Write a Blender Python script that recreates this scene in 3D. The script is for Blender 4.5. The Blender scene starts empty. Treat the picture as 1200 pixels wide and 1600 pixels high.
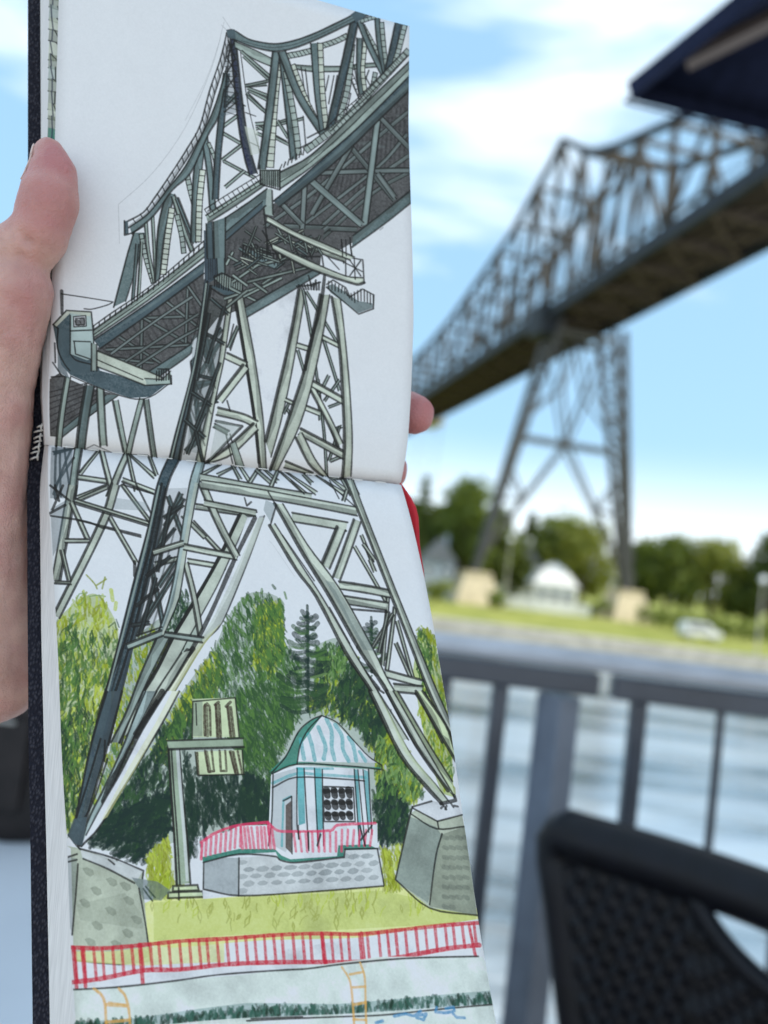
import bpy, math, random
import numpy as np
from mathutils import Vector, Matrix, Quaternion

S = bpy.context.scene
COL = S.collection
R = math.radians

# ------------------------------------------------------------------ camera, sky, sun, exposure
cam = bpy.data.cameras.new('camera'); cam_o = bpy.data.objects.new('camera', cam); COL.objects.link(cam_o)
cam_o.matrix_world = Matrix.Translation((0, 0, 1.22)) @ Matrix.Rotation(R(90)+math.atan(70/1200), 4, 'X') @ Matrix.Rotation(R(7), 4, 'Z')
cam.sensor_fit = 'VERTICAL'; cam.sensor_height = 36; cam.sensor_width = 27; cam.lens = 27
cam.clip_start = .01; cam.clip_end = 6000
cam.dof.use_dof = True; cam.dof.focus_distance = .208; cam.dof.aperture_fstop = 7.6; cam.dof.aperture_blades = 0
S.camera = cam_o

SUN_DIR = Vector((math.cos(R(41))*.955, math.cos(R(41))*-.297, math.sin(R(41))))     # towards the sun: from the right, a little behind
sun = bpy.data.lights.new('sun', 'SUN'); sun.energy = 4.4; sun.angle = R(.5); sun.color = (1, .93, .82)
sun_o = bpy.data.objects.new('sun', sun); COL.objects.link(sun_o)
sun_o.rotation_euler = SUN_DIR.to_track_quat('Z', 'Y').to_euler()

W = bpy.data.worlds.new('World'); S.world = W; W.use_nodes = True
nt = W.node_tree; nt.nodes.clear(); N = nt.nodes.new; LK = nt.links.new
sky = N('ShaderNodeTexSky'); sky.sky_type = 'NISHITA'; sky.sun_disc = False
sky.sun_elevation = R(41); sky.sun_rotation = math.atan2(SUN_DIR.x, SUN_DIR.y); sky.air_density = 1.0; sky.dust_density = .6; sky.ozone_density = 1.6
bg = N('ShaderNodeBackground'); bg.inputs['Strength'].default_value = .12
tc = N('ShaderNodeTexCoord'); mp = N('ShaderNodeMapping'); mp.inputs['Scale'].default_value = (1.1, 1.0, 4.2); mp.inputs['Rotation'].default_value = (0, R(34), 0); mp.inputs['Location'].default_value = (.35, .1, .42)
n1 = N('ShaderNodeTexNoise'); n1.inputs['Scale'].default_value = 1.55; n1.inputs['Detail'].default_value = 7; n1.inputs['Roughness'].default_value = .52; n1.inputs['Distortion'].default_value = .35
rp = N('ShaderNodeValToRGB'); rp.color_ramp.elements[0].position = .45; rp.color_ramp.elements[1].position = .66
rp.color_ramp.elements[0].color = (0, 0, 0, 1); rp.color_ramp.elements[1].color = (1, 1, 1, 1)
mx = N('ShaderNodeMixRGB'); mx.inputs['Color2'].default_value = (11.5, 12.2, 12.6, 1)
LK(tc.outputs['Generated'], mp.inputs[0]); LK(mp.outputs[0], n1.inputs['Vector']); LK(n1.outputs['Fac'], rp.inputs[0])
veil = N('ShaderNodeMixRGB'); veil.inputs['Fac'].default_value = .62; veil.inputs['Color2'].default_value = (4.3, 7.4, 10.2, 1)     # thin high haze over the blue
sx = N('ShaderNodeSeparateXYZ'); LK(tc.outputs['Generated'], sx.inputs[0])          # the haze whitens towards the horizon, all round
hz = N('ShaderNodeMapRange'); hz.interpolation_type = 'SMOOTHSTEP'; hz.inputs['From Min'].default_value = 0; hz.inputs['From Max'].default_value = .185; hz.inputs['To Min'].default_value = .95; hz.inputs['To Max'].default_value = 0; LK(sx.outputs['Z'], hz.inputs['Value'])
mxm = N('ShaderNodeMath'); mxm.operation = 'MAXIMUM'; LK(rp.outputs[0], mxm.inputs[0]); LK(hz.outputs[0], mxm.inputs[1])
LK(mxm.outputs[0], mx.inputs[0]); LK(sky.outputs[0], veil.inputs['Color1']); LK(veil.outputs[0], mx.inputs['Color1']); LK(mx.outputs[0], bg.inputs['Color'])
wo = N('ShaderNodeOutputWorld'); LK(bg.outputs[0], wo.inputs[0])

S.view_settings.view_transform = 'Standard'; S.view_settings.look = 'None'; S.view_settings.gamma = 1; S.view_settings.use_curve_mapping = False
S.view_settings.exposure = .2
S.render.engine = 'CYCLES'; S.cycles.use_denoising = True; S.cycles.max_bounces = 6; S.cycles.transparent_max_bounces = 4

# ------------------------------------------------------------------ helpers
LOC = {}
def tag(o, label=None, cat=None, group=None, kind=None):
    for k, v in (('label', label), ('category', cat), ('group', group), ('kind', kind)):
        if v: o[k] = v
    return o
def thing(name, loc, label, cat, group=None, kind=None):
    o = bpy.data.objects.new(name, None); o.empty_display_size = .1; COL.objects.link(o); o.location = loc
    LOC[o.name] = Vector(loc); return tag(o, label, cat, group, kind)
class MB:
    """Collects shapes given in world coordinates and links them as ONE mesh object."""
    def __init__(s): s.v = []; s.f = []; s.uv = None
    def add(s, vs, fs):
        b = len(s.v); s.v += [tuple(v) for v in vs]; s.f += [tuple(i+b for i in f) for f in fs]; return s
    def hexa(s, a, b):                       # two quads, joined
        return s.add(list(a)+list(b), [(3, 2, 1, 0), (4, 5, 6, 7)]+[(i, (i+1) % 4, (i+1) % 4+4, i+4) for i in range(4)])
    def box(s, c, d, rz=0.):
        x, y, z = d[0]/2, d[1]/2, d[2]/2; M = Matrix.Rotation(rz, 3, 'Z'); c = Vector(c)
        q = [(-x, -y), (x, -y), (x, y), (-x, y)]
        return s.hexa([c+M@Vector((i, j, -z)) for i, j in q], [c+M@Vector((i, j, z)) for i, j in q])
    def tube(s, P, r, n=10, cap=True, closed=False):
        P = [Vector(p) for p in P]; m = len(P); rr = r if hasattr(r, '__len__') else [r]*m; vs = []; up = None
        for i in range(m):
            t = (P[min(i+1, m-1)]-P[max(i-1, 0)]).normalized()
            if up is None: up = Vector((0, 0, 1)) if abs(t.z) < .9 else Vector((1, 0, 0))
            a = (up-t*up.dot(t)).normalized(); b = t.cross(a); up = a
            vs += [P[i]+(a*math.cos(k*math.tau/n)+b*math.sin(k*math.tau/n))*rr[i] for k in range(n)]
        fs = [(i*n+k, i*n+(k+1) % n, (i+1)*n+(k+1) % n, (i+1)*n+k) for i in range(m-1) for k in range(n)]
        if cap: fs += [tuple(range(n))[::-1], tuple((m-1)*n+k for k in range(n))]
        return s.add(vs, fs)
    def grid(s, rows):
        n = len(rows[0]); vs = [p for r in rows for p in r]
        return s.add(vs, [(i*n+j, i*n+j+1, (i+1)*n+j+1, (i+1)*n+j) for i in range(len(rows)-1) for j in range(n-1)])
    def build(s, name, m, parent=None, smooth=False, kind=None, label=None):
        o0 = LOC[parent.name] if parent else Vector((0, 0, 0))
        me = bpy.data.meshes.new(name); me.from_pydata([Vector(v)-o0 for v in s.v], [], s.f)
        if s.uv is not None:
            l = me.uv_layers.new(name='sheet'); idx = np.empty(len(me.loops), np.int32); me.loops.foreach_get('vertex_index', idx)
            l.data.foreach_set('uv', np.asarray(s.uv, np.float32)[idx].ravel())
        me.materials.append(m); me.validate(); me.update()
        if smooth: me.shade_smooth()
        o = bpy.data.objects.new(name, me); COL.objects.link(o); LOC[o.name] = o0
        if parent: o.parent = parent
        return tag(o, label, kind=kind)
def bevel(o, w, seg=2):
    md = o.modifiers.new('edges', 'BEVEL'); md.width = w; md.segments = seg; md.limit_method = 'ANGLE'; md.harden_normals = False; return o
UNIT = {}
def member(name, a, b, w, h, m, parent, up=(0, 0, 1)):
    """A straight steel member between two points; alike members share one mesh."""
    a, b = Vector(a), Vector(b); d = b-a; L = d.length; z = d/L; u = Vector(up)
    if abs(z.dot(u)) > .98: u = Vector((1, 0, 0))
    x = u.cross(z).normalized(); y = z.cross(x)
    if m.name not in UNIT:
        mb = MB(); mb.box((0, 0, 0), (1, 1, 1)); me = bpy.data.meshes.new('steel_bar'); me.from_pydata(mb.v, [], mb.f); me.materials.append(m); UNIT[m.name] = me
    o = bpy.data.objects.new(name, UNIT[m.name]); COL.objects.link(o); o.parent = parent
    M = Matrix((x*w, y*h, z*L)).transposed().to_4x4(); M.translation = (a+b)/2-LOC[parent.name]; o.matrix_basis = M; LOC[o.name] = LOC[parent.name]
    return o
def mat(name, col, rough=.6, var=.15, scale=8., bump=0., bscale=None, metal=0., spec=.5, col2=None, coords='Object', detail=4., sss=0., trans=0., dist=.002):
    m = bpy.data.materials.new(name); m.use_nodes = True; t = m.node_tree; b = t.nodes['Principled BSDF']
    b.inputs['Roughness'].default_value = rough; b.inputs['Metallic'].default_value = metal; b.inputs['Specular IOR Level'].default_value = spec
    c = t.nodes.new('ShaderNodeTexCoord'); n = t.nodes.new('ShaderNodeTexNoise'); n.inputs['Scale'].default_value = scale; n.inputs['Detail'].default_value = detail
    t.links.new(c.outputs[coords], n.inputs['Vector'])
    r = t.nodes.new('ShaderNodeValToRGB'); r.color_ramp.elements[0].position = .3; r.color_ramp.elements[1].position = .7
    c2 = col2 or [min(1, x*(1+var)) for x in col]; c1 = [x*(1-var) for x in col]
    r.color_ramp.elements[0].color = (*c1, 1); r.color_ramp.elements[1].color = (*c2, 1)
    t.links.new(n.outputs['Fac'], r.inputs[0]); t.links.new(r.outputs[0], b.inputs['Base Color'])
    if bump:
        n2 = t.nodes.new('ShaderNodeTexNoise'); n2.inputs['Scale'].default_value = bscale or scale*4; n2.inputs['Detail'].default_value = 5; t.links.new(c.outputs[coords], n2.inputs['Vector'])
        bp = t.nodes.new('ShaderNodeBump'); bp.inputs['Strength'].default_value = bump; bp.inputs['Distance'].default_value = dist
        t.links.new(n2.outputs['Fac'], bp.inputs['Height']); t.links.new(bp.outputs[0], b.inputs['Normal'])
    if sss:
        b.inputs['Subsurface Weight'].default_value = sss; b.inputs['Subsurface Radius'].default_value = (1, .35, .2); b.inputs['Subsurface Scale'].default_value = .004
    return m
def leafmat(name, a, b):
    m = mat(name, a, .6, col2=b, scale=.45, spec=.25); t = m.node_tree; p = t.nodes['Principled BSDF']
    tr = t.nodes.new('ShaderNodeBsdfTranslucent'); tr.inputs[0].default_value = (b[0]*1.3, b[1]*1.3, b[2]*.8, 1)
    ms = t.nodes.new('ShaderNodeMixShader'); ms.inputs[0].default_value = .42
    t.links.new(p.outputs[0], ms.inputs[1]); t.links.new(tr.outputs[0], ms.inputs[2]); t.links.new(ms.outputs[0], t.nodes['Material Output'].inputs[0]); return m

# ------------------------------------------------------------------ the setting: water, far bank, terrace
water = mat('canal_water', (.07, .09, .095), .06, 0, .2, col2=(.37, .42, .455), detail=6)
_t = water.node_tree; _b = _t.nodes['Principled BSDF']; _b.inputs['IOR'].default_value = 4.0
_c = _t.nodes.new('ShaderNodeTexCoord'); _m = _t.nodes.new('ShaderNodeMapping'); _m.inputs['Scale'].default_value = (.5, 1.4, 1); _t.links.new(_c.outputs['Object'], _m.inputs[0])
for x in list(_t.nodes):
    if x.type == 'VALTORGB': x.color_ramp.elements[0].position = .38; x.color_ramp.elements[1].position = .56; x.color_ramp.elements[0].color = (.07, .09, .095, 1)
    if x.type == 'TEX_NOISE': _t.links.new(_m.outputs[0], x.inputs['Vector'])       # pale and dark streaks in the water colour stand in for rippled reflections
_m.inputs['Scale'].default_value = (.35, 1.6, 1)
_h = None
for sc, st in ((.18, .9), (.9, .42), (3.2, .14)):
    n = _t.nodes.new('ShaderNodeTexNoise'); n.inputs['Scale'].default_value = sc; n.inputs['Detail'].default_value = 3; _t.links.new(_m.outputs[0], n.inputs['Vector'])
    k = _t.nodes.new('ShaderNodeMath'); k.operation = 'MULTIPLY_ADD'; k.inputs[1].default_value = st; _t.links.new(n.outputs['Fac'], k.inputs[0])
    if _h: _t.links.new(_h.outputs[0], k.inputs[2])
    else: k.inputs[2].default_value = 0
    _h = k
_bp = _t.nodes.new('ShaderNodeBump'); _bp.inputs['Strength'].default_value = .5; _bp.inputs['Distance'].default_value = .3
_t.links.new(_h.outputs[0], _bp.inputs['Height']); _t.links.new(_bp.outputs[0], _b.inputs['Normal'])
MB().grid([[(x, y, -5.2) for x in (-400, 400)] for y in (1.6, 72)]).build('water', water, kind='structure')

grass_m = mat('mown_grass', (.25, .30, .05), .9, .3, .25, .6, 6., col2=(.38, .38, .11), detail=8, spec=.1, dist=.05)
rows = []
for y in (71.6, 78, 84, 92, 100, 115, 140, 200, 600, 3000):
    rows.append([(x, y, -3.7+.12*math.sin(x*.13+y*.1)*(y > 75)*(y < 150)) for x in np.linspace(-400, 400, 81)])
MB().grid(rows).build('far_bank_ground', grass_m, kind='structure')
stone_m = mat('quay_concrete', (.44, .41, .34), .85, .2, 1.2, .4, 9., spec=.2, dist=.02)
q = MB(); q.box((0, 70.95, -4.6), (800, 1.3, 1.8)); q.build('quay_wall', stone_m, kind='structure')
path_m = mat('gravel_path', (.42, .38, .30), .95, .2, 1., spec=.1)
MB().grid([[(x, y, -3.694) for x in np.linspace(-400, 400, 41)] for y in (71.62, 73.0)]).build('path', path_m, kind='structure')
deck_m = mat('terrace_paving', (.30, .27, .24), .85, .15, 3., .3, 30., spec=.2)
q = MB(); q.box((0, -2.3, -.1), (14, 7.4, .2)); q.build('terrace_floor', deck_m, kind='structure')
q = MB(); q.box((0, 1.3, -2.8), (14, .3, 5.2)); q.build('terrace_wall', stone_m, kind='structure')
# floor slabs that catch the sun beside the parasol
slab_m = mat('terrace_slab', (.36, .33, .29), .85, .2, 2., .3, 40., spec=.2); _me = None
for i in range(-8, 9):
    for j in range(-9, 3):
        if _me is None:
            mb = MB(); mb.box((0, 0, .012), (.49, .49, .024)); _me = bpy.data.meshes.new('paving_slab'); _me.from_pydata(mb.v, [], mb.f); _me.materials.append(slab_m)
        o = bpy.data.objects.new('paving_slab', _me); COL.objects.link(o); o.location = (i*.5, j*.5, .0015*((i*7+j*3) % 3)); o.parent = bpy.data.objects['terrace_floor']

# ------------------------------------------------------------------ the bridge
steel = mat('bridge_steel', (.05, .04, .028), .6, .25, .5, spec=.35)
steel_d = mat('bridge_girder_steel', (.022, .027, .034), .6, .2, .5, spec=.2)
tower_m = mat('tower_steel_sunlit', (.075, .073, .068), .6, .3, .8, spec=.3)  # paler copy of the bridge steel: sunlight put into the tower's colour
under = mat('bridge_deck_timber', (.06, .046, .038), .85, .35, .6, spec=.2)
D_ = Vector((-0.21411, 0.97681, 0)); P_ = Vector((D_.y, -D_.x, 0))
def B(s, l, z): return D_*s+P_*l+Vector((0, 0, z))
LN, LF, ZB, ZD = 43.0, 52.9, 38.3, 40.0
bridge = thing('transporter_bridge', B(104, 48, -3.7), 'dark steel lattice railway bridge on a splayed trestle tower rising over the far bank', 'bridge')
PS = [10, 40, 57, 69, 75, 81, 86, 92.6, 97, 100.7, 104, 108, 121.8, 140, 155, 172, 200, 296]; PZ = [49, 49.5, 50, 51.2, 52.6, 54.4, 55.8, 58.4, 61, 63.7, 66, 64, 58.7, 55.1, 52.4, 50.9, 50.4, 50]
top = lambda s: float(np.interp(s, PS, PZ))
st = [104+7.7*k for k in range(-12, 25)]
for lat in (LN, LF):
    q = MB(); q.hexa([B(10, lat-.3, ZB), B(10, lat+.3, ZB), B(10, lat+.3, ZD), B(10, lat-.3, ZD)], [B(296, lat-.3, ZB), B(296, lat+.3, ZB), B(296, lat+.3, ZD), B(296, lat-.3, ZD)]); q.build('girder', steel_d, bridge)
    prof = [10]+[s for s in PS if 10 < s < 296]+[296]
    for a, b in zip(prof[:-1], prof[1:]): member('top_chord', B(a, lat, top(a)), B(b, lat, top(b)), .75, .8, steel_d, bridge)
    for k, s in enumerate(st):
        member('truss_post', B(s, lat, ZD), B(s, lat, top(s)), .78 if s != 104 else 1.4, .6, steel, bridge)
        if k+1 < len(st):
            s2 = st[k+1]; zm = ZD+.0; hi = top(s) > 55 or top(s2) > 55
            if k % 2: member('truss_diagonal', B(s, lat, top(s)), B(s2, lat, ZD), .45 if lat == LN else .28, .4, steel, bridge)
            else: member('truss_diagonal', B(s, lat, ZD), B(s2, lat, top(s2)), .45 if lat == LN else .28, .4, steel, bridge)
            sm = (s+s2)/2; zz = (top(s)+ZD)/2 if k % 2 else (ZD+top(s2))/2
            if hi: member('hanger', B(sm, lat, ZD), B(sm, lat, (top(s if k % 2 else s2)+ZD)/2), .3, .3, steel, bridge)
            if hi:
                member('sub_chord', B(s, lat, 50.2), B(s2, lat, 50.2), .45, .45, steel, bridge)
    for zz in (ZD+.6, ZD+1.15): member('handrail', B(10, lat+(-.5 if lat == LN else .5), zz), B(296, lat+(-.5 if lat == LN else .5), zz), .08, .08, steel_d, bridge)
for k, s in enumerate(st):
    member('sway_strut', B(s, LN, top(s)-.4), B(s, LF, top(s)-.4), .5, .5, steel, bridge)
    member('floor_beam', B(s, LN+.3, 38.9), B(s, LF-.3, 38.9), .55, .8, under, bridge)
    if k+1 < len(st):
        a, b = ((LN, LF), (LF, LN))[k % 2]
        member('deck_brace', B(s, LN+.3, 38.55), B(st[k+1], LF-.3, 38.55), .35, .2, under, bridge); member('deck_brace', B(s, LF-.3, 38.34), B(st[k+1], LN+.3, 38.34), .35, .2, under, bridge)
        if top(s) > 62: member('portal_brace', B(s, LN, top(s)-.6), B(s, LF, 46.5), .4, .4, steel, bridge); member('portal_brace', B(s+.4, LF, top(s)-.6), B(s+.4, LN, 46.5), .4, .4, steel, bridge)
for l in (45.2, 46.8, 49.1, 50.7): member('stringer', B(10, l, 39.2), B(296, l, 39.2), .35, .5, under, bridge)
q = MB(); q.hexa([B(10, LN+.3, 39.5), B(10, LF-.3, 39.5), B(10, LF-.3, 39.9), B(10, LN+.3, 39.9)], [B(296, LN+.3, 39.5), B(296, LF-.3, 39.5), B(296, LF-.3, 39.9), B(296, LN+.3, 39.9)]); q.build('deck', under, bridge)
# the trestle tower: four laced legs, struts and braces
def legpt(side, z, s):
    t = (z-.7)/(ZB-.7)
    return B(104+s*(.5+1.9*t), 37.0+(45.0-37.0)*t if side < 0 else 60.6+(53.3-60.6)*t, z)
for side in (-1, 1):
    for sgn in (-1, 1):
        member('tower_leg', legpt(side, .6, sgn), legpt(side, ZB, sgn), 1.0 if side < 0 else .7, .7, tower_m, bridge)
    zs = np.linspace(2.5, 37, 12)
    for a, b in zip(zs[:-1], zs[1:]):
        member('leg_lacing', legpt(side, a, -1), legpt(side, b, 1), .3, .3, tower_m, bridge); member('leg_lacing', legpt(side, b, -1), legpt(side, b, 1), .3, .3, tower_m, bridge)
    if side > 0:
        for a, b in zip(zs[:-1], zs[1:]): member('leg_lacing', legpt(side, a, -1)+P_*1.5, legpt(side, b, -1)-P_*.0, .3, .3, tower_m, bridge)
        member('tower_leg', legpt(side, .6, -1)+P_*.6, legpt(side, ZB, -1)+P_*1.7, .9, .8, tower_m, bridge)
mid = lambda z, s: B(104+s, 48.6, z)
for s in (-1, 1):
    member('tower_strut', legpt(-1, 20.8, s), legpt(1, 20.8, s), .4, .45, tower_m, bridge)
    member('tower_strut', legpt(-1, 36.6, s), legpt(1, 36.6, s), .6, .8, tower_m, bridge)
    for side in (-1, 1):
        member('tower_brace', mid(20.8, s), legpt(side, 3., s), .34, .34, tower_m, bridge)
        member('tower_brace', mid(20.8, s), legpt(side, 36.4, s), .34, .34, tower_m, bridge)
        m1 = (mid(20.8, s)+legpt(side, 3., s))/2; member('tower_brace', m1, legpt(side, 16., s), .3, .3, tower_m, bridge)
        member('tower_brace', legpt(side, 11.5, s), m1, .3, .3, tower_m, bridge)
        m2 = (mid(20.8, s)+legpt(side, 36.4, s))/2; member('tower_brace', m2, legpt(side, 24., s), .3, .3, tower_m, bridge); member('tower_brace', m2, mid(36.4, s), .3, .3, tower_m, bridge)
q = MB()
q.hexa([B(102.2, LN-1.1, 36.2), B(106.2, LN-1.1, 36.2), B(106.2, LN+2.6, 36.2), B(102.2, LN+2.6, 36.2)], [B(101.6, LN-1.3, 40.4), B(106.8, LN-1.3, 40.4), B(106.8, LN+2.2, 40.4), B(101.6, LN+2.2, 40.4)]); q.build('bearing_block', steel_d, bridge)
# transporter trolley and its cables
trolley = thing('transporter_trolley', B(188, 48, 33), 'pale trolley carriage running below the bridge deck with hanging cables', 'trolley')
tr_m = mat('trolley_paint', (.42, .36, .26), .7, .15, .6)
q = MB(); q.box(B(188, 48, 36.2), (9.5, 11, .7), R(12)); q.build('trolley_frame', tr_m, trolley)
for l, s in ((44, 183), (52, 183), (44, 193), (52, 193), (46, 180), (50, 196)):
    member('wheel_bracket', B(s, l, 36.2), B(s, l, 38.2), .5, .5, tr_m, trolley); member('suspension_cable', B(s, l, 36), B(s, l-.5, 2), .14, .14, steel, trolley)
# stone piers under the legs
pier_m = mat('pier_sandstone', (.60, .51, .35), .85, .22, .7, .5, 3., spec=.2, dist=.06)
def pier(side, label):
    l = 37.0 if side < 0 else 60.8; r = thing('stone_pier', B(104, l, -3.7), label, 'bridge pier', 'stone blocks carrying the bridge tower')
    def ring(w, d, z, dx=0): return [B(104+a*d, l+dx+b*w, z) for a, b in ((-1, -1), (1, -1), (1, 1), (-1, 1))]
    w0, d0 = 3.4, 3.2
    q = MB(); q.hexa(ring(1.9, 2.0, .15), ring(2.0, 2.1, .75)); bevel(q.build('capping_stone', pier_m, r), .12)
    n = 6; zs = np.linspace(-3.75, .13, n+1); f = lambda z: 1-(z+3.75)/3.9*.4
    rnd = random.Random(5+side)
    for i in range(n):
        z0, z1 = zs[i]+.02, zs[i+1]-.02
        cuts = [-1, -.35+.3*(i % 2), .4+.25*(i % 2), 1]
        for a, b in zip(cuts[:-1], cuts[1:]):
            g = .012; q = MB(); k = 1+rnd.uniform(0, .02)
            q.hexa([B(104+y*d0*f(z0)*k, l+x*w0*f(z0), z0) for y, x in ((-1, a+g), (1, a+g), (1, b-g), (-1, b-g))], [B(104+y*d0*f(z1)*k, l+x*w0*f(z1), z1) for y, x in ((-1, a+g), (1, a+g), (1, b-g), (-1, b-g))])
            q.build('stone_course', pier_m, r)
pier(-1, 'sandy stone pier under the left leg of the bridge tower'); pier(1, 'sandy stone pier under the right leg of the bridge tower')

# ------------------------------------------------------------------ trees, hedge, bushes
bark = mat('bark', (.10, .075, .05), .9, .3, 2., .5, 8.)
LEAF = [leafmat('leaves_dark', (.055, .085, .022), (.15, .19, .05)), leafmat('leaves_mid', (.09, .135, .03), (.21, .26, .06)), leafmat('leaves_light', (.14, .185, .035), (.29, .31, .07)), leafmat('needles', (.06, .095, .03), (.15, .19, .05))]
def leaves(mb, rng, C, rad, n, size):
    """n leaf clumps scattered through an ellipsoid, thicker towards its skin."""
    d = rng.normal(size=(n, 3)); d /= np.linalg.norm(d, axis=1)[:, None]; r = rng.random(n)**.45
    P = np.asarray(C)+d*r[:, None]*np.asarray(rad)
    a = rng.normal(size=(n, 3)); a /= np.linalg.norm(a, axis=1)[:, None]; b = np.cross(a, d+.3*rng.normal(size=(n, 3))); b /= np.linalg.norm(b, axis=1)[:, None]+1e-9
    s = size*(.5+rng.random(n))[:, None]
    for p, u, v in zip(P, a*s, b*s*.6): mb.add([p-u, p-v, p+u, p+v], [(0, 1, 2, 3)])
def tree(x, y, h, w, kind, label, name='broadleaf_tree', zb=-3.7, seed=1):
    rng = np.random.default_rng(seed); r = thing(name, (x, y, zb), label, 'tree', 'trees on the far bank')
    t = MB(); lean = rng.normal(0, .03, 2)*h
    t.tube([(x, y, zb-.2), (x+lean[0]*.3, y+lean[1]*.3, zb+h*.35), (x+lean[0], y+lean[1], zb+h*.8)], [.035*h, .024*h, .006*h], 8)
    c = MB()
    if name == 'conifer_tree':
        for k in range(13):
            f = k/13; z = zb+h*(.12+.86*f); rr = w*.5*(1-f)**.85+.15
            for j in range(9):
                a = j*math.tau/9+k*.7; L = rr*(.75+.45*rng.random())
                t.tube([(x, y, z), (x+math.cos(a)*L*.9, y+math.sin(a)*L*.9, z-L*.18)], [.05, .015], 5)
                leaves(c, rng, (x+math.cos(a)*L*.55, y+math.sin(a)*L*.55, z-L*.12), (L*.5, L*.5, .5), 30, .42)
    else:
        lobes = 11
        for k in range(lobes):
            f = (k+.5)/lobes; a = k*2.4+rng.random(); z = zb+h*(.28+.62*f); rr = w*.5*math.sin(math.pi*min(.93, .25+.68*f))*.62
            C = (x+lean[0]*f+math.cos(a)*rr, y+lean[1]*f+math.sin(a)*rr, z); s = w*.26*(.75+.5*rng.random())
            t.tube([(x+lean[0]*.4, y+lean[1]*.4, zb+h*(.2+.4*f)), ((x+C[0])/2, (y+C[1])/2, z-.1*h), C], [.012*h, .008*h, .003*h], 6)
            leaves(c, rng, C, (s*1.1, s*1.1, s*.95), 300, .5)
        leaves(c, rng, (x+lean[0], y+lean[1], zb+h*.88), (w*.24, w*.24, h*.12), 200, .45)
    t.build('trunk', bark, r); c.build('crown', LEAF[kind], r); return r
TREES = [(3.8, 121.7, 14.3, 9.3, 0, 'broadleaf_tree', 'dark broad tree at the book edge, left of the pointed conifer'),
 (6.3, 127.3, 20.4, 6.6, 3, 'conifer_tree', 'tall pointed conifer beside the red ribbon at the left of the bank'),
 (11.0, 134.6, 15.6, 10.2, 0, 'broadleaf_tree', 'low dark tree between the pointed conifer and the leaning left tower leg'),
 (13.0, 123.4, 19.2, 10.5, 1, 'broadleaf_tree', 'tall broad tree standing directly behind the left tower leg'),
 (17.7, 127.6, 15.4, 8.3, 0, 'broadleaf_tree', 'dark narrow tree just right of the left tower leg'),
 (22.3, 131.9, 11.3, 8.0, 0, 'broadleaf_tree', 'low tree behind the gap between left tower leg and white pavilion'),
 (27.0, 139.5, 17.3, 7.5, 3, 'conifer_tree', 'conifer rising behind the white pavilion, under the tower braces'),
 (31.1, 137.6, 16.0, 12.9, 1, 'broadleaf_tree', 'round mid green tree directly behind the white pavilion roof'),
 (35.7, 133.6, 14.9, 13.1, 2, 'broadleaf_tree', 'light green tree beside the foot of the right tower leg'),
 (48.6, 141.7, 13.9, 8.7, 1, 'broadleaf_tree', 'bushy tree just right of the right stone pier'),
 (52.6, 139.6, 15.1, 11.0, 1, 'broadleaf_tree', 'round crowned tree behind the white parked car, left of the largest one'),
 (60.2, 137.6, 15.2, 13.4, 2, 'broadleaf_tree', 'largest round tree at the right of the bank, left of the globe pole'),
 (63.9, 133.9, 10.2, 7.5, 0, 'broadleaf_tree', 'low dark tree directly behind the globe pole'),
 (66.5, 129.4, 18.2, 8.5, 0, 'broadleaf_tree', 'dark tree cut by the right edge of the view')]
for i, (x, y, h, w, kind, nm, lab) in enumerate(TREES): tree(x, y, h, w, kind, lab, nm, seed=20+i)
def hedge(p, q_, h, w, label, seed, kind=0):
    rng = np.random.default_rng(seed); p, q_ = Vector(p), Vector(q_); c = MB(); n = int((q_-p).length/1.1)
    r = thing('hedge', p, label, 'hedge')
    for k in range(n+1):
        m = p.lerp(q_, k/n); leaves(c, rng, (m.x, m.y, m.z+h*.5), (.9, w*.5, h*.55), 150, .22)
    c.build('foliage', LEAF[kind], r)
    t = MB()
    for k in range(0, n+1, 2): m = p.lerp(q_, k/n); t.tube([m-Vector((0, 0, .2)), m+Vector((.1, 0, h*.7))], [.06, .02], 5)
    t.build('stems', bark, r)
hedge((36.28, 104.46, -3.71), (50.31, 92.44, -3.7), 2.9, 2.2, 'long clipped olive hedge running behind the white car on the right', 3, 1)
hedge((17.51, 116.48, -3.71), (21.26, 118.49, -3.69), 2.2, 1.6, 'low dark hedge between the left stone pier and the white pavilion', 4, 0)
_rng = np.random.default_rng(77); _c = MB()                      # the wood that closes the bank further along
for i in range(46):
    x = -190+i*4.1+_rng.normal(); y = 150+_rng.random()*14; h = 8+5*_rng.random()
    _c.tube([(x, y, -4), (x, y, -3.7+h*.6)], [.25, .1], 5)
    for k in range(3): leaves(_c, _rng, (x+_rng.normal(), y, -3.7+h*(.35+.24*k)), (3.2-.6*k, 3, h*.24), 110, .6)
_c.build('distant_wood', LEAF[1], kind='stuff')['label'] = 'distant green wood along the far bank'
def bush(x, y, h, w, label, kind, seed):
    rng = np.random.default_rng(seed); r = thing('bush', (x, y, -3.7), label, 'bush'); c = MB()
    for k in range(5): leaves(c, rng, (x+rng.normal()*w*.2, y+rng.normal()*w*.2, -3.7+h*(.3+.12*k)), (w*.32, w*.32, h*.28), 160, .2)
    c.build('foliage', LEAF[kind], r); t = MB()
    for k in range(4): t.tube([(x, y, -3.9), (x+math.cos(k*1.6)*w*.2, y+math.sin(k*1.6)*w*.2, -3.7+h*.7)], [.05, .015], 5)
    t.build('stems', bark, r)
bush(7.89, 98.45, 3.0, 3.6, 'bright lime bush by the book edge, left of the left pier', 2, 680)
bush(15.91, 101.46, 2.4, 3.6, 'dark bush at the right foot of the left stone pier', 1, 772)
bush(32.44, 112.48, 2.6, 4, 'small bush between the pavilion and the right stone pier', 1, 930)

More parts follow.
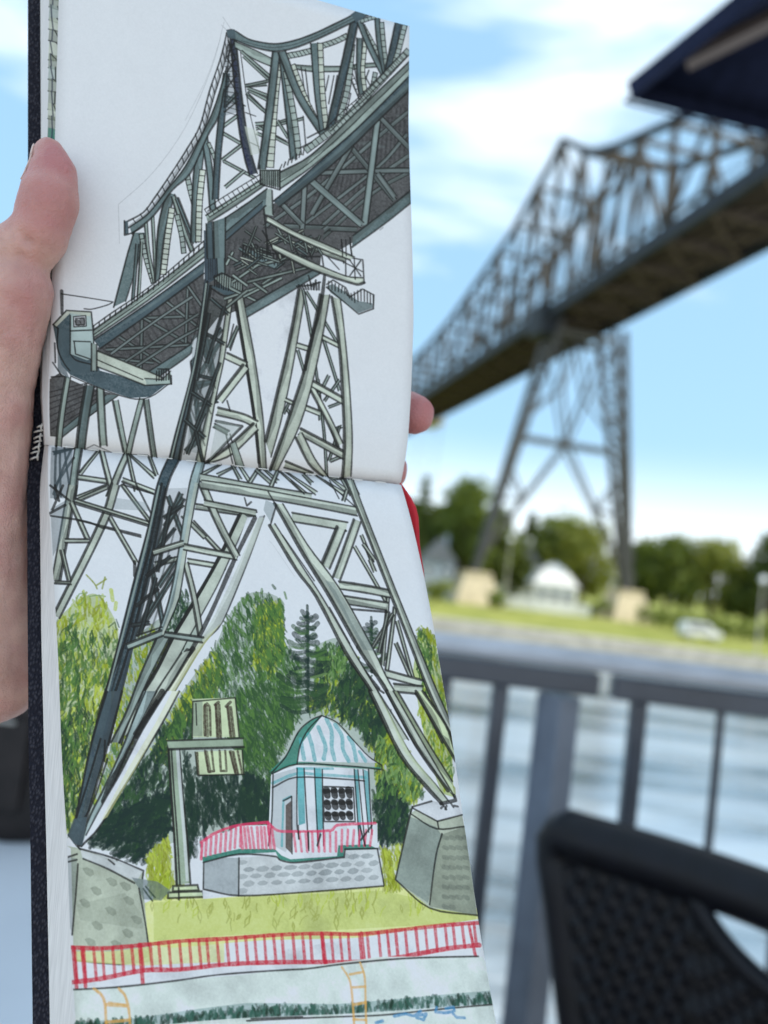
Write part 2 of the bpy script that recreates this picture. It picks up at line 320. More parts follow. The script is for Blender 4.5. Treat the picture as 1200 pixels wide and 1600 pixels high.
# ------------------------------------------------------------------ buildings and small things on the far bank
white_m = mat('white_render', (.78, .77, .74), .7, .06, .8); grey_m = mat('grey_cladding', (.30, .34, .40), .7, .12, .7); dark_glass = mat('window_glass', (.03, .04, .05), .1, .2, 1.)
slate_m = mat('slate_roof', (.13, .14, .16), .7, .2, 1.)
def pavilion(x, y, w, h, label):
    r = thing('pavilion', (x, y, -3.7), label, 'pavilion'); z = -3.7
    q = MB(); q.box((x, y, z+h*.27), (w, w*.9, h*.54)); q.build('wall', white_m, r)
    prof = [(1.16, 0), (1.06, .05), (.95, .18), (.78, .42), (.55, .68), (.28, .9), (.06, 1)]
    q = MB(); rings = [[(x+a*w*.5*k, y+b*w*.45*k, z+h*.545+f*h*.45) for a, b in ((-1, -1), (1, -1), (1, 1), (-1, 1))] for k, f in prof]
    for i in range(len(rings)-1): q.add(rings[i]+rings[i+1], [(j, (j+1) % 4, (j+1) % 4+4, j+4) for j in range(4)])
    q.add(rings[-1], [(0, 1, 2, 3)]); q.add(rings[0], [(3, 2, 1, 0)]); q.build('roof', white_m, r)
    for k in (-.3, 0, .3):
        q = MB(); q.box((x+k*w, y-w*.455, z+h*.3), (w*.2, .06, h*.26)); f = q.build('window', white_m, r)
        for j in (-.5, .5):
            q = MB(); q.box((x+k*w+j*w*.085, y-w*.459, z+h*.3), (w*.07, .06, h*.2)); q.build('pane', dark_glass, f)
def house(x, y, w, d, h, label, wall, name='house'):
    r = thing(name, (x, y, -3.7), label, 'house'); z = -3.7
    q = MB(); q.box((x, y, z+h*.32), (w, d, h*.64)); q.build('wall', wall, r)
    q = MB(); e = .35; a = [(x-w/2-e, y-d/2-e, z+h*.62), (x+w/2+e, y-d/2-e, z+h*.62), (x+w/2+e, y+d/2+e, z+h*.62), (x-w/2-e, y+d/2+e, z+h*.62)]
    q.add(a+[(x, y-d/2-e, z+h), (x, y+d/2+e, z+h)], [(3, 2, 1, 0), (0, 1, 4), (2, 3, 5), (1, 2, 5, 4), (3, 0, 4, 5)]); rf = q.build('roof', slate_m, r)
    q = MB(); q.box((x+w*.22, y, z+h*.95), (.6, .6, h*.25)); q.build('chimney', wall, rf)
    for i in (-.27, .27):
        for j in (.2, .45):
            q = MB(); q.box((x+i*w, y-d/2-.03, z+h*j), (w*.2, .08, h*.13)); f = q.build('window', white_m, r)
            q = MB(); q.box((x+i*w, y-d/2-.06, z+h*j), (w*.16, .06, h*.1)); q.build('pane', dark_glass, f)
pavilion(26.56, 116.48, 6.2, 7.2, 'white pavilion with a domed roof between the tower legs')
house(8.55, 112.48, 4.8, 6, 8.6, 'narrow blue grey house partly hidden by the sketchbook edge', grey_m)
house(24.74, 134.52, 6.5, 6, 10.5, 'pale house half hidden by trees left of the white pavilion', white_m)
paint_m = mat('van_paint', (.75, .75, .74), .3, .04, 1.); tyre_m = mat('tyre_rubber', (.02, .02, .02), .8, .2, 4.)
def van(x, y, rz, label):
    r = thing('parked_car', (x, y, -3.7), label, 'car'); M = Matrix.Rotation(rz, 3, 'Z'); T = lambda a, b, c: Vector((x, y, -3.7))+M@Vector((a, b, c))
    prof = [(-2.3, .45), (-2.3, 1.0), (-2.1, 1.75), (-1.6, 1.95), (.6, 1.95), (1.3, 1.25), (2.2, 1.05), (2.35, .45)]
    q = MB(); n = len(prof); q.add([T(a, -.88, c) for a, c in prof]+[T(a, .88, c) for a, c in prof], [tuple(range(n))[::-1], tuple(range(n, 2*n))]+[(i, (i+1) % n, (i+1) % n+n, i+n) for i in range(n)])
    bevel(q.build('body', paint_m, r), .12, 3)
    for a0, a1 in ((-1.9, -.75), (-.6, .45)):
        for sgn in (-1, 1):
            q = MB(); q.hexa([T(a0, sgn*.885, 1.2), T(a1+.1, sgn*.885, 1.2), T(a1, sgn*.885, 1.75), T(a0+.1, sgn*.885, 1.75)], [T(a0, sgn*.905, 1.2), T(a1+.1, sgn*.905, 1.2), T(a1, sgn*.905, 1.75), T(a0+.1, sgn*.905, 1.75)]); q.build('side_window', dark_glass, r)
    for a in (-1.45, 1.5):
        for sgn in (-1, 1):
            q = MB(); q.tube([T(a, sgn*.72, .34), T(a, sgn*.92, .34)], .34, 18); w = q.build('wheel', tyre_m, r); q = MB(); q.tube([T(a, sgn*.9, .34), T(a, sgn*.93, .34)], .2, 14); q.build('rim', paint_m, w)
van(36.75, 86.43, R(8), 'small white car parked in front of the hedge')
post_m = mat('post_paint', (.45, .42, .36), .6, .1, 2.); globe_m = mat('opal_glass', (.85, .85, .85), .25, .02, 2.)
def lamp(x, y, h, label):
    r = thing('globe_post', (x, y, -3.7), label, 'street lamp', None)
    q = MB(); q.tube([(x, y, -3.9), (x, y, -3.2), (x, y, -3.7+h-.3)], [.12, .09, .06], 10); q.build('pole', post_m, r)
    q = MB(); q.tube([(x, y, -3.7+h-.35+.75*t) for t in np.linspace(0, 1, 9)], [.38*math.sin(math.pi*max(.06, min(.94, t))) for t in np.linspace(0, 1, 9)], 14); q.build('globe', globe_m, r, True)
lamp(36.30, 72.41, 7.15, 'pole near the right edge, its white globe standing in for bright sky')  # globe added on the pole for a bright disc of sky between trees
lamp(16.94, 100.46, 9.25, 'tall thin lamp post just right of the left stone pier')

def picket(p, q_, h, label):
    p, q_ = Vector(p), Vector(q_); r = thing('picket_fence', p, label, 'fence'); d = (q_-p); n = int(d.length/.55)
    for z in (.3, .8): member('fence_rail', p+Vector((0, 0, h*z)), q_+Vector((0, 0, h*z)), .12, .12, white_m, r)
    for k in range(n+1): m = p.lerp(q_, k/n); member('picket', m-Vector((0, .09, .1)), m+Vector((0, -.09, h)), .36, .06, white_m, r, up=(0, 1, 0))
picket((16.98, 108.47, -3.71), (30.21, 108.47, -3.69), 1.7, 'white picket fence in front of the pavilion')

# ------------------------------------------------------------------ terrace railing
rail_m = mat('railing_paint', (.045, .053, .07), .25, .2, 12., .08, 60.); rail_top = mat('handrail_sky_sheen', (.46, .48, .53), .26, .15, 9., .05, 80.)  # handrail colour is pale to carry the sky highlight along the rail
YR = 1.22; post_paint = mat('post_sky_sheen', (.14, .165, .21), .25, .2, 12., .08, 60.)  # bluer, lighter copy of the railing paint: sky reflection put into the post's colour
rail = thing('railing', (.5, YR, 0), 'dark steel terrace railing with round handrail and upright bars', 'railing')
q = MB(); q.tube([(x, YR, 1.098) for x in (-2.5, 0, 1, 3.2)], .0155, 16, True); q.build('handrail', rail_top, rail, True)
XG = 0.3782
q = MB(); q.box(((-2.5+XG-.011)/2, YR, 1.062), (XG-.011+2.5, .03, .037)); bevel(q.build('flat_rail', rail_m, rail), .004)
q = MB(); q.box(((3.2+XG+.011)/2, YR, 1.062), (3.2-XG-.011, .03, .037)); bevel(q.build('flat_rail', rail_m, rail), .004)
q = MB(); q.box((.35, YR, .13), (5.7, .03, .04)); bevel(q.build('bottom_rail', rail_m, rail), .004)
for x, w, k in [(0.0317, 0.024, 0), (0.1264, 0.024, 0), (0.2153, 0.026, 0), (0.3082, 0.05, 1), (0.4343, 0.026, 0), (0.5644, 0.013, 0), (0.6864, 0.026, 0), (0.8067, 0.026, 0), (-0.1, 0.024, 0), (-0.21, 0.024, 0), (-0.32, 0.024, 0), (-0.43, 0.024, 0), (-0.54, 0.024, 0), (-0.65, 0.024, 0)]:
    q = MB()
    if k: q.box((x, YR, .53), (w, w, 1.02), R(38))
    else: q.box((x, YR, .596), (w, w*.8, .895))
    bevel(q.build('post' if k else 'bar', post_paint if k else rail_m, rail), .004)

# ------------------------------------------------------------------ tables, chairs, parasol
top_m = mat('table_laminate', (.62, .65, .70), .35, .05, 5.); metal_m = mat('table_metal', (.05, .05, .055), .4, .2, 6.)
tb = thing('cafe_table', (-.62, .66, .024), 'pale bluish white cafe table beside the open sketchbook', 'table')
q = MB(); q.box((-.62, .68, .735), (1.3, 1.03, .03)); bevel(q.build('tabletop', top_m, tb), .008, 3)
q = MB(); q.tube([(-.62, .66, .05), (-.62, .66, .72)], .04, 14); q.build('pedestal', metal_m, tb, True)
for rz in (0, 90): q = MB(); q.box((-.62, .66, .045), (.62, .06, .04), R(rz+45)); bevel(q.build('foot', metal_m, tb), .01)

wick = mat('black_wicker', (.003, .0035, .0065), .45, .4, 40., .0, spec=.27)
_t = wick.node_tree
def chair(loc, rz, label, gap=None):
    """Wicker armchair facing +x: a tapering woven back with a slot under its top rail, arms, seat, legs."""
    r = thing('wicker_armchair', loc, label, 'chair'); L = Vector(loc); M = Matrix.Rotation(rz, 3, 'Z')
    T = lambda x, y, z: L+M@Vector((x, y, z))
    ZT = .875
    hw = lambda z: .16+(.29-.16)*max(0, min(1, (z-.46)/(ZT-.46)))**.8
    bx = lambda y, z: -.015*(z-.4)/.475-.035*(1-(y/.29)**2)
    tz = lambda u: ZT-.006*u*u                                     # top rail, u -1..1
    q = MB(); path = [T(bx(-hw(z), z), -hw(z), z) for z in np.linspace(.4, ZT-.045, 9)]+[T(bx(.245, ZT), -.245-.043*math.cos(a), ZT-.045+.043*math.sin(a)) for a in (.4, .8, 1.2)]+[T(bx(u*.245, ZT), u*.245, tz(u)) for u in np.linspace(-1, 1, 25)]+[T(bx(.245, ZT), .245+.043*math.cos(a), ZT-.045+.043*math.sin(a)) for a in (1.2, .8, .4)]+[T(bx(hw(z), z), hw(z), z) for z in np.linspace(ZT-.045, .4, 9)]
    q.tube(path, [.021]*8+[.024]+[.028, .03, .031]+[.032]*25+[.031, .03, .028]+[.024]+[.021]*8, 14); q.build('back_frame', wick, r, True)
    def slot(u): a = abs(u); return ZT-.004-.03*max(0, (a-.8)/.2)**2-(.085*max(0, 1-((u-gap[0])/gap[1])**2)**.6 if gap and abs(u-gap[0]) < gap[1] else 0)
    nu, nv = 92, 44; rows = []
    for j in range(nv+1):
        row = []
        for i in range(nu+1):
            u = i/nu*2-1; z = .4+(slot(u)-.4)*j/nv; y = u*hw(z)*.99
            w = .0024 if (i//2+j//2) % 2 else -.0024                  # strands pass over and under
            row.append(T(bx(y, z)+w+.012, y, z))
        rows.append(row)
    q = MB(); q.grid(rows); o = q.build('woven_back', wick, r); md = o.modifiers.new('strand', 'SOLIDIFY'); md.thickness = .008
    if gap: q = MB(); q.tube([T(bx(u*hw(slot(u)), slot(u))+.012, u*hw(slot(u)), slot(u)) for u in np.linspace(gap[0]-gap[1], gap[0]+gap[1], 27)], .012, 10); q.build('slot_binding', wick, r, True)
    for sg in (-1, 1):
        q = MB(); q.tube([T(-.02, sg*.19, .55), T(.05, sg*.25, .585), T(.2, sg*.275, .59), T(.42, sg*.275, .58), T(.47, sg*.27, .54), T(.46, sg*.262, .42)], .02, 12); q.build('arm', wick, r, True)
        for x in (-.03, .45): q = MB(); q.tube([T(x, sg*(.21 if x < 0 else .255), .43), T(x-(.08 if x < 0 else -.02), sg*(.22 if x < 0 else .265), 0)], [.022, .016], 10); q.build('leg', wick, r, True)
    q = MB(); q.hexa([T(-.02, -.2, .38), T(.47, -.26, .38), T(.47, .26, .38), T(-.02, .2, .38)], [T(-.02, -.2, .44), T(.47, -.26, .44), T(.47, .26, .44), T(-.02, .2, .44)]); bevel(q.build('seat', wick, r), .02, 3)
chair((0.450, 0.806, .024), R(-138.0), 'black wicker armchair with its slotted back against the railing bars', (0.132, 0.500))
bag_m = mat('dark_leather', (.018, .013, .012), .55, .35, 30., .3, 260., spec=.3, dist=.001); buckle_m = mat('bag_hardware', (.3, .29, .27), .3, .05, 50., metal=1.)
bag = thing('bag', (-.585, 1.155, .75), 'dark soft bag standing on the pale table just below the holding hand', 'bag')
def ring(z, w, d, n=32): return [(-.585+w*math.copysign(abs(math.cos(a))**.55, math.cos(a)), 1.155+d*math.copysign(abs(math.sin(a))**.55, math.sin(a))+.004*math.sin(a*5+z*30), z) for a in np.linspace(0, math.tau, n, False)]
q = MB(); zz = [.7505, .756, .78, .84, .90, .95, .985, 1.0]; ww = [.15, .163, .17, .168, .162, .155, .15, .147]; dd = [.026, .031, .033, .032, .028, .022, .014, .007]
vs_ = [p for z, w, d in zip(zz, ww, dd) for p in ring(z, w, d)]
q.add(vs_, [(i*32+j, i*32+(j+1) % 32, (i+1)*32+(j+1) % 32, (i+1)*32+j) for i in range(7) for j in range(32)]+[tuple(range(32))[::-1], tuple(range(224, 256))]); q.build('body', bag_m, bag, True)
q = MB(); q.tube([(-.585+.07*math.cos(t), 1.155, .99+.075*math.sin(t)) for t in np.linspace(0, math.pi, 17)], .007, 10); q.build('handle', bag_m, bag, True)
q = MB(); q.box((-.585, 1.122, .86), (.24, .012, .13)); bevel(q.build('pocket', bag_m, bag), .004, 3)
q = MB(); q.box((-.585, 1.115, .922), (.2, .004, .006)); q.build('zip', buckle_m, bag)

canvas = mat('navy_canvas', (.012, .017, .042), .9, .25, 30., .25, 220., spec=.15); frame_m = mat('parasol_frame', (.16, .13, .12), .45, .1, 8.)
ps = thing('parasol', (1.98, .74, .02), 'navy blue square parasol with brown ribs, one corner reaching in at the upper right', 'parasol')
c0 = Vector((0.4471, 1.7497, 2.4000)); e1 = Vector((.242, -.970, 0)); e2 = Vector((.986, .165, 0)); A = 2.55
cen = c0+e1*A/2+e2*A/2; apex = Vector((cen.x, cen.y, c0.z+.56))
ps.location = (cen.x, cen.y, .02); LOC[ps.name] = Vector((cen.x, cen.y, .02))
cor = [c0, c0+e2*A, c0+e2*A+e1*A, c0+e1*A]
for i in range(4):
    a, b = cor[i], cor[(i+1) % 4]; q = MB(); rows = []
    for j in range(9):
        f = j/8; l = a.lerp(apex, f); r_ = b.lerp(apex, f); rows.append([l.lerp(r_, t)+Vector((0, 0, -.05*math.sin(math.pi*t)*(1-f)**.6)) + (cen-a.lerp(b, .5))*(.045*math.sin(math.pi*t)*(1-f)) for t in np.linspace(0, 1, 13)])
    q.grid(rows); o = q.build('canopy_panel', canvas, ps, True); md = o.modifiers.new('cloth', 'SOLIDIFY'); md.thickness = .002
    q = MB(); rr = rows[0]; q.grid([[p-Vector((0, 0, .0)) for p in rr], [p-Vector((0, 0, .045))+(cen-p)*.008 for p in rr]]); o = q.build('hem', canvas, ps); md = o.modifiers.new('cloth', 'SOLIDIFY'); md.thickness = .0025
    q = MB(); d = (apex-a); p0 = a+d*.07-Vector((0, 0, .022)); p1 = a+d*.99-Vector((0, 0, .03)); member('rib', p0, p1, .034, .024, frame_m, ps)
    q = MB(); q.tube([p-Vector((0, 0, .046)) for p in rr], .004, 6); q.build('hem_piping', canvas, ps, True)
    member('stay', a.lerp(apex, .5)-Vector((0, 0, .04)), Vector((cen.x, cen.y, c0.z-.12)), .02, .014, frame_m, ps)
q = MB(); q.tube([(cen.x, cen.y, .06), (cen.x, cen.y, apex.z+.06)], .024, 16); q.build('pole', frame_m, ps, True)
q = MB(); q.tube([(cen.x, cen.y, .024), (cen.x, cen.y, .085)], [.3, .28], 32); bevel(q.build('base', metal_m, ps), .01)
q = MB(); q.tube([(cen.x, cen.y, apex.z+.05), (cen.x, cen.y, apex.z+.09), (cen.x, cen.y, apex.z+.13)], [.03, .035, .008], 14); q.build('finial', frame_m, ps, True)

# ------------------------------------------------------------------ the drawing: a pen and watercolour sketch in tenths of a millimetre of the open spread
INKS = dict(k=(30,30,30), a=(180,191,186), b=(142,158,158), c=(98,116,122), d=(70,86,96), dn=(58,70,82), dg=(66,74,74), n=(50,56,76), e=(60,68,74),
  f=(78,80,84), f2=(44,42,46), g=(106,118,122), g2=(120,136,140), sb=(160,180,186), pa=(205,212,226), p=(120,122,130),
  lm=(146,166,46), lm2=(172,188,72), gy=(128,140,30), gm=(78,116,58), gm2=(112,146,92), gd=(48,80,48), gd2=(30,54,44), gb=(26,46,44),
  gr=(206,214,146), gr2=(150,158,80), yl=(214,220,160), gl=(186,202,172), gp=(146,164,150), pier=(170,180,170), pd=(122,132,122),
  br=(58,44,38), bw=(78,66,62), tq=(70,158,170), gt=(54,126,114), sw=(190,198,206), st=(140,150,158), rd=(186,32,58), rd2=(206,52,100),
  qy=(198,212,214), qd=(140,166,170), gw=(52,94,84), orr=(206,160,84), bl=(48,128,182))
PAPER = (206,213,226)
def srgb(c):
    c = np.asarray(c, float)/255
    return np.where(c <= .04045, c/12.92, ((c+.055)/1.055)**2.4)

class Sheet:
    """A sheet of paper in tenths of a millimetre; pens, washes and pencils leave their pigment on it."""
    def __init__(self, w, h, seed=3):
        self.w, self.h = w, h
        self.rng = np.random.default_rng(seed)
        self.c = np.ones((h, w, 3), np.float32)
        self.grain = self.noise(5)*.5 + self.noise(2)*.5      # tooth of the paper
        self.cloud = self.noise(70)*.6 + self.noise(26)*.4    # uneven drying of the washes
        self.ink = {k: (srgb(v)/srgb(PAPER)).astype(np.float32) for k, v in INKS.items()}
    def noise(self, s):
        n = self.rng.random((self.h//s+3, self.w//s+3)).astype(np.float32)
        y = np.arange(self.h)/s; x = np.arange(self.w)/s
        yi = y.astype(int); xi = x.astype(int)
        fy = (y-yi).astype(np.float32)[:, None]; fx = (x-xi).astype(np.float32)[None]
        fy = fy*fy*(3-2*fy); fx = fx*fx*(3-2*fx)
        a = n[yi]; b = n[yi+1]
        r = a*(1-fy)+b*fy
        return r[:, xi]*(1-fx)+r[:, xi+1]*fx
    def box(self, p, m):
        x0 = max(int(p[:, 0].min()-m), 0); x1 = min(int(p[:, 0].max()+m)+2, self.w)
        y0 = max(int(p[:, 1].min()-m), 0); y1 = min(int(p[:, 1].max()+m)+2, self.h)
        return (x0, x1, y0, y1) if x1 > x0 and y1 > y0 else None
    def lay(self, bx, mask, ink):
        x0, x1, y0, y1 = bx
        t = self.c[y0:y1, x0:x1]
        t += (ink-t)*mask[..., None]
    def smooth(self, p, closed=False):
        """Catmull-Rom through the points; a bend sharper than about 40 degrees stays a corner."""
        p = np.asarray(p, float)
        if len(p) < 3: return p
        if closed: p = np.vstack([p, p[:1]])
        q = np.vstack([p[-2] if closed else 2*p[0]-p[1], p, p[1] if closed else 2*p[-1]-p[-2]])
        d = q[1:]-q[:-1]; L = np.hypot(*d.T)+1e-6; d = d/L[:, None]
        cut = np.zeros(len(q), bool); cut[1:-1] = (d[1:]*d[:-1]).sum(1) < (-2 if closed else .77)
        out = []
        for i in range(1, len(q)-2):
            a, b, c, e = q[i-1:i+3]
            mb = (c-a)*.5 if not cut[i] else (c-b); mc = (e-b)*.5 if not cut[i+1] else (c-b)
            k = np.hypot(*(c-b)); mb = mb*min(1, 1.2*k/(np.hypot(*mb)+1e-6)); mc = mc*min(1, 1.2*k/(np.hypot(*mc)+1e-6))
            for t in (0, .25, .5, .75):
                t2, t3 = t*t, t*t*t
                out.append((2*t3-3*t2+1)*b+(t3-2*t2+t)*mb+(-2*t3+3*t2)*c+(t3-t2)*mc)
        if not closed: out.append(p[-1])
        return np.array(out)
    def band(self, col, al, l, r, A, B):
        """A member of the bridge: two pen lines and the wash between them."""
        a, b = self.smooth(A), self.smooth(B)
        self.wash(col, al, .5, np.vstack([a, b[::-1]]), self.rng.normal(.97, .08))
        n = 9; t = np.linspace(0, 1, n); ra = a[(t*(len(a)-1)).round().astype(int)]; rb = b[(t*(len(b)-1)).round().astype(int)]
        k = self.rng.random(); f = (.25+.45*self.rng.random(n))[:, None]      # a second, darker glaze down one side
        if k < .75: self.wash('dg', .30+.3*self.rng.random(), .3, np.vstack([ra, (ra+(rb-ra)*f)[::-1]]) if k < .5 else np.vstack([rb, (rb+(ra-rb)*f)[::-1]]))
        for w, p in ((l, a), (r, b)):
            if w: self.line('k', w, .92, p, .1, True)
    def wash(self, col, al, ed, p, tint=1.):
        p = self.smooth(p, True) if ed == .05 else np.asarray(p, float); bx = self.box(p, 3)
        if bx is None: return
        x0, x1, y0, y1 = bx; h, w = y1-y0, x1-x0; S = 3
        acc = np.zeros((h*S, w+1), np.float32)
        ys = y0+(np.arange(h*S)+.5)/S
        q = np.roll(p, -1, 0)
        for (ax, ay), (bx_, by) in zip(p, q):               # even-odd fill by signed coverage
            if ay == by: continue
            lo, hi = min(ay, by), max(ay, by)
            r = np.nonzero((ys >= lo) & (ys < hi))[0]
            if not len(r): continue
            xx = np.clip(ax+(ys[r]-ay)*(bx_-ax)/(by-ay)-x0, 0, w-1e-3)
            xi = xx.astype(int); fr = xx-xi; s = 1. if by > ay else -1.
            np.add.at(acc, (r, xi), s*(1-fr)); np.add.at(acc, (r, xi+1), s*fr)
        m = np.clip(np.abs(np.cumsum(acc, 1)[:, :w]), 0, 1).reshape(h, S, w).mean(1)
        g = self.grain[y0:y1, x0:x1]; cl = self.cloud[y0:y1, x0:x1]
        tone = tint+(cl-.5)*.55+(g-.5)*.12
        if ed:                                               # pigment gathers at the rim of a wash
            k = 5; b = m
            for ax in (0, 1):
                b = (np.roll(b, k, ax)+np.roll(b, -k, ax)+b)/3
            tone = tone-ed*np.clip(m-b, 0, 1)*.5
        ink = self.ink[col][None, None]*tone[..., None]
        self.lay(bx, m*al*(1-.12*(g-.5)), np.clip(ink, 0, 1.02))
    def line(self, col, wd, al, p, dry=0., raw=False):
        p = p if raw else self.smooth(p); r = wd/2
        if len(p) < 2: return
        bx = self.box(p, r+2)
        if bx is None: return
        x0, x1, y0, y1 = bx
        m = np.zeros((y1-y0, x1-x0), np.float32)
        wob = self.rng.normal(0, .07, len(p)+1)
        n = len(p)-1
        for i in range(n):
            s = self.box(p[i:i+2], r+2)
            if s is None: continue
            a, b = p[i], p[i+1]; d = b-a; L = d@d+1e-9
            X = np.arange(s[0], s[1])[None]-a[0]; Y = np.arange(s[2], s[3])[:, None]-a[1]
            t = np.clip((X*d[0]+Y*d[1])/L, 0, 1)
            dist = np.hypot(X-t*d[0], Y-t*d[1])
            rr = r*(1+wob[i]*(1-t)+wob[i+1]*t)
            v = m[s[2]-y0:s[3]-y0, s[0]-x0:s[1]-x0]
            np.maximum(v, np.clip(rr-dist+.7, 0, 1), out=v)
        g = self.grain[y0:y1, x0:x1]
        m *= al*(1-dry*np.clip(g*1.6-.3, 0, 1))
        self.lay(bx, m, self.ink[col])
    def scribble(self, cols, n, ln, wd, ang, al, p):
        """n short pencil strokes and loops inside a shape, leaning at one angle."""
        p = np.asarray(p, float); lo, hi = p.min(0), p.max(0); q = np.roll(p, -1, 0); done = 0; tries = 0
        while done < n and tries < n*6:
            tries += 1
            c = lo+self.rng.random(2)*(hi-lo)
            cr = ((p[:, 1] > c[1]) != (q[:, 1] > c[1]))
            if not (c[0] < p[:, 0]+(c[1]-p[:, 1])*(q[:, 0]-p[:, 0])/np.where(q[:, 1] == p[:, 1], 1, q[:, 1]-p[:, 1]))[cr].sum() % 2: continue
            done += 1
            a = math.radians(ang)+self.rng.normal(0, .32); l = ln*(.55+.7*self.rng.random())*.5
            d = np.array([math.cos(a), -math.sin(a)])*l; nn = np.array([-d[1], d[0]])*(.25+.2*self.rng.random())*self.rng.choice([-1, 1])
            col = cols[int(self.rng.integers(len(cols)))]
            if self.rng.random() < .3: pts = [c-d, c+nn, c+d, c-nn*.8, c-d*.7]
            else: pts = [c-d, c+nn*.5, c+d]
            self.line(col, wd*(.7+.6*self.rng.random()), min(1, al*(.8+.5*self.rng.random())), pts, .32)
    def draw(self, ops):
        for o in ops:
            if o[0] == 'w': self.wash(o[1], o[2], o[3], o[4])
            elif o[0] == 'b': self.band(*o[1:])
            elif o[0] == 'l': self.line(o[1], o[2], o[3], o[4], .3 if o[1] != 'k' else .1)
            else: self.scribble(*o[1:])

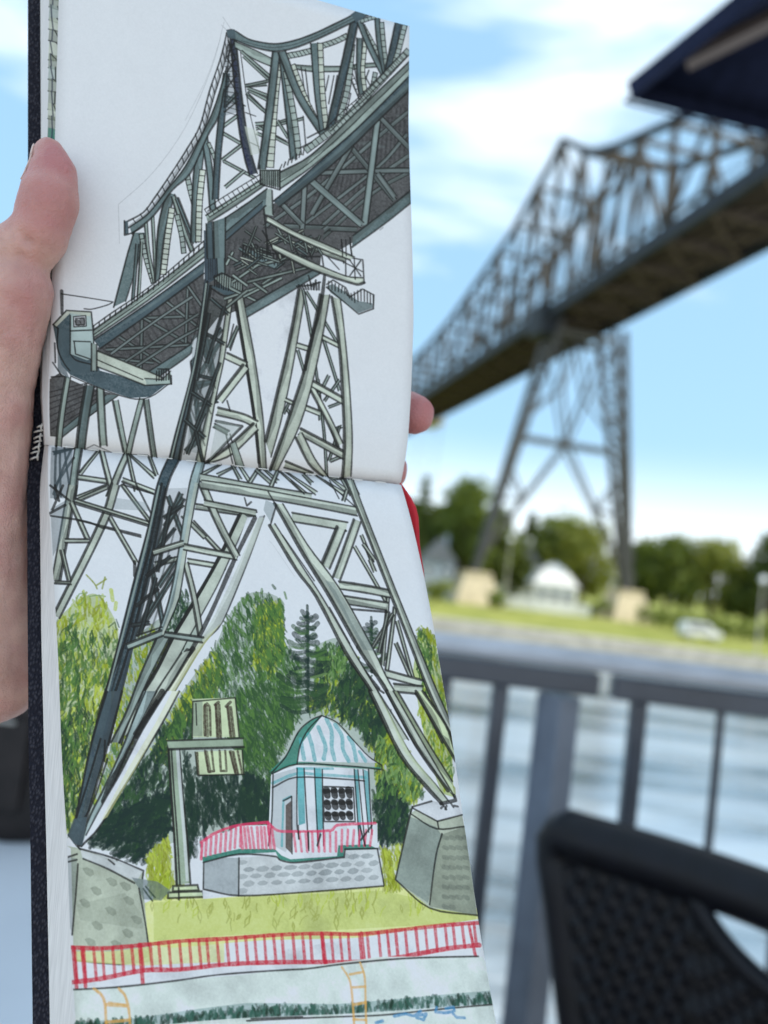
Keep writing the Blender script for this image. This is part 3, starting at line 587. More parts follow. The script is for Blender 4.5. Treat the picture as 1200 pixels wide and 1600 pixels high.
def image_of(sheet, name):
    a = (sheet.c*(1+(sheet.grain-.5)[..., None]*.07+(sheet.cloud-.5)[..., None]*.035))[::-1]; a = np.clip(a*np.array([.735, .722, .725]), 0, 1); a = np.where(a < .0031308, a*12.92, 1.055*np.power(np.maximum(a, 1e-6), 1/2.4)-.055)
    im = bpy.data.images.new(name, sheet.w, sheet.h); px = np.ones((sheet.h, sheet.w, 4), np.float32); px[..., :3] = a
    im.pixels.foreach_set(px.ravel()); im.update(); im.pack(); return im
DRAWING = [('w','lm',0.6,0.05,[(-1,1955),(21,1925),(72,1882),(111,1867),(143,1902),(165,1971),(129,2119),(89,2250),(23,2453),(-10,2470),(-6,2239)]),
('f',['lm','gy','lm2'],430,29,4.8,80,0.75,[(-1,1955),(76,1873),(127,1877),(165,1971),(129,2119),(89,2250),(23,2453),(-10,2470),(-6,2239)]),
('f',['gm','gd','gm'],170,31,4.1,75,0.75,[(0,1997),(47,1926),(62,2042),(48,2236),(10,2454),(-10,2470),(-6,2239)]),
('f',['gd','gd2'],110,32,4.1,80,0.75,[(-3,2208),(68,2156),(90,2234),(17,2468),(-7,2469)]),
('w','gm',0.5,0.05,[(196,1999),(233,1955),(372,1866),(381,1986),(283,2142),(186,2291),(58,2466),(42,2467),(121,2279)]),
('f',['lm','gy','gm'],260,27,4.4,100,0.75,[(196,1999),(251,1945),(295,1975),(267,2078),(190,2228),(78,2420),(64,2390),(122,2248)]),
('f',['gd','gd2'],120,22,4.4,95,0.75,[(320,1853),(365,1841),(353,1971),(302,2025),(297,1958)]),('l','gd2',3.0,0.92,[(342,1843),(334,1956)]),
('w','gm',0.45,0.05,[(422,1983),(466,1902),(520,1840),(563,1825),(623,1846),(620,1969),(657,2000),(717,1953),(790,1939),(839,2039),(888,2153),(924,2249),(897,2440),(826,2459),(815,2414),(541,2427),(320,2468),(178,2505),(49,2489),(148,2363),(259,2192)]),
('f',['gm','gd','gm','gd'],1300,25,4.4,100,0.75,[(422,1983),(466,1902),(520,1840),(563,1825),(623,1846),(620,1969),(657,2000),(641,2136),(560,2254),(488,2290),(396,2167),(329,2155),(257,2224)]),
('f',['lm','lm2','gy'],240,25,4.4,95,0.75,[(548,1870),(619,1847),(611,1969),(571,2057),(527,2026)]),
('f',['lm','gy','lm2'],200,25,4.8,100,0.75,[(425,2000),(353,2072),(279,2191),(237,2272),(252,2303),(345,2170),(440,2066)]),
('f',['gm','gd','gd'],800,29,4.1,105,0.75,[(489,2096),(598,2055),(641,2136),(558,2270),(533,2428),(457,2431),(466,2259),(432,2149)]),
('f',['gd2','gd','gb'],520,36,5.9,70,0.75,[(75,2450),(166,2347),(279,2191),(346,2162),(341,2235),(281,2238),(270,2441),(177,2520)]),
('f',['gd2','gb','gd2'],420,36,6.3,85,0.75,[(315,2244),(336,2298),(470,2310),(543,2334),(534,2420),(373,2436),(334,2498),(303,2514)]),
('f',['gb','gd2'],300,32,5.9,30,0.75,[(40,2494),(111,2418),(267,2364),(269,2456),(192,2534),(89,2498)]),
('f',['gm','gd','gd2','lm'],800,25,4.4,75,0.75,[(700,2014),(771,1949),(819,1989),(888,2153),(924,2249),(836,2254),(793,2176),(727,2147),(657,2143)]),
('f',['gd2','gd'],330,29,5.2,70,0.75,[(772,2009),(817,2006),(889,2145),(860,2204),(829,2239),(794,2167),(738,2130)]),
('f',['lm','lm2','gy','gm'],330,25,4.8,65,0.75,[(842,2205),(886,2170),(940,2265),(956,2328),(909,2362),(823,2335)]),
('f',['gd2','gb','gd'],260,32,5.9,75,0.75,[(814,2335),(850,2286),(908,2365),(897,2440),(825,2467),(808,2414)]),
('f',['gm','gd','gm2'],140,22,4.1,80,0.75,[(707,1954),(752,1959),(791,1999),(740,2046),(689,2032)]),
('f',['gm','gd','gm'],260,27,4.1,98,0.75,[(539,1871),(623,1846),(608,2055),(527,2060)]),
('f',['gm','gd'],200,27,4.1,100,0.75,[(425,2000),(279,2191),(236,2288),(438,2083)]),
('f',['gm','gd','gm2'],180,27,4.1,75,0.75,[(844,2189),(940,2265),(954,2336),(821,2343)]),
('f',['gm','gd'],220,29,4.1,82,0.75,[(5,1972),(166,1960),(117,2185),(28,2438),(-5,2317)]),
('w','lm',0.7,0.1,[(996,1923),(1021,1886),(1048,1920),(1049,2024),(1050,2177),(1032,2332),(1001,2325),(976,2230),(970,2115),(969,2013)]),
('f',['lm','gy','gm'],260,25,4.4,80,0.75,[(993,1924),(1021,1886),(1052,1919),(1049,2024),(1052,2177),(1033,2324),(1004,2309),(970,2115)]),
('f',['gm','gd'],70,25,4.1,85,0.75,[(999,1906),(1031,1894),(1029,1991),(990,2097),(982,2012)]),('l','gy',4.2,0.9,[(89,1817),(109,1839),(115,1852)]),('l','gy',4.2,0.9,[(113,1844),(142,1824)]),('l','gy',4.2,0.9,[(139,1819),(129,1851)]),('l','gm2',2.8,0.85,[(58,1883),(66,1870),(82,1866),(75,1890),(60,1901)]),('l','gm2',2.8,0.85,[(93,1875),(114,1870),(136,1871)]),('l','lm2',9.5,0.85,[(153,1853),(155,1880)]),('l','lm2',9.5,0.85,[(164,1886),(160,1904)]),('l','gd',3.8,0.85,[(139,1953),(157,1938),(159,1958)]),('l','gd',3.8,0.85,[(161,1931),(167,1951)]),('l','gd',7.6,0.85,[(603,1802),(608,1810)]),('l','gm',5.7,0.85,[(571,1815),(568,1826)]),('l','gm',5.7,0.85,[(634,1819),(637,1836)]),('l','gy',3.8,0.85,[(997,1897),(1008,1887)]),('l','gy',3.8,0.85,[(1017,1890),(1031,1892),(1031,1914)]),('l','gd2',6.5,0.92,[(694,1851),(660,2138)]),('l','gb',14.5,0.85,[(691,1873),(684,1878),(678,1869)]),('l','gd',6.1,0.6,[(687,1882),(678,1881)]),('l','gd2',10.3,0.85,[(690,1881),(696,1886),(702,1882)]),('l','gm',6.1,0.6,[(691,1889),(700,1892)]),('l','gd2',10.4,0.85,[(690,1882),(680,1889),(672,1888)]),('l','gm',6.1,0.6,[(685,1892),(673,1897)]),('l','gb',14.9,0.85,[(689,1888),(701,1891),(715,1879)]),('l','gb',13.4,0.85,[(688,1898),(675,1905),(663,1903)]),('l','gd',6.1,0.6,[(682,1908),(664,1912)]),('l','gd',9.8,0.85,[(686,1908),(696,1913),(707,1909)]),('l','gd',6.1,0.6,[(689,1917),(704,1919)]),('l','gd2',13.6,0.85,[(685,1919),(670,1925),(657,1918)]),('l','gm2',6.1,0.6,[(678,1929),(659,1929)]),('l','gd2',12.3,0.85,[(686,1912),(701,1914),(718,1897)]),('l','gd',13.6,0.85,[(684,1924),(664,1928),(647,1912)]),('l','gm',6.1,0.6,[(675,1933),(649,1926)]),('l','gd',14.6,0.85,[(683,1935),(693,1939),(705,1930)]),('l','gd',6.1,0.6,[(686,1944),(702,1942)]),('l','gb',14.8,0.85,[(682,1943),(664,1947),(647,1933)]),('l','gd',6.1,0.6,[(674,1952),(649,1947)]),('l','gb',11.6,0.85,[(683,1937),(694,1941),(707,1934)]),('l','gd2',10.3,0.85,[(680,1959),(666,1963),(654,1949)]),('l','gd2',13.8,0.85,[(681,1951),(694,1955),(709,1951)]),('l','gd',6.1,0.6,[(686,1959),(705,1961)]),('l','gd',16.0,0.85,[(680,1961),(654,1966),(630,1956)]),('l','gm',6.1,0.6,[(668,1971),(633,1969)]),('l','gd',9.9,0.85,[(678,1974),(701,1979),(725,1977)]),('l','gd',6.1,0.6,[(686,1982),(719,1986)]),('l','gd2',11.0,0.85,[(678,1976),(653,1984),(630,1982)]),('l','gd',6.1,0.6,[(667,1986),(634,1991)]),('l','gb',15.3,0.85,[(677,1982),(702,1985),(728,1978)]),('l','gm',6.1,0.6,[(686,1990),(721,1989)]),('l','gb',14.4,0.85,[(676,1994),(655,2001),(635,1996)]),('l','gd',11.7,0.85,[(677,1986),(706,1984),(739,1956)]),('l','gm',6.1,0.6,[(687,1994),(731,1974)]),('l','gb',13.5,0.85,[(674,2003),(659,2007),(645,1993)]),('l','gd',6.1,0.6,[(667,2012),(646,2007)]),('l','gb',15.1,0.85,[(674,2003),(703,2008),(733,2006)]),('l','gd',6.1,0.6,[(685,2011),(726,2015)]),('l','gd2',13.0,0.85,[(673,2017),(655,2025),(639,2026)]),('l','gm2',6.1,0.6,[(665,2026),(641,2034)]),('l','gb',14.3,0.85,[(672,2025),(690,2027),(710,2013)]),('l','gd',9.8,0.85,[(670,2038),(641,2043),(614,2034)]),('l','gm2',6.1,0.6,[(658,2047),(618,2046)]),('l','gb',10.5,0.85,[(670,2037),(690,2039),(712,2026)]),('l','gm',6.1,0.6,[(677,2045),(707,2039)]),('l','gb',14.4,0.85,[(669,2050),(646,2054),(626,2038)]),('l','gd',6.1,0.6,[(659,2059),(629,2053)]),('l','gb',14.1,0.85,[(670,2041),(699,2040),(731,2018)]),('l','gm2',6.1,0.6,[(680,2048),(723,2034)]),('l','gb',10.6,0.85,[(668,2058),(641,2062),(616,2047)]),('l','gd2',14.2,0.85,[(667,2061),(693,2066),(718,2069)]),('l','gd',6.1,0.6,[(677,2068),(712,2076)]),('l','gd2',15.8,0.85,[(666,2068),(627,2070),(590,2047)]),('l','gd',6.1,0.6,[(650,2077),(596,2064)]),('l','gd2',12.3,0.85,[(666,2069),(695,2072),(725,2063)]),('l','gd',6.1,0.6,[(677,2077),(718,2075)]),('l','gd',9.9,0.85,[(665,2083),(631,2088),(599,2076)]),('l','gm',6.1,0.6,[(650,2092),(604,2089)]),('l','gd2',14.3,0.85,[(664,2085),(686,2089),(708,2084)]),('l','gd',6.1,0.6,[(672,2093),(703,2094)]),('l','gd2',10.2,0.85,[(663,2097),(627,2106),(592,2106)]),('l','gd',13.9,0.85,[(664,2089),(692,2089),(724,2070)]),('l','gd',6.1,0.6,[(674,2096),(716,2085)]),('l','gd',14.1,0.85,[(662,2105),(621,2112),(582,2109)]),('l','gd',6.1,0.6,[(645,2114),(589,2119)]),('l','gd2',14.6,0.85,[(662,2103),(686,2105),(713,2092)]),('l','gd',14.3,0.85,[(660,2117),(629,2125),(599,2123)]),('l','gd',6.1,0.6,[(647,2127),(605,2132)]),('l','gd',10.5,0.85,[(660,2116),(706,2111),(756,2071)]),('l','gd2',10.0,0.85,[(658,2137),(622,2141),(589,2126)]),('l','gd2',15.7,0.85,[(659,2132),(681,2132),(707,2111)]),('l','gm',6.1,0.6,[(667,2140),(700,2127)]),('l','gd2',6.5,0.92,[(873,1869),(852,2021)]),('l','gb',13.8,0.85,[(870,1891),(864,1897),(859,1892)]),('l','gm2',6.1,0.6,[(866,1900),(859,1903)]),('l','gb',10.8,0.85,[(871,1882),(877,1887),(885,1881)]),('l','gb',14.6,0.85,[(868,1900),(857,1907),(848,1903)]),('l','gd',6.1,0.6,[(863,1909),(848,1913)]),('l','gd',11.8,0.85,[(867,1908),(874,1912),(882,1903)]),('l','gd',6.1,0.6,[(869,1917),(879,1915)]),('l','gd2',11.5,0.85,[(866,1913),(853,1918),(841,1911)]),('l','gd2',13.7,0.85,[(866,1918),(874,1922),(884,1912)]),('l','gd',6.1,0.6,[(868,1927),(880,1925)]),('l','gd',13.9,0.85,[(864,1929),(852,1933),(842,1921)]),('l','gd2',12.8,0.85,[(864,1929),(878,1934),(894,1931)]),('l','gd',6.1,0.6,[(869,1938),(889,1940)]),('l','gb',11.2,0.85,[(861,1948),(848,1953),(837,1947)]),('l','gd',13.7,0.85,[(862,1946),(878,1949),(896,1940)]),('l','gm2',6.1,0.6,[(867,1954),(890,1952)]),('l','gd2',14.0,0.85,[(859,1964),(840,1969),(824,1957)]),('l','gm',6.1,0.6,[(850,1974),(826,1970)]),('l','gb',14.2,0.85,[(859,1966),(873,1968),(890,1953)]),('l','gm',6.1,0.6,[(863,1974),(885,1967)]),('l','gb',11.0,0.85,[(857,1980),(845,1984),(837,1973)]),('l','gd',6.1,0.6,[(851,1989),(837,1986)]),('l','gd',10.8,0.85,[(856,1985),(878,1986),(903,1970)]),('l','gm',6.1,0.6,[(864,1993),(896,1984)]),('l','gd2',11.6,0.85,[(854,2001),(836,2006),(820,1997)]),('l','gm2',6.1,0.6,[(845,2010),(822,2009)]),('l','gd',12.6,0.85,[(855,1991),(873,1993),(894,1979)]),('l','gm',6.1,0.6,[(861,1999),(888,1992)]),('l','gd2',14.4,0.85,[(852,2012),(824,2017),(800,2002)]),('l','gd2',10.0,0.85,[(851,2019),(875,2023),(900,2018)]),('l','gm',6.1,0.6,[(860,2027),(893,2028)]),
('w','lm',0.22,0.05,[(209,2606),(218,2518),(261,2471),(271,2604)]),
('w','lm',0.22,0.05,[(806,2580),(824,2475),(888,2459),(886,2577)]),
('w','gr',0.95,0.05,[(182,2625),(248,2602),(359,2600),(813,2556),(880,2562),(1053,2597),(1049,2629),(797,2672),(497,2695),(197,2718),(188,2607)]),
('w','lm',0.35,0.0,[(211,2621),(811,2568),(1046,2607),(1042,2630),(206,2707)]),
('f',['lm','gr2','gy','lm2'],330,25,3.7,90,0.75,[(198,2519),(261,2471),(260,2575),(311,2595),(204,2607)]),
('f',['lm2','gr2','gy'],200,25,3.7,88,0.75,[(817,2475),(888,2459),(881,2555),(812,2565)]),
('f',['gr2','lm2'],60,29,3.1,80,0.75,[(187,2622),(359,2607),(812,2565),(961,2589),(940,2612),(210,2650)]),
('f',['gr2'],26,29,2.8,75,0.75,[(258,2648),(810,2580),(732,2657),(305,2674)]),('l','p',1.7,0.45,[(480,136),(444,290),(371,480),(279,632),(180,744),(185,856)]),('l','p',1.5,0.35,[(471,187),(430,323),(370,461)]),('l','p',1.7,0.5,[(476,123),(503,156)]),('l','p',1.7,0.5,[(472,148),(492,163)]),('l','p',1.5,0.3,[(611,1675),(619,1684),(669,1771)]),('l','p',1.5,0.3,[(280,1908),(306,1854),(334,1799)]),
('w','f',1,0.25,[(3,1276),(30,1254),(58,1269),(112,1286),(197,1296),(127,1359),(39,1434),(6,1435)]),('l','f2',3.8,0.92,[(5,1312),(112,1271)]),('l','f2',3.8,0.92,[(6,1327),(120,1277)]),('l','f2',3.8,0.92,[(6,1343),(129,1283)]),('l','f2',3.8,0.92,[(6,1360),(138,1289)]),('l','f2',3.8,0.92,[(7,1379),(146,1296)]),('l','f2',3.8,0.92,[(7,1398),(155,1302)]),('l','f2',3.8,0.92,[(8,1417),(164,1308)]),
('b','c',1.0,3.4,2.8,[(39,1434),(197,1296)],[(44,1408),(161,1301)]),
('b','b',1.0,6.9,3.4,[(46,1263),(21,1460)],[(60,1263),(36,1460)]),
('b','c',1.0,9.2,4.6,[(103,1279),(79,1460)],[(127,1280),(103,1460)]),
('b','b',1.0,5.8,5.8,[(131,1241),(148,1446)],[(150,1238),(167,1442)]),
('b','b',1.0,6.9,3.4,[(181,1315),(216,1460)],[(196,1311),(230,1460)]),
('b','b',1.0,3.4,4.6,[(256,1296),(222,1455)],[(269,1299),(236,1458)]),
('b','b',1.0,7.4,3.4,[(268,1301),(297,1460)],[(282,1297),(312,1460)]),('l','k',2.9,0.7,[(103,1460),(130,1444),(180,1460),(155,1460),(103,1460)]),('l','k',2.9,0.7,[(229,1460),(285,1456),(285,1460)]),
('b','d',1.0,4.6,4.6,[(16,1487),(75,1460)],[(13,1478),(71,1460)]),
('b','b',1.0,4.6,6.9,[(75,1460),(54,1609)],[(95,1460),(74,1609)]),('l','k',6.6,0.92,[(22,1460),(18,1614)]),('l','k',6.6,0.92,[(33,1480),(34,1606)]),('l','k',6.6,0.92,[(45,1463),(59,1579)]),('l','k',6.6,0.92,[(63,1468),(14,1602)]),('l','k',6.6,0.92,[(72,1490),(17,1584)]),
('w','d',0.6,0.25,[(9,1465),(70,1460),(58,1610),(5,1615)]),
('b','a',1.0,5.8,3.4,[(139,1460),(87,1533)],[(147,1460),(94,1539)]),
('b','a',1.0,6.0,4.6,[(84,1553),(168,1557)],[(87,1540),(171,1544)]),
('b','a',1.0,6.9,4.6,[(146,1460),(168,1566)],[(159,1460),(181,1559)]),
('b','a',1.0,4.6,6.9,[(216,1460),(160,1593)],[(233,1460),(177,1598)]),
('b','a',1.0,6.0,4.6,[(224,1460),(241,1570)],[(232,1460),(250,1566)]),
('b','a',1.0,6.0,4.6,[(229,1460),(298,1526)],[(236,1460),(305,1516)]),
('b','a',1.0,6.0,4.6,[(208,1547),(295,1573)],[(212,1535),(299,1561)]),
('b','a',1.0,5.8,4.6,[(83,1608),(166,1569)],[(80,1600),(163,1559)]),
('b','a',1.0,6.9,4.6,[(287,1460),(304,1517)],[(295,1460),(312,1513)]),
('b','a',1.0,4.6,6.9,[(57,1571),(43,1633),(-5,1837)],[(79,1573),(65,1635),(16,1840)]),
('w','d',0.5,0.25,[(4,1645),(58,1610),(35,1713),(2,1775)]),('l','k',6.6,0.92,[(19,1577),(28,1619)]),('l','k',6.6,0.92,[(41,1575),(9,1645)]),('l','k',6.6,0.92,[(6,1579),(58,1616)]),('l','k',6.6,0.92,[(0,1657),(45,1629)]),
('b','a',1.0,6.9,4.6,[(58,1624),(94,1719)],[(69,1618),(105,1714)]),
('b','a',1.0,6.9,5.1,[(179,1554),(147,1645),(-7,1932)],[(199,1560),(165,1652),(9,1939)]),
('b','a',1.0,6.0,3.7,[(78,1618),(166,1572)],[(75,1610),(163,1563)]),
('b','a',1.0,8.7,5.5,[(73,1621),(272,1665)],[(77,1610),(276,1654)]),('l','k',5.3,0.92,[(3,1663),(96,1669),(148,1685)]),('l','k',5.3,0.92,[(148,1682),(247,1699)]),('l','k',5.3,0.92,[(78,1668),(247,1694)]),
('b','a',1.0,6.9,4.6,[(163,1656),(224,1776)],[(172,1650),(233,1770)]),('l','k',8.8,0.92,[(224,1770),(221,1809)]),
('b','a',1.0,6.0,4.6,[(204,1558),(274,1655)],[(211,1551),(281,1649)]),('l','k',5.3,0.92,[(247,1549),(283,1630)]),('l','k',5.3,0.92,[(207,1555),(294,1573)]),
('b','a',1.0,5.5,4.6,[(38,1733),(102,1727)],[(39,1723),(103,1718)]),
('b','a',1.0,6.9,4.6,[(23,1757),(37,1837)],[(32,1754),(46,1834)]),
('b','a',1.0,6.0,4.6,[(2,1847),(45,1846)],[(3,1840),(45,1839)]),
('w','c',0.35,0.5,[(189,1596),(273,1600),(277,1624),(181,1628)]),
('b','c',1.0,4.6,3.2,[(225,819),(204,901),(173,1044)],[(259,813),(236,909),(206,1022)]),
('w','b',0.9,0.1,[(240,821),(254,888),(277,958),(289,952),(266,883),(252,816)]),('l','k',2.9,0.92,[(240,821),(254,888),(277,958)]),('l','k',2.9,0.92,[(252,816),(266,883),(289,952)]),('l','k',2.6,0.92,[(240,821),(252,816)]),('l','k',2.6,0.92,[(242,835),(255,830)]),('l','k',2.6,0.92,[(245,849),(258,844)]),('l','k',2.6,0.92,[(248,863),(261,858)]),('l','k',2.6,0.92,[(251,877),(264,872)]),('l','k',2.6,0.92,[(255,891),(267,886)]),('l','k',2.6,0.92,[(259,904),(271,899)]),('l','k',2.6,0.92,[(263,918),(276,913)]),('l','k',2.6,0.92,[(268,931),(280,926)]),('l','k',2.6,0.92,[(272,945),(284,939)]),('l','k',2.6,0.92,[(277,958),(289,952)]),
('b','c',1.0,3.4,3.4,[(231,850),(222,1016)],[(239,850),(230,1015)]),
('b','b',1.0,4.6,2.3,[(244,842),(238,1003)],[(251,841),(246,1003)]),
('b','b',1.0,3.4,3.4,[(253,772),(263,866),(282,956)],[(262,769),(271,863),(291,953)]),
('b','b',1.0,4.6,2.3,[(274,761),(286,947)],[(282,759),(294,945)]),
('b','c',1.0,5.1,4.6,[(316,684),(294,794),(287,955)],[(341,686),(313,804),(300,941)]),
('w','a',0.9,0.1,[(325,727),(313,816),(302,927),(318,926),(330,815),(342,727)]),('l','k',2.9,0.92,[(325,727),(313,816),(302,927)]),('l','k',2.9,0.92,[(342,727),(330,815),(318,926)]),('l','k',2.6,0.92,[(325,727),(342,727)]),('l','k',2.6,0.92,[(323,743),(340,742)]),('l','k',2.6,0.92,[(321,758),(337,758)]),('l','k',2.6,0.92,[(319,774),(335,773)]),('l','k',2.6,0.92,[(317,789),(333,789)]),('l','k',2.6,0.92,[(315,804),(331,804)]),('l','k',2.6,0.92,[(313,820),(329,819)]),('l','k',2.6,0.92,[(311,835),(328,835)]),('l','k',2.6,0.92,[(310,850),(326,850)]),('l','k',2.6,0.92,[(308,866),(325,865)]),('l','k',2.6,0.92,[(307,881),(323,881)]),('l','k',2.6,0.92,[(305,896),(322,896)]),('l','k',2.6,0.92,[(303,912),(320,911)]),('l','k',2.6,0.92,[(302,927),(318,926)]),
('b','b',1.0,5.5,5.5,[(332,696),(359,778),(387,846)],[(343,690),(370,772),(398,840)]),
('w','b',0.9,0.1,[(341,747),(355,804),(362,856),(375,852),(368,800),(354,742)]),('l','k',2.9,0.92,[(341,747),(355,804),(362,856)]),('l','k',2.9,0.92,[(354,742),(368,800),(375,852)]),('l','k',2.6,0.92,[(341,747),(354,742)]),('l','k',2.6,0.92,[(345,762),(358,757)]),('l','k',2.6,0.92,[(349,778),(361,773)]),('l','k',2.6,0.92,[(352,793),(365,788)]),('l','k',2.6,0.92,[(356,809),(368,804)]),('l','k',2.6,0.92,[(358,824),(370,820)]),('l','k',2.6,0.92,[(360,840),(373,836)]),('l','k',2.6,0.92,[(362,856),(375,852)]),
('b','c',1.0,4.6,6.9,[(343,700),(395,821)],[(351,695),(403,816)]),
('w','b',0.9,0.1,[(366,609),(379,667),(399,737),(413,731),(393,661),(380,603)]),('l','k',2.9,0.92,[(366,609),(379,667),(399,737)]),('l','k',2.9,0.92,[(380,603),(393,661),(413,731)]),('l','k',2.6,0.92,[(366,609),(380,603)]),('l','k',2.6,0.92,[(369,624),(383,618)]),('l','k',2.6,0.92,[(372,638),(386,632)]),('l','k',2.6,0.92,[(376,652),(390,646)]),('l','k',2.6,0.92,[(379,667),(393,661)]),('l','k',2.6,0.92,[(383,681),(397,675)]),('l','k',2.6,0.92,[(387,695),(401,689)]),('l','k',2.6,0.92,[(391,709),(405,703)]),('l','k',2.6,0.92,[(395,723),(409,717)]),('l','k',2.6,0.92,[(399,737),(413,731)]),
('b','c',1.0,5.5,3.7,[(407,511),(394,628),(388,817)],[(429,509),(417,626),(410,814)]),
('w','a',0.9,0.1,[(413,598),(404,694),(402,815),(418,812),(421,692),(430,596)]),('l','k',2.9,0.92,[(413,598),(404,694),(402,815)]),('l','k',2.9,0.92,[(430,596),(421,692),(418,812)]),('l','k',2.6,0.92,[(413,598),(430,596)]),('l','k',2.6,0.92,[(411,616),(428,614)]),('l','k',2.6,0.92,[(410,634),(427,633)]),('l','k',2.6,0.92,[(408,652),(425,651)]),('l','k',2.6,0.92,[(406,671),(423,669)]),('l','k',2.6,0.92,[(404,689),(421,687)]),('l','k',2.6,0.92,[(404,707),(421,705)]),('l','k',2.6,0.92,[(403,725),(420,723)]),('l','k',2.6,0.92,[(403,743),(420,741)]),('l','k',2.6,0.92,[(403,761),(419,759)]),('l','k',2.6,0.92,[(402,779),(419,777)]),('l','k',2.6,0.92,[(402,797),(419,795)]),('l','k',2.6,0.92,[(402,815),(418,812)]),
('b','c',1.0,5.5,4.6,[(416,492),(433,596),(443,715)],[(433,485),(450,591),(460,710)]),
('w','b',0.9,0.1,[(433,516),(450,552),(457,591),(466,588),(459,548),(442,510)]),('l','k',2.9,0.92,[(433,516),(450,552),(457,591)]),('l','k',2.9,0.92,[(442,510),(459,548),(466,588)]),('l','k',2.6,0.92,[(433,516),(442,510)]),('l','k',2.6,0.92,[(440,530),(448,525)]),('l','k',2.6,0.92,[(446,544),(455,539)]),('l','k',2.6,0.92,[(451,559),(460,555)]),('l','k',2.6,0.92,[(454,575),(463,571)]),('l','k',2.6,0.92,[(457,591),(466,588)]),
('b','b',1.0,3.4,3.9,[(482,362),(542,383)],[(486,353),(546,375)]),
('b','b',1.0,3.4,3.9,[(470,469),(535,405)],[(465,463),(529,399)]),
('b','b',1.0,3.4,3.9,[(472,476),(538,500)],[(476,467),(543,491)]),
('b','b',1.0,3.4,3.9,[(480,559),(543,495)],[(475,553),(538,489)]),
('b','b',1.0,3.4,3.9,[(482,562),(572,592)],[(486,554),(576,584)]),
('b','b',1.0,3.4,3.9,[(490,638),(547,576)],[(485,632),(541,571)]),
('b','b',1.0,3.4,3.9,[(487,397),(520,349)],[(480,393),(514,345)]),
('b','b',1.0,3.4,3.9,[(551,317),(611,298)],[(550,308),(610,289)]),
('b','b',1.0,3.4,3.9,[(555,329),(609,345)],[(559,320),(613,336)]),
('b','b',1.0,3.4,3.9,[(539,229),(608,269)],[(545,221),(613,261)]),
('b','b',1.0,3.4,3.9,[(578,428),(612,417)],[(577,419),(611,408)]),
('b','b',1.0,3.4,3.9,[(579,454),(609,462)],[(583,446),(613,453)]),
('b','b',1.0,3.4,3.9,[(548,340),(608,386)],[(554,332),(614,378)]),
('b','d',1.0,4.6,4.6,[(481,292),(465,452),(457,549),(450,679)],[(498,290),(483,451),(474,547),(467,677)]),
('w','d',0.45,0.25,[(487,189),(518,196),(524,400),(484,422)]),
('b','n',1.0,6.0,5.1,[(499,184),(515,335),(527,442),(543,529),(559,584)],[(516,178),(534,328),(548,435),(565,519),(582,573)]),('l','k',4.4,0.92,[(491,188),(515,238),(489,291),(524,346),(490,387)]),('l','k',4.4,0.92,[(514,183),(490,243),(520,285),(489,339)]),('l','k',4.4,0.92,[(498,200),(484,395)]),('l','k',4.4,0.92,[(484,409),(524,366)]),('l','k',3.1,0.7,[(484,210),(520,189)]),('l','k',3.1,0.7,[(484,226),(520,206)]),('l','k',3.1,0.7,[(484,241),(521,223)]),('l','k',3.1,0.7,[(484,256),(522,240)]),('l','k',3.1,0.7,[(484,271),(523,257)]),('l','k',3.1,0.7,[(484,286),(523,274)]),('l','k',3.1,0.7,[(484,301),(524,291)]),('l','k',3.1,0.7,[(483,316),(525,308)]),('l','k',3.1,0.7,[(483,331),(525,325)]),('l','k',3.1,0.7,[(483,346),(526,342)]),('l','k',3.1,0.7,[(483,361),(527,359)]),('l','k',3.1,0.7,[(483,376),(527,376)]),('l','k',3.1,0.7,[(482,391),(527,393)]),('l','k',3.1,0.7,[(482,406),(528,410)]),('l','k',2.9,0.92,[(530,215),(557,379),(594,523)]),('l','k',2.9,0.92,[(547,395),(578,399)]),('l','k',2.9,0.92,[(557,482),(587,490)]),
('w','a',0.5,0.3,[(544,437),(584,442),(591,510),(564,522)]),
('b','c',1.0,4.1,4.6,[(490,271),(460,386),(428,471),(371,597),(318,677),(261,753),(210,795)],[(483,340),(467,426),(438,486),(386,614),(334,674),(283,756),(220,823)]),
('b','pa',1.0,4.6,3.7,[(488,168),(472,247),(440,357),(413,467),(377,542),(327,632),(283,706),(251,755),(199,794)],[(493,202),(482,266),(454,367),(426,471),(387,553),(339,639),(297,710),(261,760),(210,807)]),('l','k',3.3,0.92,[(488,168),(497,201)]),('l','k',3.3,0.92,[(483,196),(491,227)]),('l','k',3.3,0.92,[(477,223),(485,254)]),('l','k',3.3,0.92,[(471,251),(478,280)]),('l','k',3.3,0.92,[(463,278),(471,307)]),('l','k',3.3,0.92,[(455,306),(463,333)]),('l','k',3.3,0.92,[(447,333),(456,360)]),('l','k',3.3,0.92,[(439,360),(449,386)]),('l','k',3.3,0.92,[(433,387),(441,412)]),('l','k',3.3,0.92,[(426,414),(434,439)]),('l','k',3.3,0.92,[(419,442),(427,465)]),('l','k',3.3,0.92,[(412,469),(417,490)]),('l','k',3.3,0.92,[(400,494),(405,515)]),('l','k',3.3,0.92,[(388,520),(393,540)]),('l','k',3.3,0.92,[(375,546),(380,565)]),('l','k',3.3,0.92,[(361,571),(367,589)]),('l','k',3.3,0.92,[(347,596),(354,613)]),('l','k',3.3,0.92,[(333,620),(340,637)]),('l','k',3.3,0.92,[(319,645),(327,660)]),('l','k',3.3,0.92,[(305,669),(313,684)]),('l','k',3.3,0.92,[(291,693),(299,707)]),('l','k',3.3,0.92,[(276,717),(283,729)]),('l','k',3.3,0.92,[(261,740),(267,751)]),('l','k',3.3,0.92,[(243,761),(249,771)]),('l','k',3.3,0.92,[(221,778),(230,789)]),('l','k',3.3,0.92,[(199,794),(210,807)]),
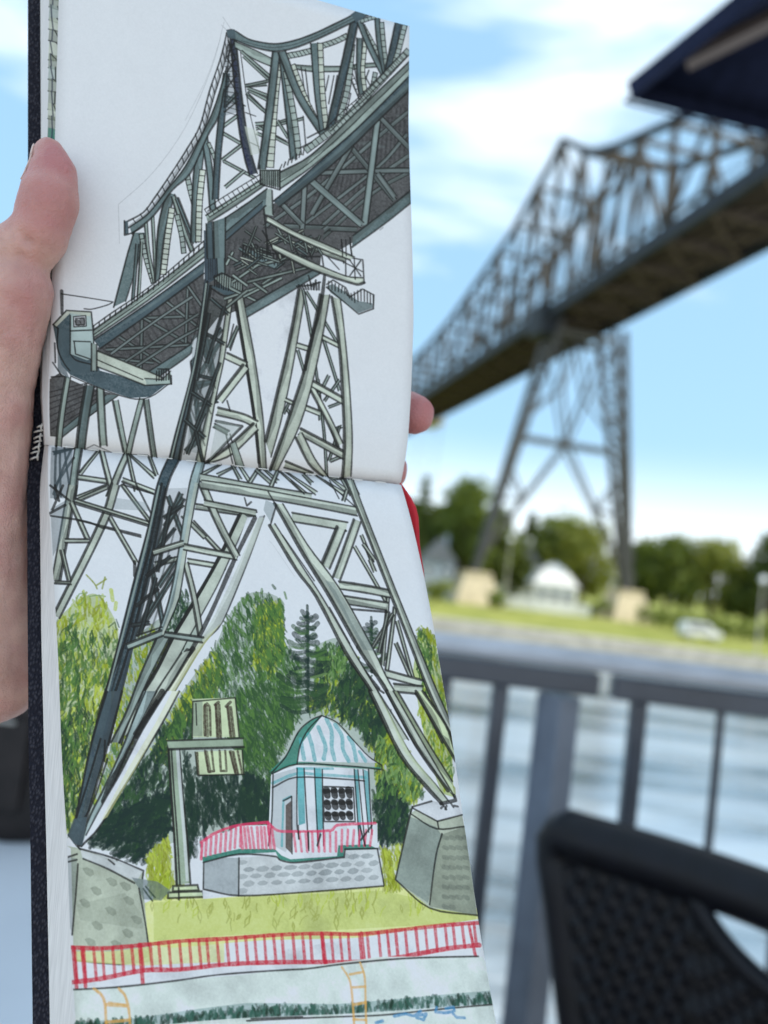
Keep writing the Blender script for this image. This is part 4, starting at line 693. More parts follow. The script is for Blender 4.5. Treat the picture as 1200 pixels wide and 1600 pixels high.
('w','d',1,0.25,[(198,791),(208,788),(211,825),(200,828)]),('l','k',4.8,0.92,[(198,789),(199,830),(220,820),(252,795)]),
('b','b',1.0,3.4,4.1,[(513,187),(577,199),(636,215)],[(516,206),(571,226),(626,237)]),
('w','b',0.9,0.1,[(669,203),(708,187),(747,168),(743,153),(705,171),(666,187)]),('l','k',2.9,0.92,[(669,203),(708,187),(747,168)]),('l','k',2.9,0.92,[(666,187),(705,171),(743,153)]),('l','k',2.6,0.92,[(673,201),(662,188)]),('l','k',2.6,0.92,[(684,197),(673,184)]),('l','k',2.6,0.92,[(695,192),(684,179)]),('l','k',2.6,0.92,[(707,188),(696,175)]),('l','k',2.6,0.92,[(718,183),(707,170)]),('l','k',2.6,0.92,[(729,177),(717,165)]),('l','k',2.6,0.92,[(740,172),(728,160)]),('l','k',2.6,0.92,[(751,166),(739,154)]),
('w','b',0.9,0.1,[(774,148),(820,120),(859,91),(852,78),(814,107),(768,134)]),('l','k',2.9,0.92,[(774,148),(820,120),(859,91)]),('l','k',2.9,0.92,[(768,134),(814,107),(852,78)]),('l','k',2.6,0.92,[(778,146),(765,136)]),('l','k',2.6,0.92,[(790,138),(777,129)]),('l','k',2.6,0.92,[(803,131),(789,122)]),('l','k',2.6,0.92,[(815,123),(802,114)]),('l','k',2.6,0.92,[(827,115),(814,107)]),('l','k',2.6,0.92,[(839,106),(825,98)]),('l','k',2.6,0.92,[(851,97),(837,89)]),('l','k',2.6,0.92,[(863,88),(849,80)]),
('b','b',1.0,3.2,4.6,[(694,215),(746,207),(838,186),(897,163),(969,139)],[(694,227),(746,224),(838,202),(897,177),(970,152)]),
('b','b',1.0,3.0,3.4,[(537,229),(618,285)],[(542,222),(623,278)]),
('b','b',1.0,3.0,3.4,[(530,216),(622,274)],[(535,209),(627,267)]),
('b','b',1.0,3.0,3.4,[(553,348),(596,378)],[(558,341),(601,371)]),
('b','b',1.0,3.0,3.4,[(580,441),(677,391)],[(578,434),(675,384)]),
('b','b',1.0,3.0,3.4,[(584,434),(667,462)],[(588,426),(671,455)]),
('b','b',1.0,3.0,3.4,[(638,416),(722,379)],[(636,409),(721,371)]),
('b','b',1.0,3.0,3.4,[(640,401),(672,447)],[(647,395),(679,441)]),
('b','b',1.0,3.0,3.4,[(635,456),(674,468)],[(639,448),(677,460)]),
('b','b',1.0,3.0,3.4,[(548,317),(625,282)],[(546,310),(623,275)]),
('b','b',1.0,3.0,3.4,[(552,323),(617,332)],[(555,315),(619,324)]),('l','k',4.0,0.92,[(714,218),(738,365)]),('l','k',4.0,0.92,[(727,221),(748,376)]),('l','k',4.0,0.92,[(722,368),(730,472)]),('l','k',4.0,0.92,[(799,225),(790,274)]),('l','k',4.0,0.92,[(815,221),(800,312)]),('l','k',4.0,0.92,[(825,219),(813,302)]),('l','k',2.9,0.92,[(863,206),(880,242),(893,280)]),('l','k',2.9,0.92,[(872,200),(889,237),(903,274)]),('l','k',2.6,0.92,[(863,206),(872,200)]),('l','k',2.6,0.92,[(869,220),(879,214)]),('l','k',2.6,0.92,[(876,235),(886,229)]),('l','k',2.6,0.92,[(882,249),(892,244)]),('l','k',2.6,0.92,[(888,265),(898,259)]),('l','k',2.6,0.92,[(893,280),(903,274)]),
('w','b',0.9,0.1,[(937,179),(928,228),(912,271),(924,274),(940,229),(950,179)]),('l','k',2.9,0.92,[(937,179),(928,228),(912,271)]),('l','k',2.9,0.92,[(950,179),(940,229),(924,274)]),('l','k',2.6,0.92,[(937,179),(950,179)]),('l','k',2.6,0.92,[(934,195),(947,195)]),('l','k',2.6,0.92,[(931,210),(944,211)]),('l','k',2.6,0.92,[(928,226),(941,227)]),('l','k',2.6,0.92,[(923,241),(935,242)]),('l','k',2.6,0.92,[(917,256),(930,258)]),('l','k',2.6,0.92,[(912,271),(924,274)]),('l','k',2.9,0.92,[(856,265),(847,313),(834,356)]),('l','k',2.9,0.92,[(868,265),(858,314),(845,357)]),('l','k',2.6,0.92,[(856,265),(868,265)]),('l','k',2.6,0.92,[(853,283),(864,283)]),('l','k',2.6,0.92,[(849,301),(861,302)]),('l','k',2.6,0.92,[(845,320),(856,320)]),('l','k',2.6,0.92,[(839,338),(851,339)]),('l','k',2.6,0.92,[(834,356),(845,357)]),('l','k',4.4,0.92,[(864,217),(898,284)]),('l','k',4.4,0.92,[(839,297),(866,338)]),('l','k',4.4,0.92,[(877,174),(891,251)]),('l','k',4.4,0.92,[(904,188),(938,241)]),('l','k',4.4,0.92,[(923,177),(904,235)]),
('w','a',0.9,0.1,[(636,201),(623,342),(610,548),(631,545),(645,339),(658,198)]),('l','k',2.9,0.92,[(636,201),(623,342),(610,548)]),('l','k',2.9,0.92,[(658,198),(645,339),(631,545)]),('l','k',2.6,0.92,[(636,201),(658,198)]),('l','k',2.6,0.92,[(634,223),(656,220)]),('l','k',2.6,0.92,[(632,244),(654,242)]),('l','k',2.6,0.92,[(630,266),(652,264)]),('l','k',2.6,0.92,[(628,288),(650,286)]),('l','k',2.6,0.92,[(626,310),(648,307)]),('l','k',2.6,0.92,[(624,332),(646,329)]),('l','k',2.6,0.92,[(623,354),(644,351)]),('l','k',2.6,0.92,[(621,375),(643,373)]),('l','k',2.6,0.92,[(620,397),(642,394)]),('l','k',2.6,0.92,[(618,419),(640,416)]),('l','k',2.6,0.92,[(617,440),(639,438)]),('l','k',2.6,0.92,[(615,462),(637,459)]),('l','k',2.6,0.92,[(614,484),(636,481)]),('l','k',2.6,0.92,[(613,505),(634,502)]),('l','k',2.6,0.92,[(611,527),(633,524)]),('l','k',2.6,0.92,[(610,548),(631,545)]),
('b','c',1.0,5.5,4.6,[(627,189),(610,364),(584,559)],[(649,187),(632,362),(606,558)]),
('b','c',1.0,5.5,4.6,[(648,207),(670,380),(682,510)],[(668,200),(689,374),(701,504)]),
('w','b',0.9,0.1,[(660,244),(687,390),(699,493),(716,487),(704,384),(677,238)]),('l','k',2.9,0.92,[(660,244),(687,390),(699,493)]),('l','k',2.9,0.92,[(677,238),(704,384),(716,487)]),('l','k',2.6,0.92,[(660,244),(677,238)]),('l','k',2.6,0.92,[(664,265),(681,258)]),('l','k',2.6,0.92,[(668,285),(685,279)]),('l','k',2.6,0.92,[(672,306),(689,299)]),('l','k',2.6,0.92,[(676,326),(693,320)]),('l','k',2.6,0.92,[(680,347),(696,341)]),('l','k',2.6,0.92,[(683,367),(700,361)]),('l','k',2.6,0.92,[(687,388),(704,382)]),('l','k',2.6,0.92,[(689,409),(706,403)]),('l','k',2.6,0.92,[(692,430),(709,424)]),('l','k',2.6,0.92,[(694,451),(711,445)]),('l','k',2.6,0.92,[(697,472),(713,466)]),('l','k',2.6,0.92,[(699,493),(716,487)]),
('w','a',0.9,0.1,[(680,222),(727,331),(766,396),(781,385),(742,321),(695,212)]),('l','k',2.9,0.92,[(680,222),(727,331),(766,396)]),('l','k',2.9,0.92,[(695,212),(742,321),(781,385)]),('l','k',2.6,0.92,[(680,222),(695,212)]),('l','k',2.6,0.92,[(686,237),(702,227)]),('l','k',2.6,0.92,[(693,252),(708,242)]),('l','k',2.6,0.92,[(699,267),(715,257)]),('l','k',2.6,0.92,[(706,282),(721,271)]),('l','k',2.6,0.92,[(712,297),(728,286)]),('l','k',2.6,0.92,[(719,312),(734,301)]),('l','k',2.6,0.92,[(725,327),(741,316)]),('l','k',2.6,0.92,[(733,341),(748,330)]),('l','k',2.6,0.92,[(741,355),(757,344)]),('l','k',2.6,0.92,[(750,369),(765,358)]),('l','k',2.6,0.92,[(758,383),(773,371)]),('l','k',2.6,0.92,[(766,396),(781,385)]),
('b','c',1.0,6.0,5.1,[(644,191),(699,312),(774,417)],[(665,178),(718,298),(792,401)]),
('b','c',1.0,5.1,5.5,[(742,139),(756,283),(772,399)],[(764,132),(778,275),(794,391)]),
('w','a',0.9,0.1,[(763,133),(772,278),(785,396),(801,391),(788,274),(779,129)]),('l','k',2.9,0.92,[(763,133),(772,278),(785,396)]),('l','k',2.9,0.92,[(779,129),(788,274),(801,391)]),('l','k',2.6,0.92,[(763,133),(779,129)]),('l','k',2.6,0.92,[(765,155),(780,151)]),('l','k',2.6,0.92,[(766,177),(782,173)]),('l','k',2.6,0.92,[(767,199),(783,195)]),('l','k',2.6,0.92,[(769,222),(784,217)]),('l','k',2.6,0.92,[(770,244),(786,239)]),('l','k',2.6,0.92,[(771,266),(787,261)]),('l','k',2.6,0.92,[(773,287),(789,283)]),('l','k',2.6,0.92,[(776,309),(791,304)]),('l','k',2.6,0.92,[(778,331),(794,326)]),('l','k',2.6,0.92,[(781,352),(796,347)]),('l','k',2.6,0.92,[(783,374),(799,369)]),('l','k',2.6,0.92,[(785,396),(801,391)]),
('w','b',0.9,0.1,[(861,109),(850,246),(824,358),(841,358),(867,245),(878,107)]),('l','k',2.9,0.92,[(861,109),(850,246),(824,358)]),('l','k',2.9,0.92,[(878,107),(867,245),(841,358)]),('l','k',2.6,0.92,[(861,109),(878,107)]),('l','k',2.6,0.92,[(859,128),(876,126)]),('l','k',2.6,0.92,[(858,147),(875,146)]),('l','k',2.6,0.92,[(856,167),(873,165)]),('l','k',2.6,0.92,[(855,186),(872,184)]),('l','k',2.6,0.92,[(853,205),(870,204)]),('l','k',2.6,0.92,[(852,224),(868,223)]),('l','k',2.6,0.92,[(850,243),(867,242)]),('l','k',2.6,0.92,[(846,262),(863,262)]),('l','k',2.6,0.92,[(842,281),(859,281)]),('l','k',2.6,0.92,[(838,300),(854,300)]),('l','k',2.6,0.92,[(833,320),(850,320)]),('l','k',2.6,0.92,[(829,339),(846,339)]),('l','k',2.6,0.92,[(824,358),(841,358)]),
('b','d',1.0,6.0,5.5,[(865,32),(833,201),(791,398)],[(888,32),(856,201),(814,398)]),
('b','c',1.0,4.6,4.6,[(884,84),(885,192),(893,265)],[(901,80),(902,188),(910,260)]),
('w','a',0.9,0.1,[(904,86),(897,183),(905,249),(918,245),(910,180),(917,84)]),('l','k',2.9,0.92,[(904,86),(897,183),(905,249)]),('l','k',2.9,0.92,[(917,84),(910,180),(918,245)]),('l','k',2.6,0.92,[(904,86),(917,84)]),('l','k',2.6,0.92,[(902,107),(915,104)]),('l','k',2.6,0.92,[(901,128),(914,125)]),('l','k',2.6,0.92,[(899,148),(913,145)]),('l','k',2.6,0.92,[(898,169),(911,166)]),('l','k',2.6,0.92,[(898,190),(911,186)]),('l','k',2.6,0.92,[(900,209),(913,206)]),('l','k',2.6,0.92,[(902,229),(915,225)]),('l','k',2.6,0.92,[(905,249),(918,245)]),
('w','b',0.9,0.1,[(895,45),(936,109),(963,170),(977,162),(949,100),(908,34)]),('l','k',2.9,0.92,[(895,45),(936,109),(963,170)]),('l','k',2.9,0.92,[(908,34),(949,100),(977,162)]),('l','k',2.6,0.92,[(895,45),(908,34)]),('l','k',2.6,0.92,[(904,58),(916,48)]),('l','k',2.6,0.92,[(912,71),(925,61)]),('l','k',2.6,0.92,[(920,85),(933,75)]),('l','k',2.6,0.92,[(929,98),(942,88)]),('l','k',2.6,0.92,[(937,111),(950,102)]),('l','k',2.6,0.92,[(943,126),(957,117)]),('l','k',2.6,0.92,[(950,141),(963,132)]),('l','k',2.6,0.92,[(956,156),(970,147)]),('l','k',2.6,0.92,[(963,170),(977,162)]),
('b','c',1.0,5.5,5.5,[(884,34),(915,101),(966,191)],[(899,23),(930,90),(981,180)]),
('b','c',1.0,4.6,4.6,[(939,4),(948,91),(966,175)],[(954,-1),(963,85),(980,169)]),
('w','b',0.9,0.1,[(954,14),(962,87),(973,166),(986,161),(975,82),(968,9)]),('l','k',2.9,0.92,[(954,14),(962,87),(973,166)]),('l','k',2.9,0.92,[(968,9),(975,82),(986,161)]),('l','k',2.6,0.92,[(954,14),(968,9)]),('l','k',2.6,0.92,[(956,33),(970,28)]),('l','k',2.6,0.92,[(958,52),(972,47)]),('l','k',2.6,0.92,[(960,71),(974,67)]),('l','k',2.6,0.92,[(963,90),(976,86)]),('l','k',2.6,0.92,[(965,109),(978,105)]),('l','k',2.6,0.92,[(968,128),(981,124)]),('l','k',2.6,0.92,[(971,147),(984,142)]),('l','k',2.6,0.92,[(973,166),(986,161)]),
('b','d',1.0,5.5,4.6,[(1005,-1),(989,84),(973,163)],[(1024,-2),(1009,84),(993,163)]),
('w','b',0.9,0.1,[(1027,0),(1008,87),(996,130),(1010,132),(1023,88),(1042,0)]),('l','k',2.9,0.92,[(1027,0),(1008,87),(996,130)]),('l','k',2.9,0.92,[(1042,0),(1023,88),(1010,132)]),('l','k',2.6,0.92,[(1027,0),(1042,0)]),('l','k',2.6,0.92,[(1024,17),(1038,17)]),('l','k',2.6,0.92,[(1020,33),(1034,33)]),('l','k',2.6,0.92,[(1017,49),(1031,50)]),('l','k',2.6,0.92,[(1013,66),(1027,66)]),('l','k',2.6,0.92,[(1009,82),(1024,83)]),('l','k',2.6,0.92,[(1005,98),(1019,99)]),('l','k',2.6,0.92,[(1000,114),(1014,116)]),('l','k',2.6,0.92,[(996,130),(1010,132)]),
('w','b',0.9,0.1,[(897,33),(923,16),(943,5),(939,-6),(919,6),(893,22)]),('l','k',2.9,0.92,[(897,33),(923,16),(943,5)]),('l','k',2.9,0.92,[(893,22),(919,6),(939,-6)]),('l','k',2.6,0.92,[(897,33),(893,22)]),('l','k',2.6,0.92,[(908,26),(904,15)]),('l','k',2.6,0.92,[(920,18),(916,8)]),('l','k',2.6,0.92,[(931,11),(927,1)]),('l','k',2.6,0.92,[(943,5),(939,-6)]),
('w','b',0.9,0.1,[(733,480),(846,370),(932,256),(1056,84),(1041,74),(917,246),(833,357),(721,466)]),('l','k',2.9,0.92,[(733,480),(846,370),(932,256),(1056,84)]),('l','k',2.9,0.92,[(721,466),(833,357),(917,246),(1041,74)]),('l','k',2.6,0.92,[(733,480),(721,466)]),('l','k',2.6,0.92,[(745,468),(733,454)]),('l','k',2.6,0.92,[(758,456),(746,442)]),('l','k',2.6,0.92,[(770,443),(758,430)]),('l','k',2.6,0.92,[(783,431),(771,418)]),('l','k',2.6,0.92,[(795,419),(783,406)]),('l','k',2.6,0.92,[(808,407),(795,394)]),('l','k',2.6,0.92,[(820,395),(808,382)]),('l','k',2.6,0.92,[(833,382),(820,370)]),('l','k',2.6,0.92,[(845,370),(833,357)]),('l','k',2.6,0.92,[(856,356),(843,344)]),('l','k',2.6,0.92,[(867,342),(854,330)]),('l','k',2.6,0.92,[(878,328),(864,316)]),('l','k',2.6,0.92,[(888,314),(875,302)]),('l','k',2.6,0.92,[(899,300),(885,288)]),('l','k',2.6,0.92,[(909,286),(896,274)]),('l','k',2.6,0.92,[(920,272),(906,260)]),('l','k',2.6,0.92,[(931,258),(917,246)]),('l','k',2.6,0.92,[(941,243),(927,232)]),('l','k',2.6,0.92,[(951,229),(937,218)]),('l','k',2.6,0.92,[(962,215),(948,203)]),('l','k',2.6,0.92,[(972,200),(958,189)]),('l','k',2.6,0.92,[(983,186),(968,175)]),('l','k',2.6,0.92,[(993,172),(979,161)]),('l','k',2.6,0.92,[(1004,157),(989,146)]),('l','k',2.6,0.92,[(1014,143),(1000,132)]),('l','k',2.6,0.92,[(1025,128),(1010,118)]),('l','k',2.6,0.92,[(1035,114),(1020,103)]),('l','k',2.6,0.92,[(1046,99),(1031,89)]),('l','k',2.6,0.92,[(1056,84),(1041,74)]),('l','k',2.9,0.92,[(806,397),(858,332),(904,282),(1042,101)]),('l','k',2.9,0.92,[(794,387),(847,322),(892,272),(1029,91)]),('l','k',2.6,0.92,[(806,397),(794,387)]),('l','k',2.6,0.92,[(818,381),(806,372)]),('l','k',2.6,0.92,[(831,366),(819,356)]),('l','k',2.6,0.92,[(843,351),(831,341)]),('l','k',2.6,0.92,[(856,335),(844,326)]),('l','k',2.6,0.92,[(869,321),(857,311)]),('l','k',2.6,0.92,[(882,306),(870,296)]),('l','k',2.6,0.92,[(896,291),(883,282)]),('l','k',2.6,0.92,[(909,276),(896,267)]),('l','k',2.6,0.92,[(921,261),(908,251)]),('l','k',2.6,0.92,[(933,245),(920,235)]),('l','k',2.6,0.92,[(945,229),(932,219)]),('l','k',2.6,0.92,[(957,213),(944,204)]),('l','k',2.6,0.92,[(969,197),(956,188)]),('l','k',2.6,0.92,[(981,181),(969,172)]),('l','k',2.6,0.92,[(993,165),(981,156)]),('l','k',2.6,0.92,[(1005,149),(993,140)]),('l','k',2.6,0.92,[(1018,133),(1005,124)]),('l','k',2.6,0.92,[(1030,117),(1017,108)]),('l','k',2.6,0.92,[(1042,101),(1029,91)]),('l','k',4.4,0.92,[(708,470),(747,443)]),('l','k',4.4,0.92,[(734,432),(800,385)]),
('b','c',1.0,4.6,5.1,[(490,160),(509,154),(551,169),(596,170),(641,163),(693,141),(751,106),(809,63),(868,15),(894,-20)],[(493,179),(516,183),(558,190),(603,191),(642,186),(693,164),(751,128),(810,85),(875,34),(941,-18)]),('l','k',2.6,0.6,[(532,180),(596,182),(641,174),(693,153),(751,117),(810,74),(875,22)]),
('w','d',0.9,0.25,[(487,161),(512,151),(516,180),(493,182)]),
('w','d',0.9,0.25,[(865,14),(901,-21),(908,11),(882,37)]),
('w','f',1,0.25,[(642,647),(838,444),(1056,201),(1052,532),(872,730),(794,790),(768,781),(535,777),(491,797),(491,765)]),('l','f2',6.5,0.55,[(655,638),(578,782)]),('l','f2',6.5,0.55,[(668,634),(594,772)]),('l','f2',6.5,0.55,[(680,631),(609,761)]),('l','f2',6.5,0.55,[(694,599),(624,751)]),('l','f2',6.5,0.55,[(706,596),(639,740)]),('l','f2',6.5,0.55,[(719,592),(654,730)]),('l','f2',6.5,0.55,[(732,560),(670,719)]),('l','f2',6.5,0.55,[(745,557),(685,708)]),('l','f2',6.5,0.55,[(758,553),(700,698)]),('l','f2',6.5,0.55,[(772,521),(716,687)]),('l','f2',6.5,0.55,[(785,517),(731,676)]),('l','f2',6.5,0.55,[(798,513),(747,666)]),('l','f2',6.5,0.55,[(811,481),(762,655)]),('l','f2',6.5,0.55,[(824,477),(778,644)]),('l','f2',6.5,0.55,[(837,473),(793,633)]),('l','f2',6.5,0.55,[(851,441),(809,622)]),('l','f2',6.5,0.55,[(864,437),(825,611)]),('l','f2',6.5,0.55,[(877,433),(840,600)]),('l','f2',6.5,0.55,[(891,401),(856,589)]),('l','f2',6.5,0.55,[(904,397),(872,578)]),('l','f2',6.5,0.55,[(918,392),(888,567)]),('l','f2',6.5,0.55,[(931,360),(904,556)]),('l','f2',6.5,0.55,[(945,356),(920,545)]),('l','f2',6.5,0.55,[(958,352),(936,534)]),('l','f2',6.5,0.55,[(972,319),(952,523)]),('l','f2',6.5,0.55,[(985,315),(968,511)]),('l','f2',6.5,0.55,[(998,310),(984,500)]),('l','f2',6.5,0.55,[(1011,278),(1000,489)]),('l','f2',6.5,0.55,[(1024,273),(1016,477)]),('l','f2',6.5,0.55,[(1038,269),(1032,466)]),('l','g',7.6,0.3,[(661,644),(719,606)]),('l','g',7.6,0.3,[(675,644),(732,609)]),('l','g',7.6,0.3,[(689,645),(745,611)]),('l','g',7.6,0.3,[(703,645),(758,613)]),('l','g',7.6,0.3,[(718,588),(771,557)]),('l','g',7.6,0.3,[(732,589),(784,559)]),('l','g',7.6,0.3,[(746,589),(797,561)]),('l','g',7.6,0.3,[(760,590),(810,563)]),('l','g',7.6,0.3,[(775,532),(824,507)]),('l','g',7.6,0.3,[(790,533),(837,509)]),('l','g',7.6,0.3,[(804,533),(850,511)]),('l','g',7.6,0.3,[(818,534),(863,513)]),('l','g',7.6,0.3,[(833,475),(877,456)]),('l','g',7.6,0.3,[(848,476),(890,458)]),('l','g',7.6,0.3,[(862,476),(903,460)]),('l','g',7.6,0.3,[(877,477),(916,462)]),('l','g',7.6,0.3,[(892,418),(931,405)]),('l','g',7.6,0.3,[(907,418),(944,407)]),('l','g',7.6,0.3,[(921,419),(957,409)]),('l','g',7.6,0.3,[(936,419),(970,411)]),('l','g',7.6,0.3,[(951,360),(985,353)]),('l','g',7.6,0.3,[(966,360),(998,355)]),('l','g',7.6,0.3,[(981,360),(1011,357)]),('l','g',7.6,0.3,[(995,361),(1024,358)]),('l','g',7.6,0.3,[(1010,301),(1038,300)]),('l','g',7.6,0.3,[(1025,301),(1052,302)]),
('b','g',1.0,2.3,2.8,[(607,736),(775,581),(1055,281)],[(600,728),(767,573),(1047,273)]),
('b','g',1.0,2.3,2.8,[(696,733),(952,485),(1049,357)],[(689,725),(945,478),(1040,350)]),
('b','g',1.0,2.3,2.8,[(747,737),(925,545),(1053,425)],[(739,730),(917,537),(1046,416)]),
('b','g',1.0,2.3,2.8,[(772,746),(937,569),(1051,480)],[(765,738),(930,561),(1045,470)]),
('b','g',1.0,3.2,4.1,[(752,545),(1051,477)],[(752,530),(1051,461)]),
('b','g',1.0,3.2,4.1,[(731,564),(893,682)],[(741,550),(904,668)]),
('b','g',1.0,3.2,4.1,[(945,333),(894,675)],[(961,332),(910,674)]),
('b','g',1.0,3.2,4.1,[(956,327),(1047,406)],[(967,314),(1059,392)]),
('b','g',1.0,3.2,4.1,[(855,433),(993,582)],[(867,421),(1005,570)]),
('b','g',1.0,3.2,4.1,[(660,727),(880,698)],[(661,711),(881,682)]),
('b','g',1.0,3.2,4.1,[(717,577),(707,729)],[(732,575),(722,728)]),
('b','g',1.0,3.2,4.1,[(640,650),(709,712)],[(651,637),(720,699)]),
('b','g',1.0,3.2,4.1,[(942,508),(993,572)],[(955,496),(1006,560)]),
('b','g',1.0,3.2,4.1,[(790,692),(739,741)],[(799,703),(748,752)]),
('b','g',1.0,3.2,4.1,[(861,428),(737,665)],[(874,434),(751,670)]),
('b','g2',1.0,3.4,4.6,[(942,334),(894,672)],[(961,332),(914,670)]),
('b','g2',1.0,3.4,4.6,[(731,567),(889,681)],[(744,549),(902,664)]),
('b','c',1.0,4.6,4.6,[(1052,532),(965,619),(869,711)],[(1050,573),(971,652),(865,748)]),('l','k',2.6,0.5,[(951,679),(961,669)]),
('b','d',1.0,3.7,4.6,[(629,649),(838,424),(1055,153)],[(648,662),(851,455),(1056,204)]),
('w','c',0.6,0.25,[(639,651),(838,437),(1055,177),(1056,191),(844,446)]),
('b','b',1.0,4.6,4.6,[(646,558),(746,482),(879,328),(1055,109)],[(649,607),(746,519),(892,366),(1055,157)]),('l','k',2.6,0.92,[(649,587),(746,502),(885,347),(1055,133)]),('l','k',3.5,0.92,[(649,548),(656,530)]),('l','k',3.5,0.92,[(661,538),(667,520)]),('l','k',3.5,0.92,[(673,528),(678,509)]),('l','k',3.5,0.92,[(685,518),(690,499)]),('l','k',3.5,0.92,[(697,508),(701,488)]),('l','k',3.5,0.92,[(708,498),(712,478)]),('l','k',3.5,0.92,[(720,488),(724,467)]),
('w','f',1,0.25,[(133,1167),(426,888),(434,1067),(392,1121),(291,1216),(243,1213),(133,1179)]),('l','f2',6.1,0.55,[(145,1168),(194,1201)]),('l','f2',6.1,0.55,[(161,1152),(209,1189)]),('l','f2',6.1,0.55,[(178,1136),(225,1177)]),('l','f2',6.1,0.55,[(194,1121),(240,1165)]),('l','f2',6.1,0.55,[(210,1105),(255,1153)]),('l','f2',6.1,0.55,[(227,1089),(271,1141)]),('l','f2',6.1,0.55,[(243,1072),(286,1129)]),('l','f2',6.1,0.55,[(260,1056),(302,1117)]),('l','f2',6.1,0.55,[(276,1040),(317,1105)]),('l','f2',6.1,0.55,[(293,1024),(333,1092)]),('l','f2',6.1,0.55,[(310,1007),(348,1080)]),('l','f2',6.1,0.55,[(326,991),(364,1068)]),('l','f2',6.1,0.55,[(343,975),(379,1055)]),('l','f2',6.1,0.55,[(359,958),(395,1043)]),('l','f2',6.1,0.55,[(376,942),(411,1030)]),('l','f2',6.1,0.55,[(393,925),(426,1018)]),
('b','g',1.0,3.2,3.7,[(257,1067),(415,1037)],[(256,1058),(414,1028)]),
('b','g',1.0,3.2,3.7,[(313,1004),(406,1065)],[(318,996),(412,1058)]),
('b','g',1.0,3.2,3.7,[(249,1070),(251,1218)],[(258,1068),(259,1217)]),
('b','g',1.0,3.2,3.7,[(251,1064),(384,1123)],[(255,1056),(388,1114)]),
('b','g',1.0,3.2,3.7,[(377,943),(376,1120)],[(385,942),(384,1119)]),
('b','g',1.0,3.2,3.7,[(190,1132),(307,1190)],[(194,1124),(311,1182)]),
('b','g',1.0,3.2,3.7,[(157,1174),(393,1125)],[(156,1165),(392,1116)]),
('b','g',1.0,3.2,3.7,[(378,952),(422,1008)],[(385,946),(429,1002)]),
('b','g',1.0,3.2,3.7,[(169,1197),(290,1193)],[(170,1188),(291,1184)]),
('b','g',1.0,2.3,2.8,[(172,1183),(289,1073),(397,982)],[(167,1177),(285,1067),(392,975)]),
('b','g',1.0,2.3,2.8,[(208,1203),(315,1113),(416,1029)],[(204,1197),(310,1107),(412,1023)]),
('b','g',1.0,2.3,2.8,[(233,1218),(340,1129),(423,1066)],[(228,1212),(335,1122),(419,1060)]),
('b','c',1.0,4.1,4.1,[(279,1215),(392,1121),(398,1104)],[(304,1230),(393,1149),(399,1129)]),
('b','d',1.0,3.7,4.1,[(120,1147),(273,1013),(429,868)],[(139,1169),(286,1036),(427,904)]),
('w','c',0.55,0.25,[(126,1152),(273,1022),(429,878),(427,890),(277,1029)]),
('b','b',1.0,4.6,4.6,[(119,1118),(272,979),(426,826)],[(120,1141),(273,1005),(429,854)]),('l','k',2.6,0.92,[(120,1131),(273,993),(429,840)]),('l','k',3.5,0.92,[(113,1111),(166,1063),(272,969),(426,808)]),('l','k',3.5,0.92,[(119,1106),(119,1120)]),('l','k',3.5,0.92,[(134,1093),(134,1106)]),('l','k',3.5,0.92,[(149,1080),(149,1093)]),('l','k',3.5,0.92,[(164,1067),(163,1080)]),('l','k',3.5,0.92,[(179,1053),(178,1067)]),('l','k',3.5,0.92,[(194,1040),(193,1054)]),('l','k',3.5,0.92,[(209,1027),(208,1041)]),('l','k',3.5,0.92,[(224,1014),(223,1028)]),('l','k',3.5,0.92,[(239,1001),(238,1015)]),('l','k',3.5,0.92,[(254,987),(253,1001)]),('l','k',3.5,0.92,[(269,974),(268,988)]),('l','k',3.5,0.92,[(285,961),(283,975)]),('l','k',3.5,0.92,[(298,946),(297,960)]),('l','k',3.5,0.92,[(312,931),(311,946)]),('l','k',3.5,0.92,[(326,915),(325,931)]),('l','k',3.5,0.92,[(340,900),(340,917)]),('l','k',3.5,0.92,[(355,885),(354,902)]),('l','k',3.5,0.92,[(369,870),(368,887)]),('l','k',3.5,0.92,[(383,855),(383,872)]),('l','k',3.5,0.92,[(397,839),(397,857)]),('l','k',3.5,0.92,[(412,824),(411,842)]),('l','k',3.5,0.92,[(426,808),(426,827)]),('l','k',8.8,0.92,[(27,1020),(30,1084)]),('l','k',3.3,0.92,[(26,1028),(93,1028),(171,1029),(156,1040),(112,1059),(91,1061)]),
('w','d',1,0.25,[(121,1181),(141,1233),(274,1252),(341,1237),(285,1290),(228,1301),(124,1277),(60,1256),(33,1229),(56,1202)]),('l','k',3.5,0.92,[(341,1240),(285,1290),(228,1301),(124,1278),(60,1259)]),
('w','d',0.8,0.25,[(20,1177),(39,1223),(58,1269),(24,1249)]),
('b','a',1.0,4.6,4.6,[(130,1176),(273,1215),(319,1229)],[(122,1220),(195,1238),(269,1258)]),('l','k',3.3,0.92,[(128,1201),(262,1242)]),
('b','b',1.0,3.4,4.1,[(268,1238),(317,1234),(340,1206)],[(275,1257),(344,1244),(342,1219)]),('l','k',4.4,0.92,[(300,1212),(301,1240)]),('l','k',4.4,0.92,[(307,1210),(308,1238)]),('l','k',4.4,0.92,[(314,1207),(315,1237)]),('l','k',4.4,0.92,[(320,1205),(321,1235)]),('l','k',4.4,0.92,[(327,1203),(328,1234)]),('l','k',4.4,0.92,[(334,1201),(335,1232)]),('l','k',4.4,0.92,[(303,1205),(334,1201),(343,1243)]),
('w','d',1,0,[(6,1119),(53,1077),(120,1147),(126,1235),(60,1257),(33,1231),(18,1177)]),
('w','d',0.9,0.25,[(6,1121),(54,1126),(56,1199),(36,1223),(20,1183)]),
('w','sb',1,0.25,[(53,1077),(111,1067),(120,1147),(117,1203),(104,1208),(56,1196)]),
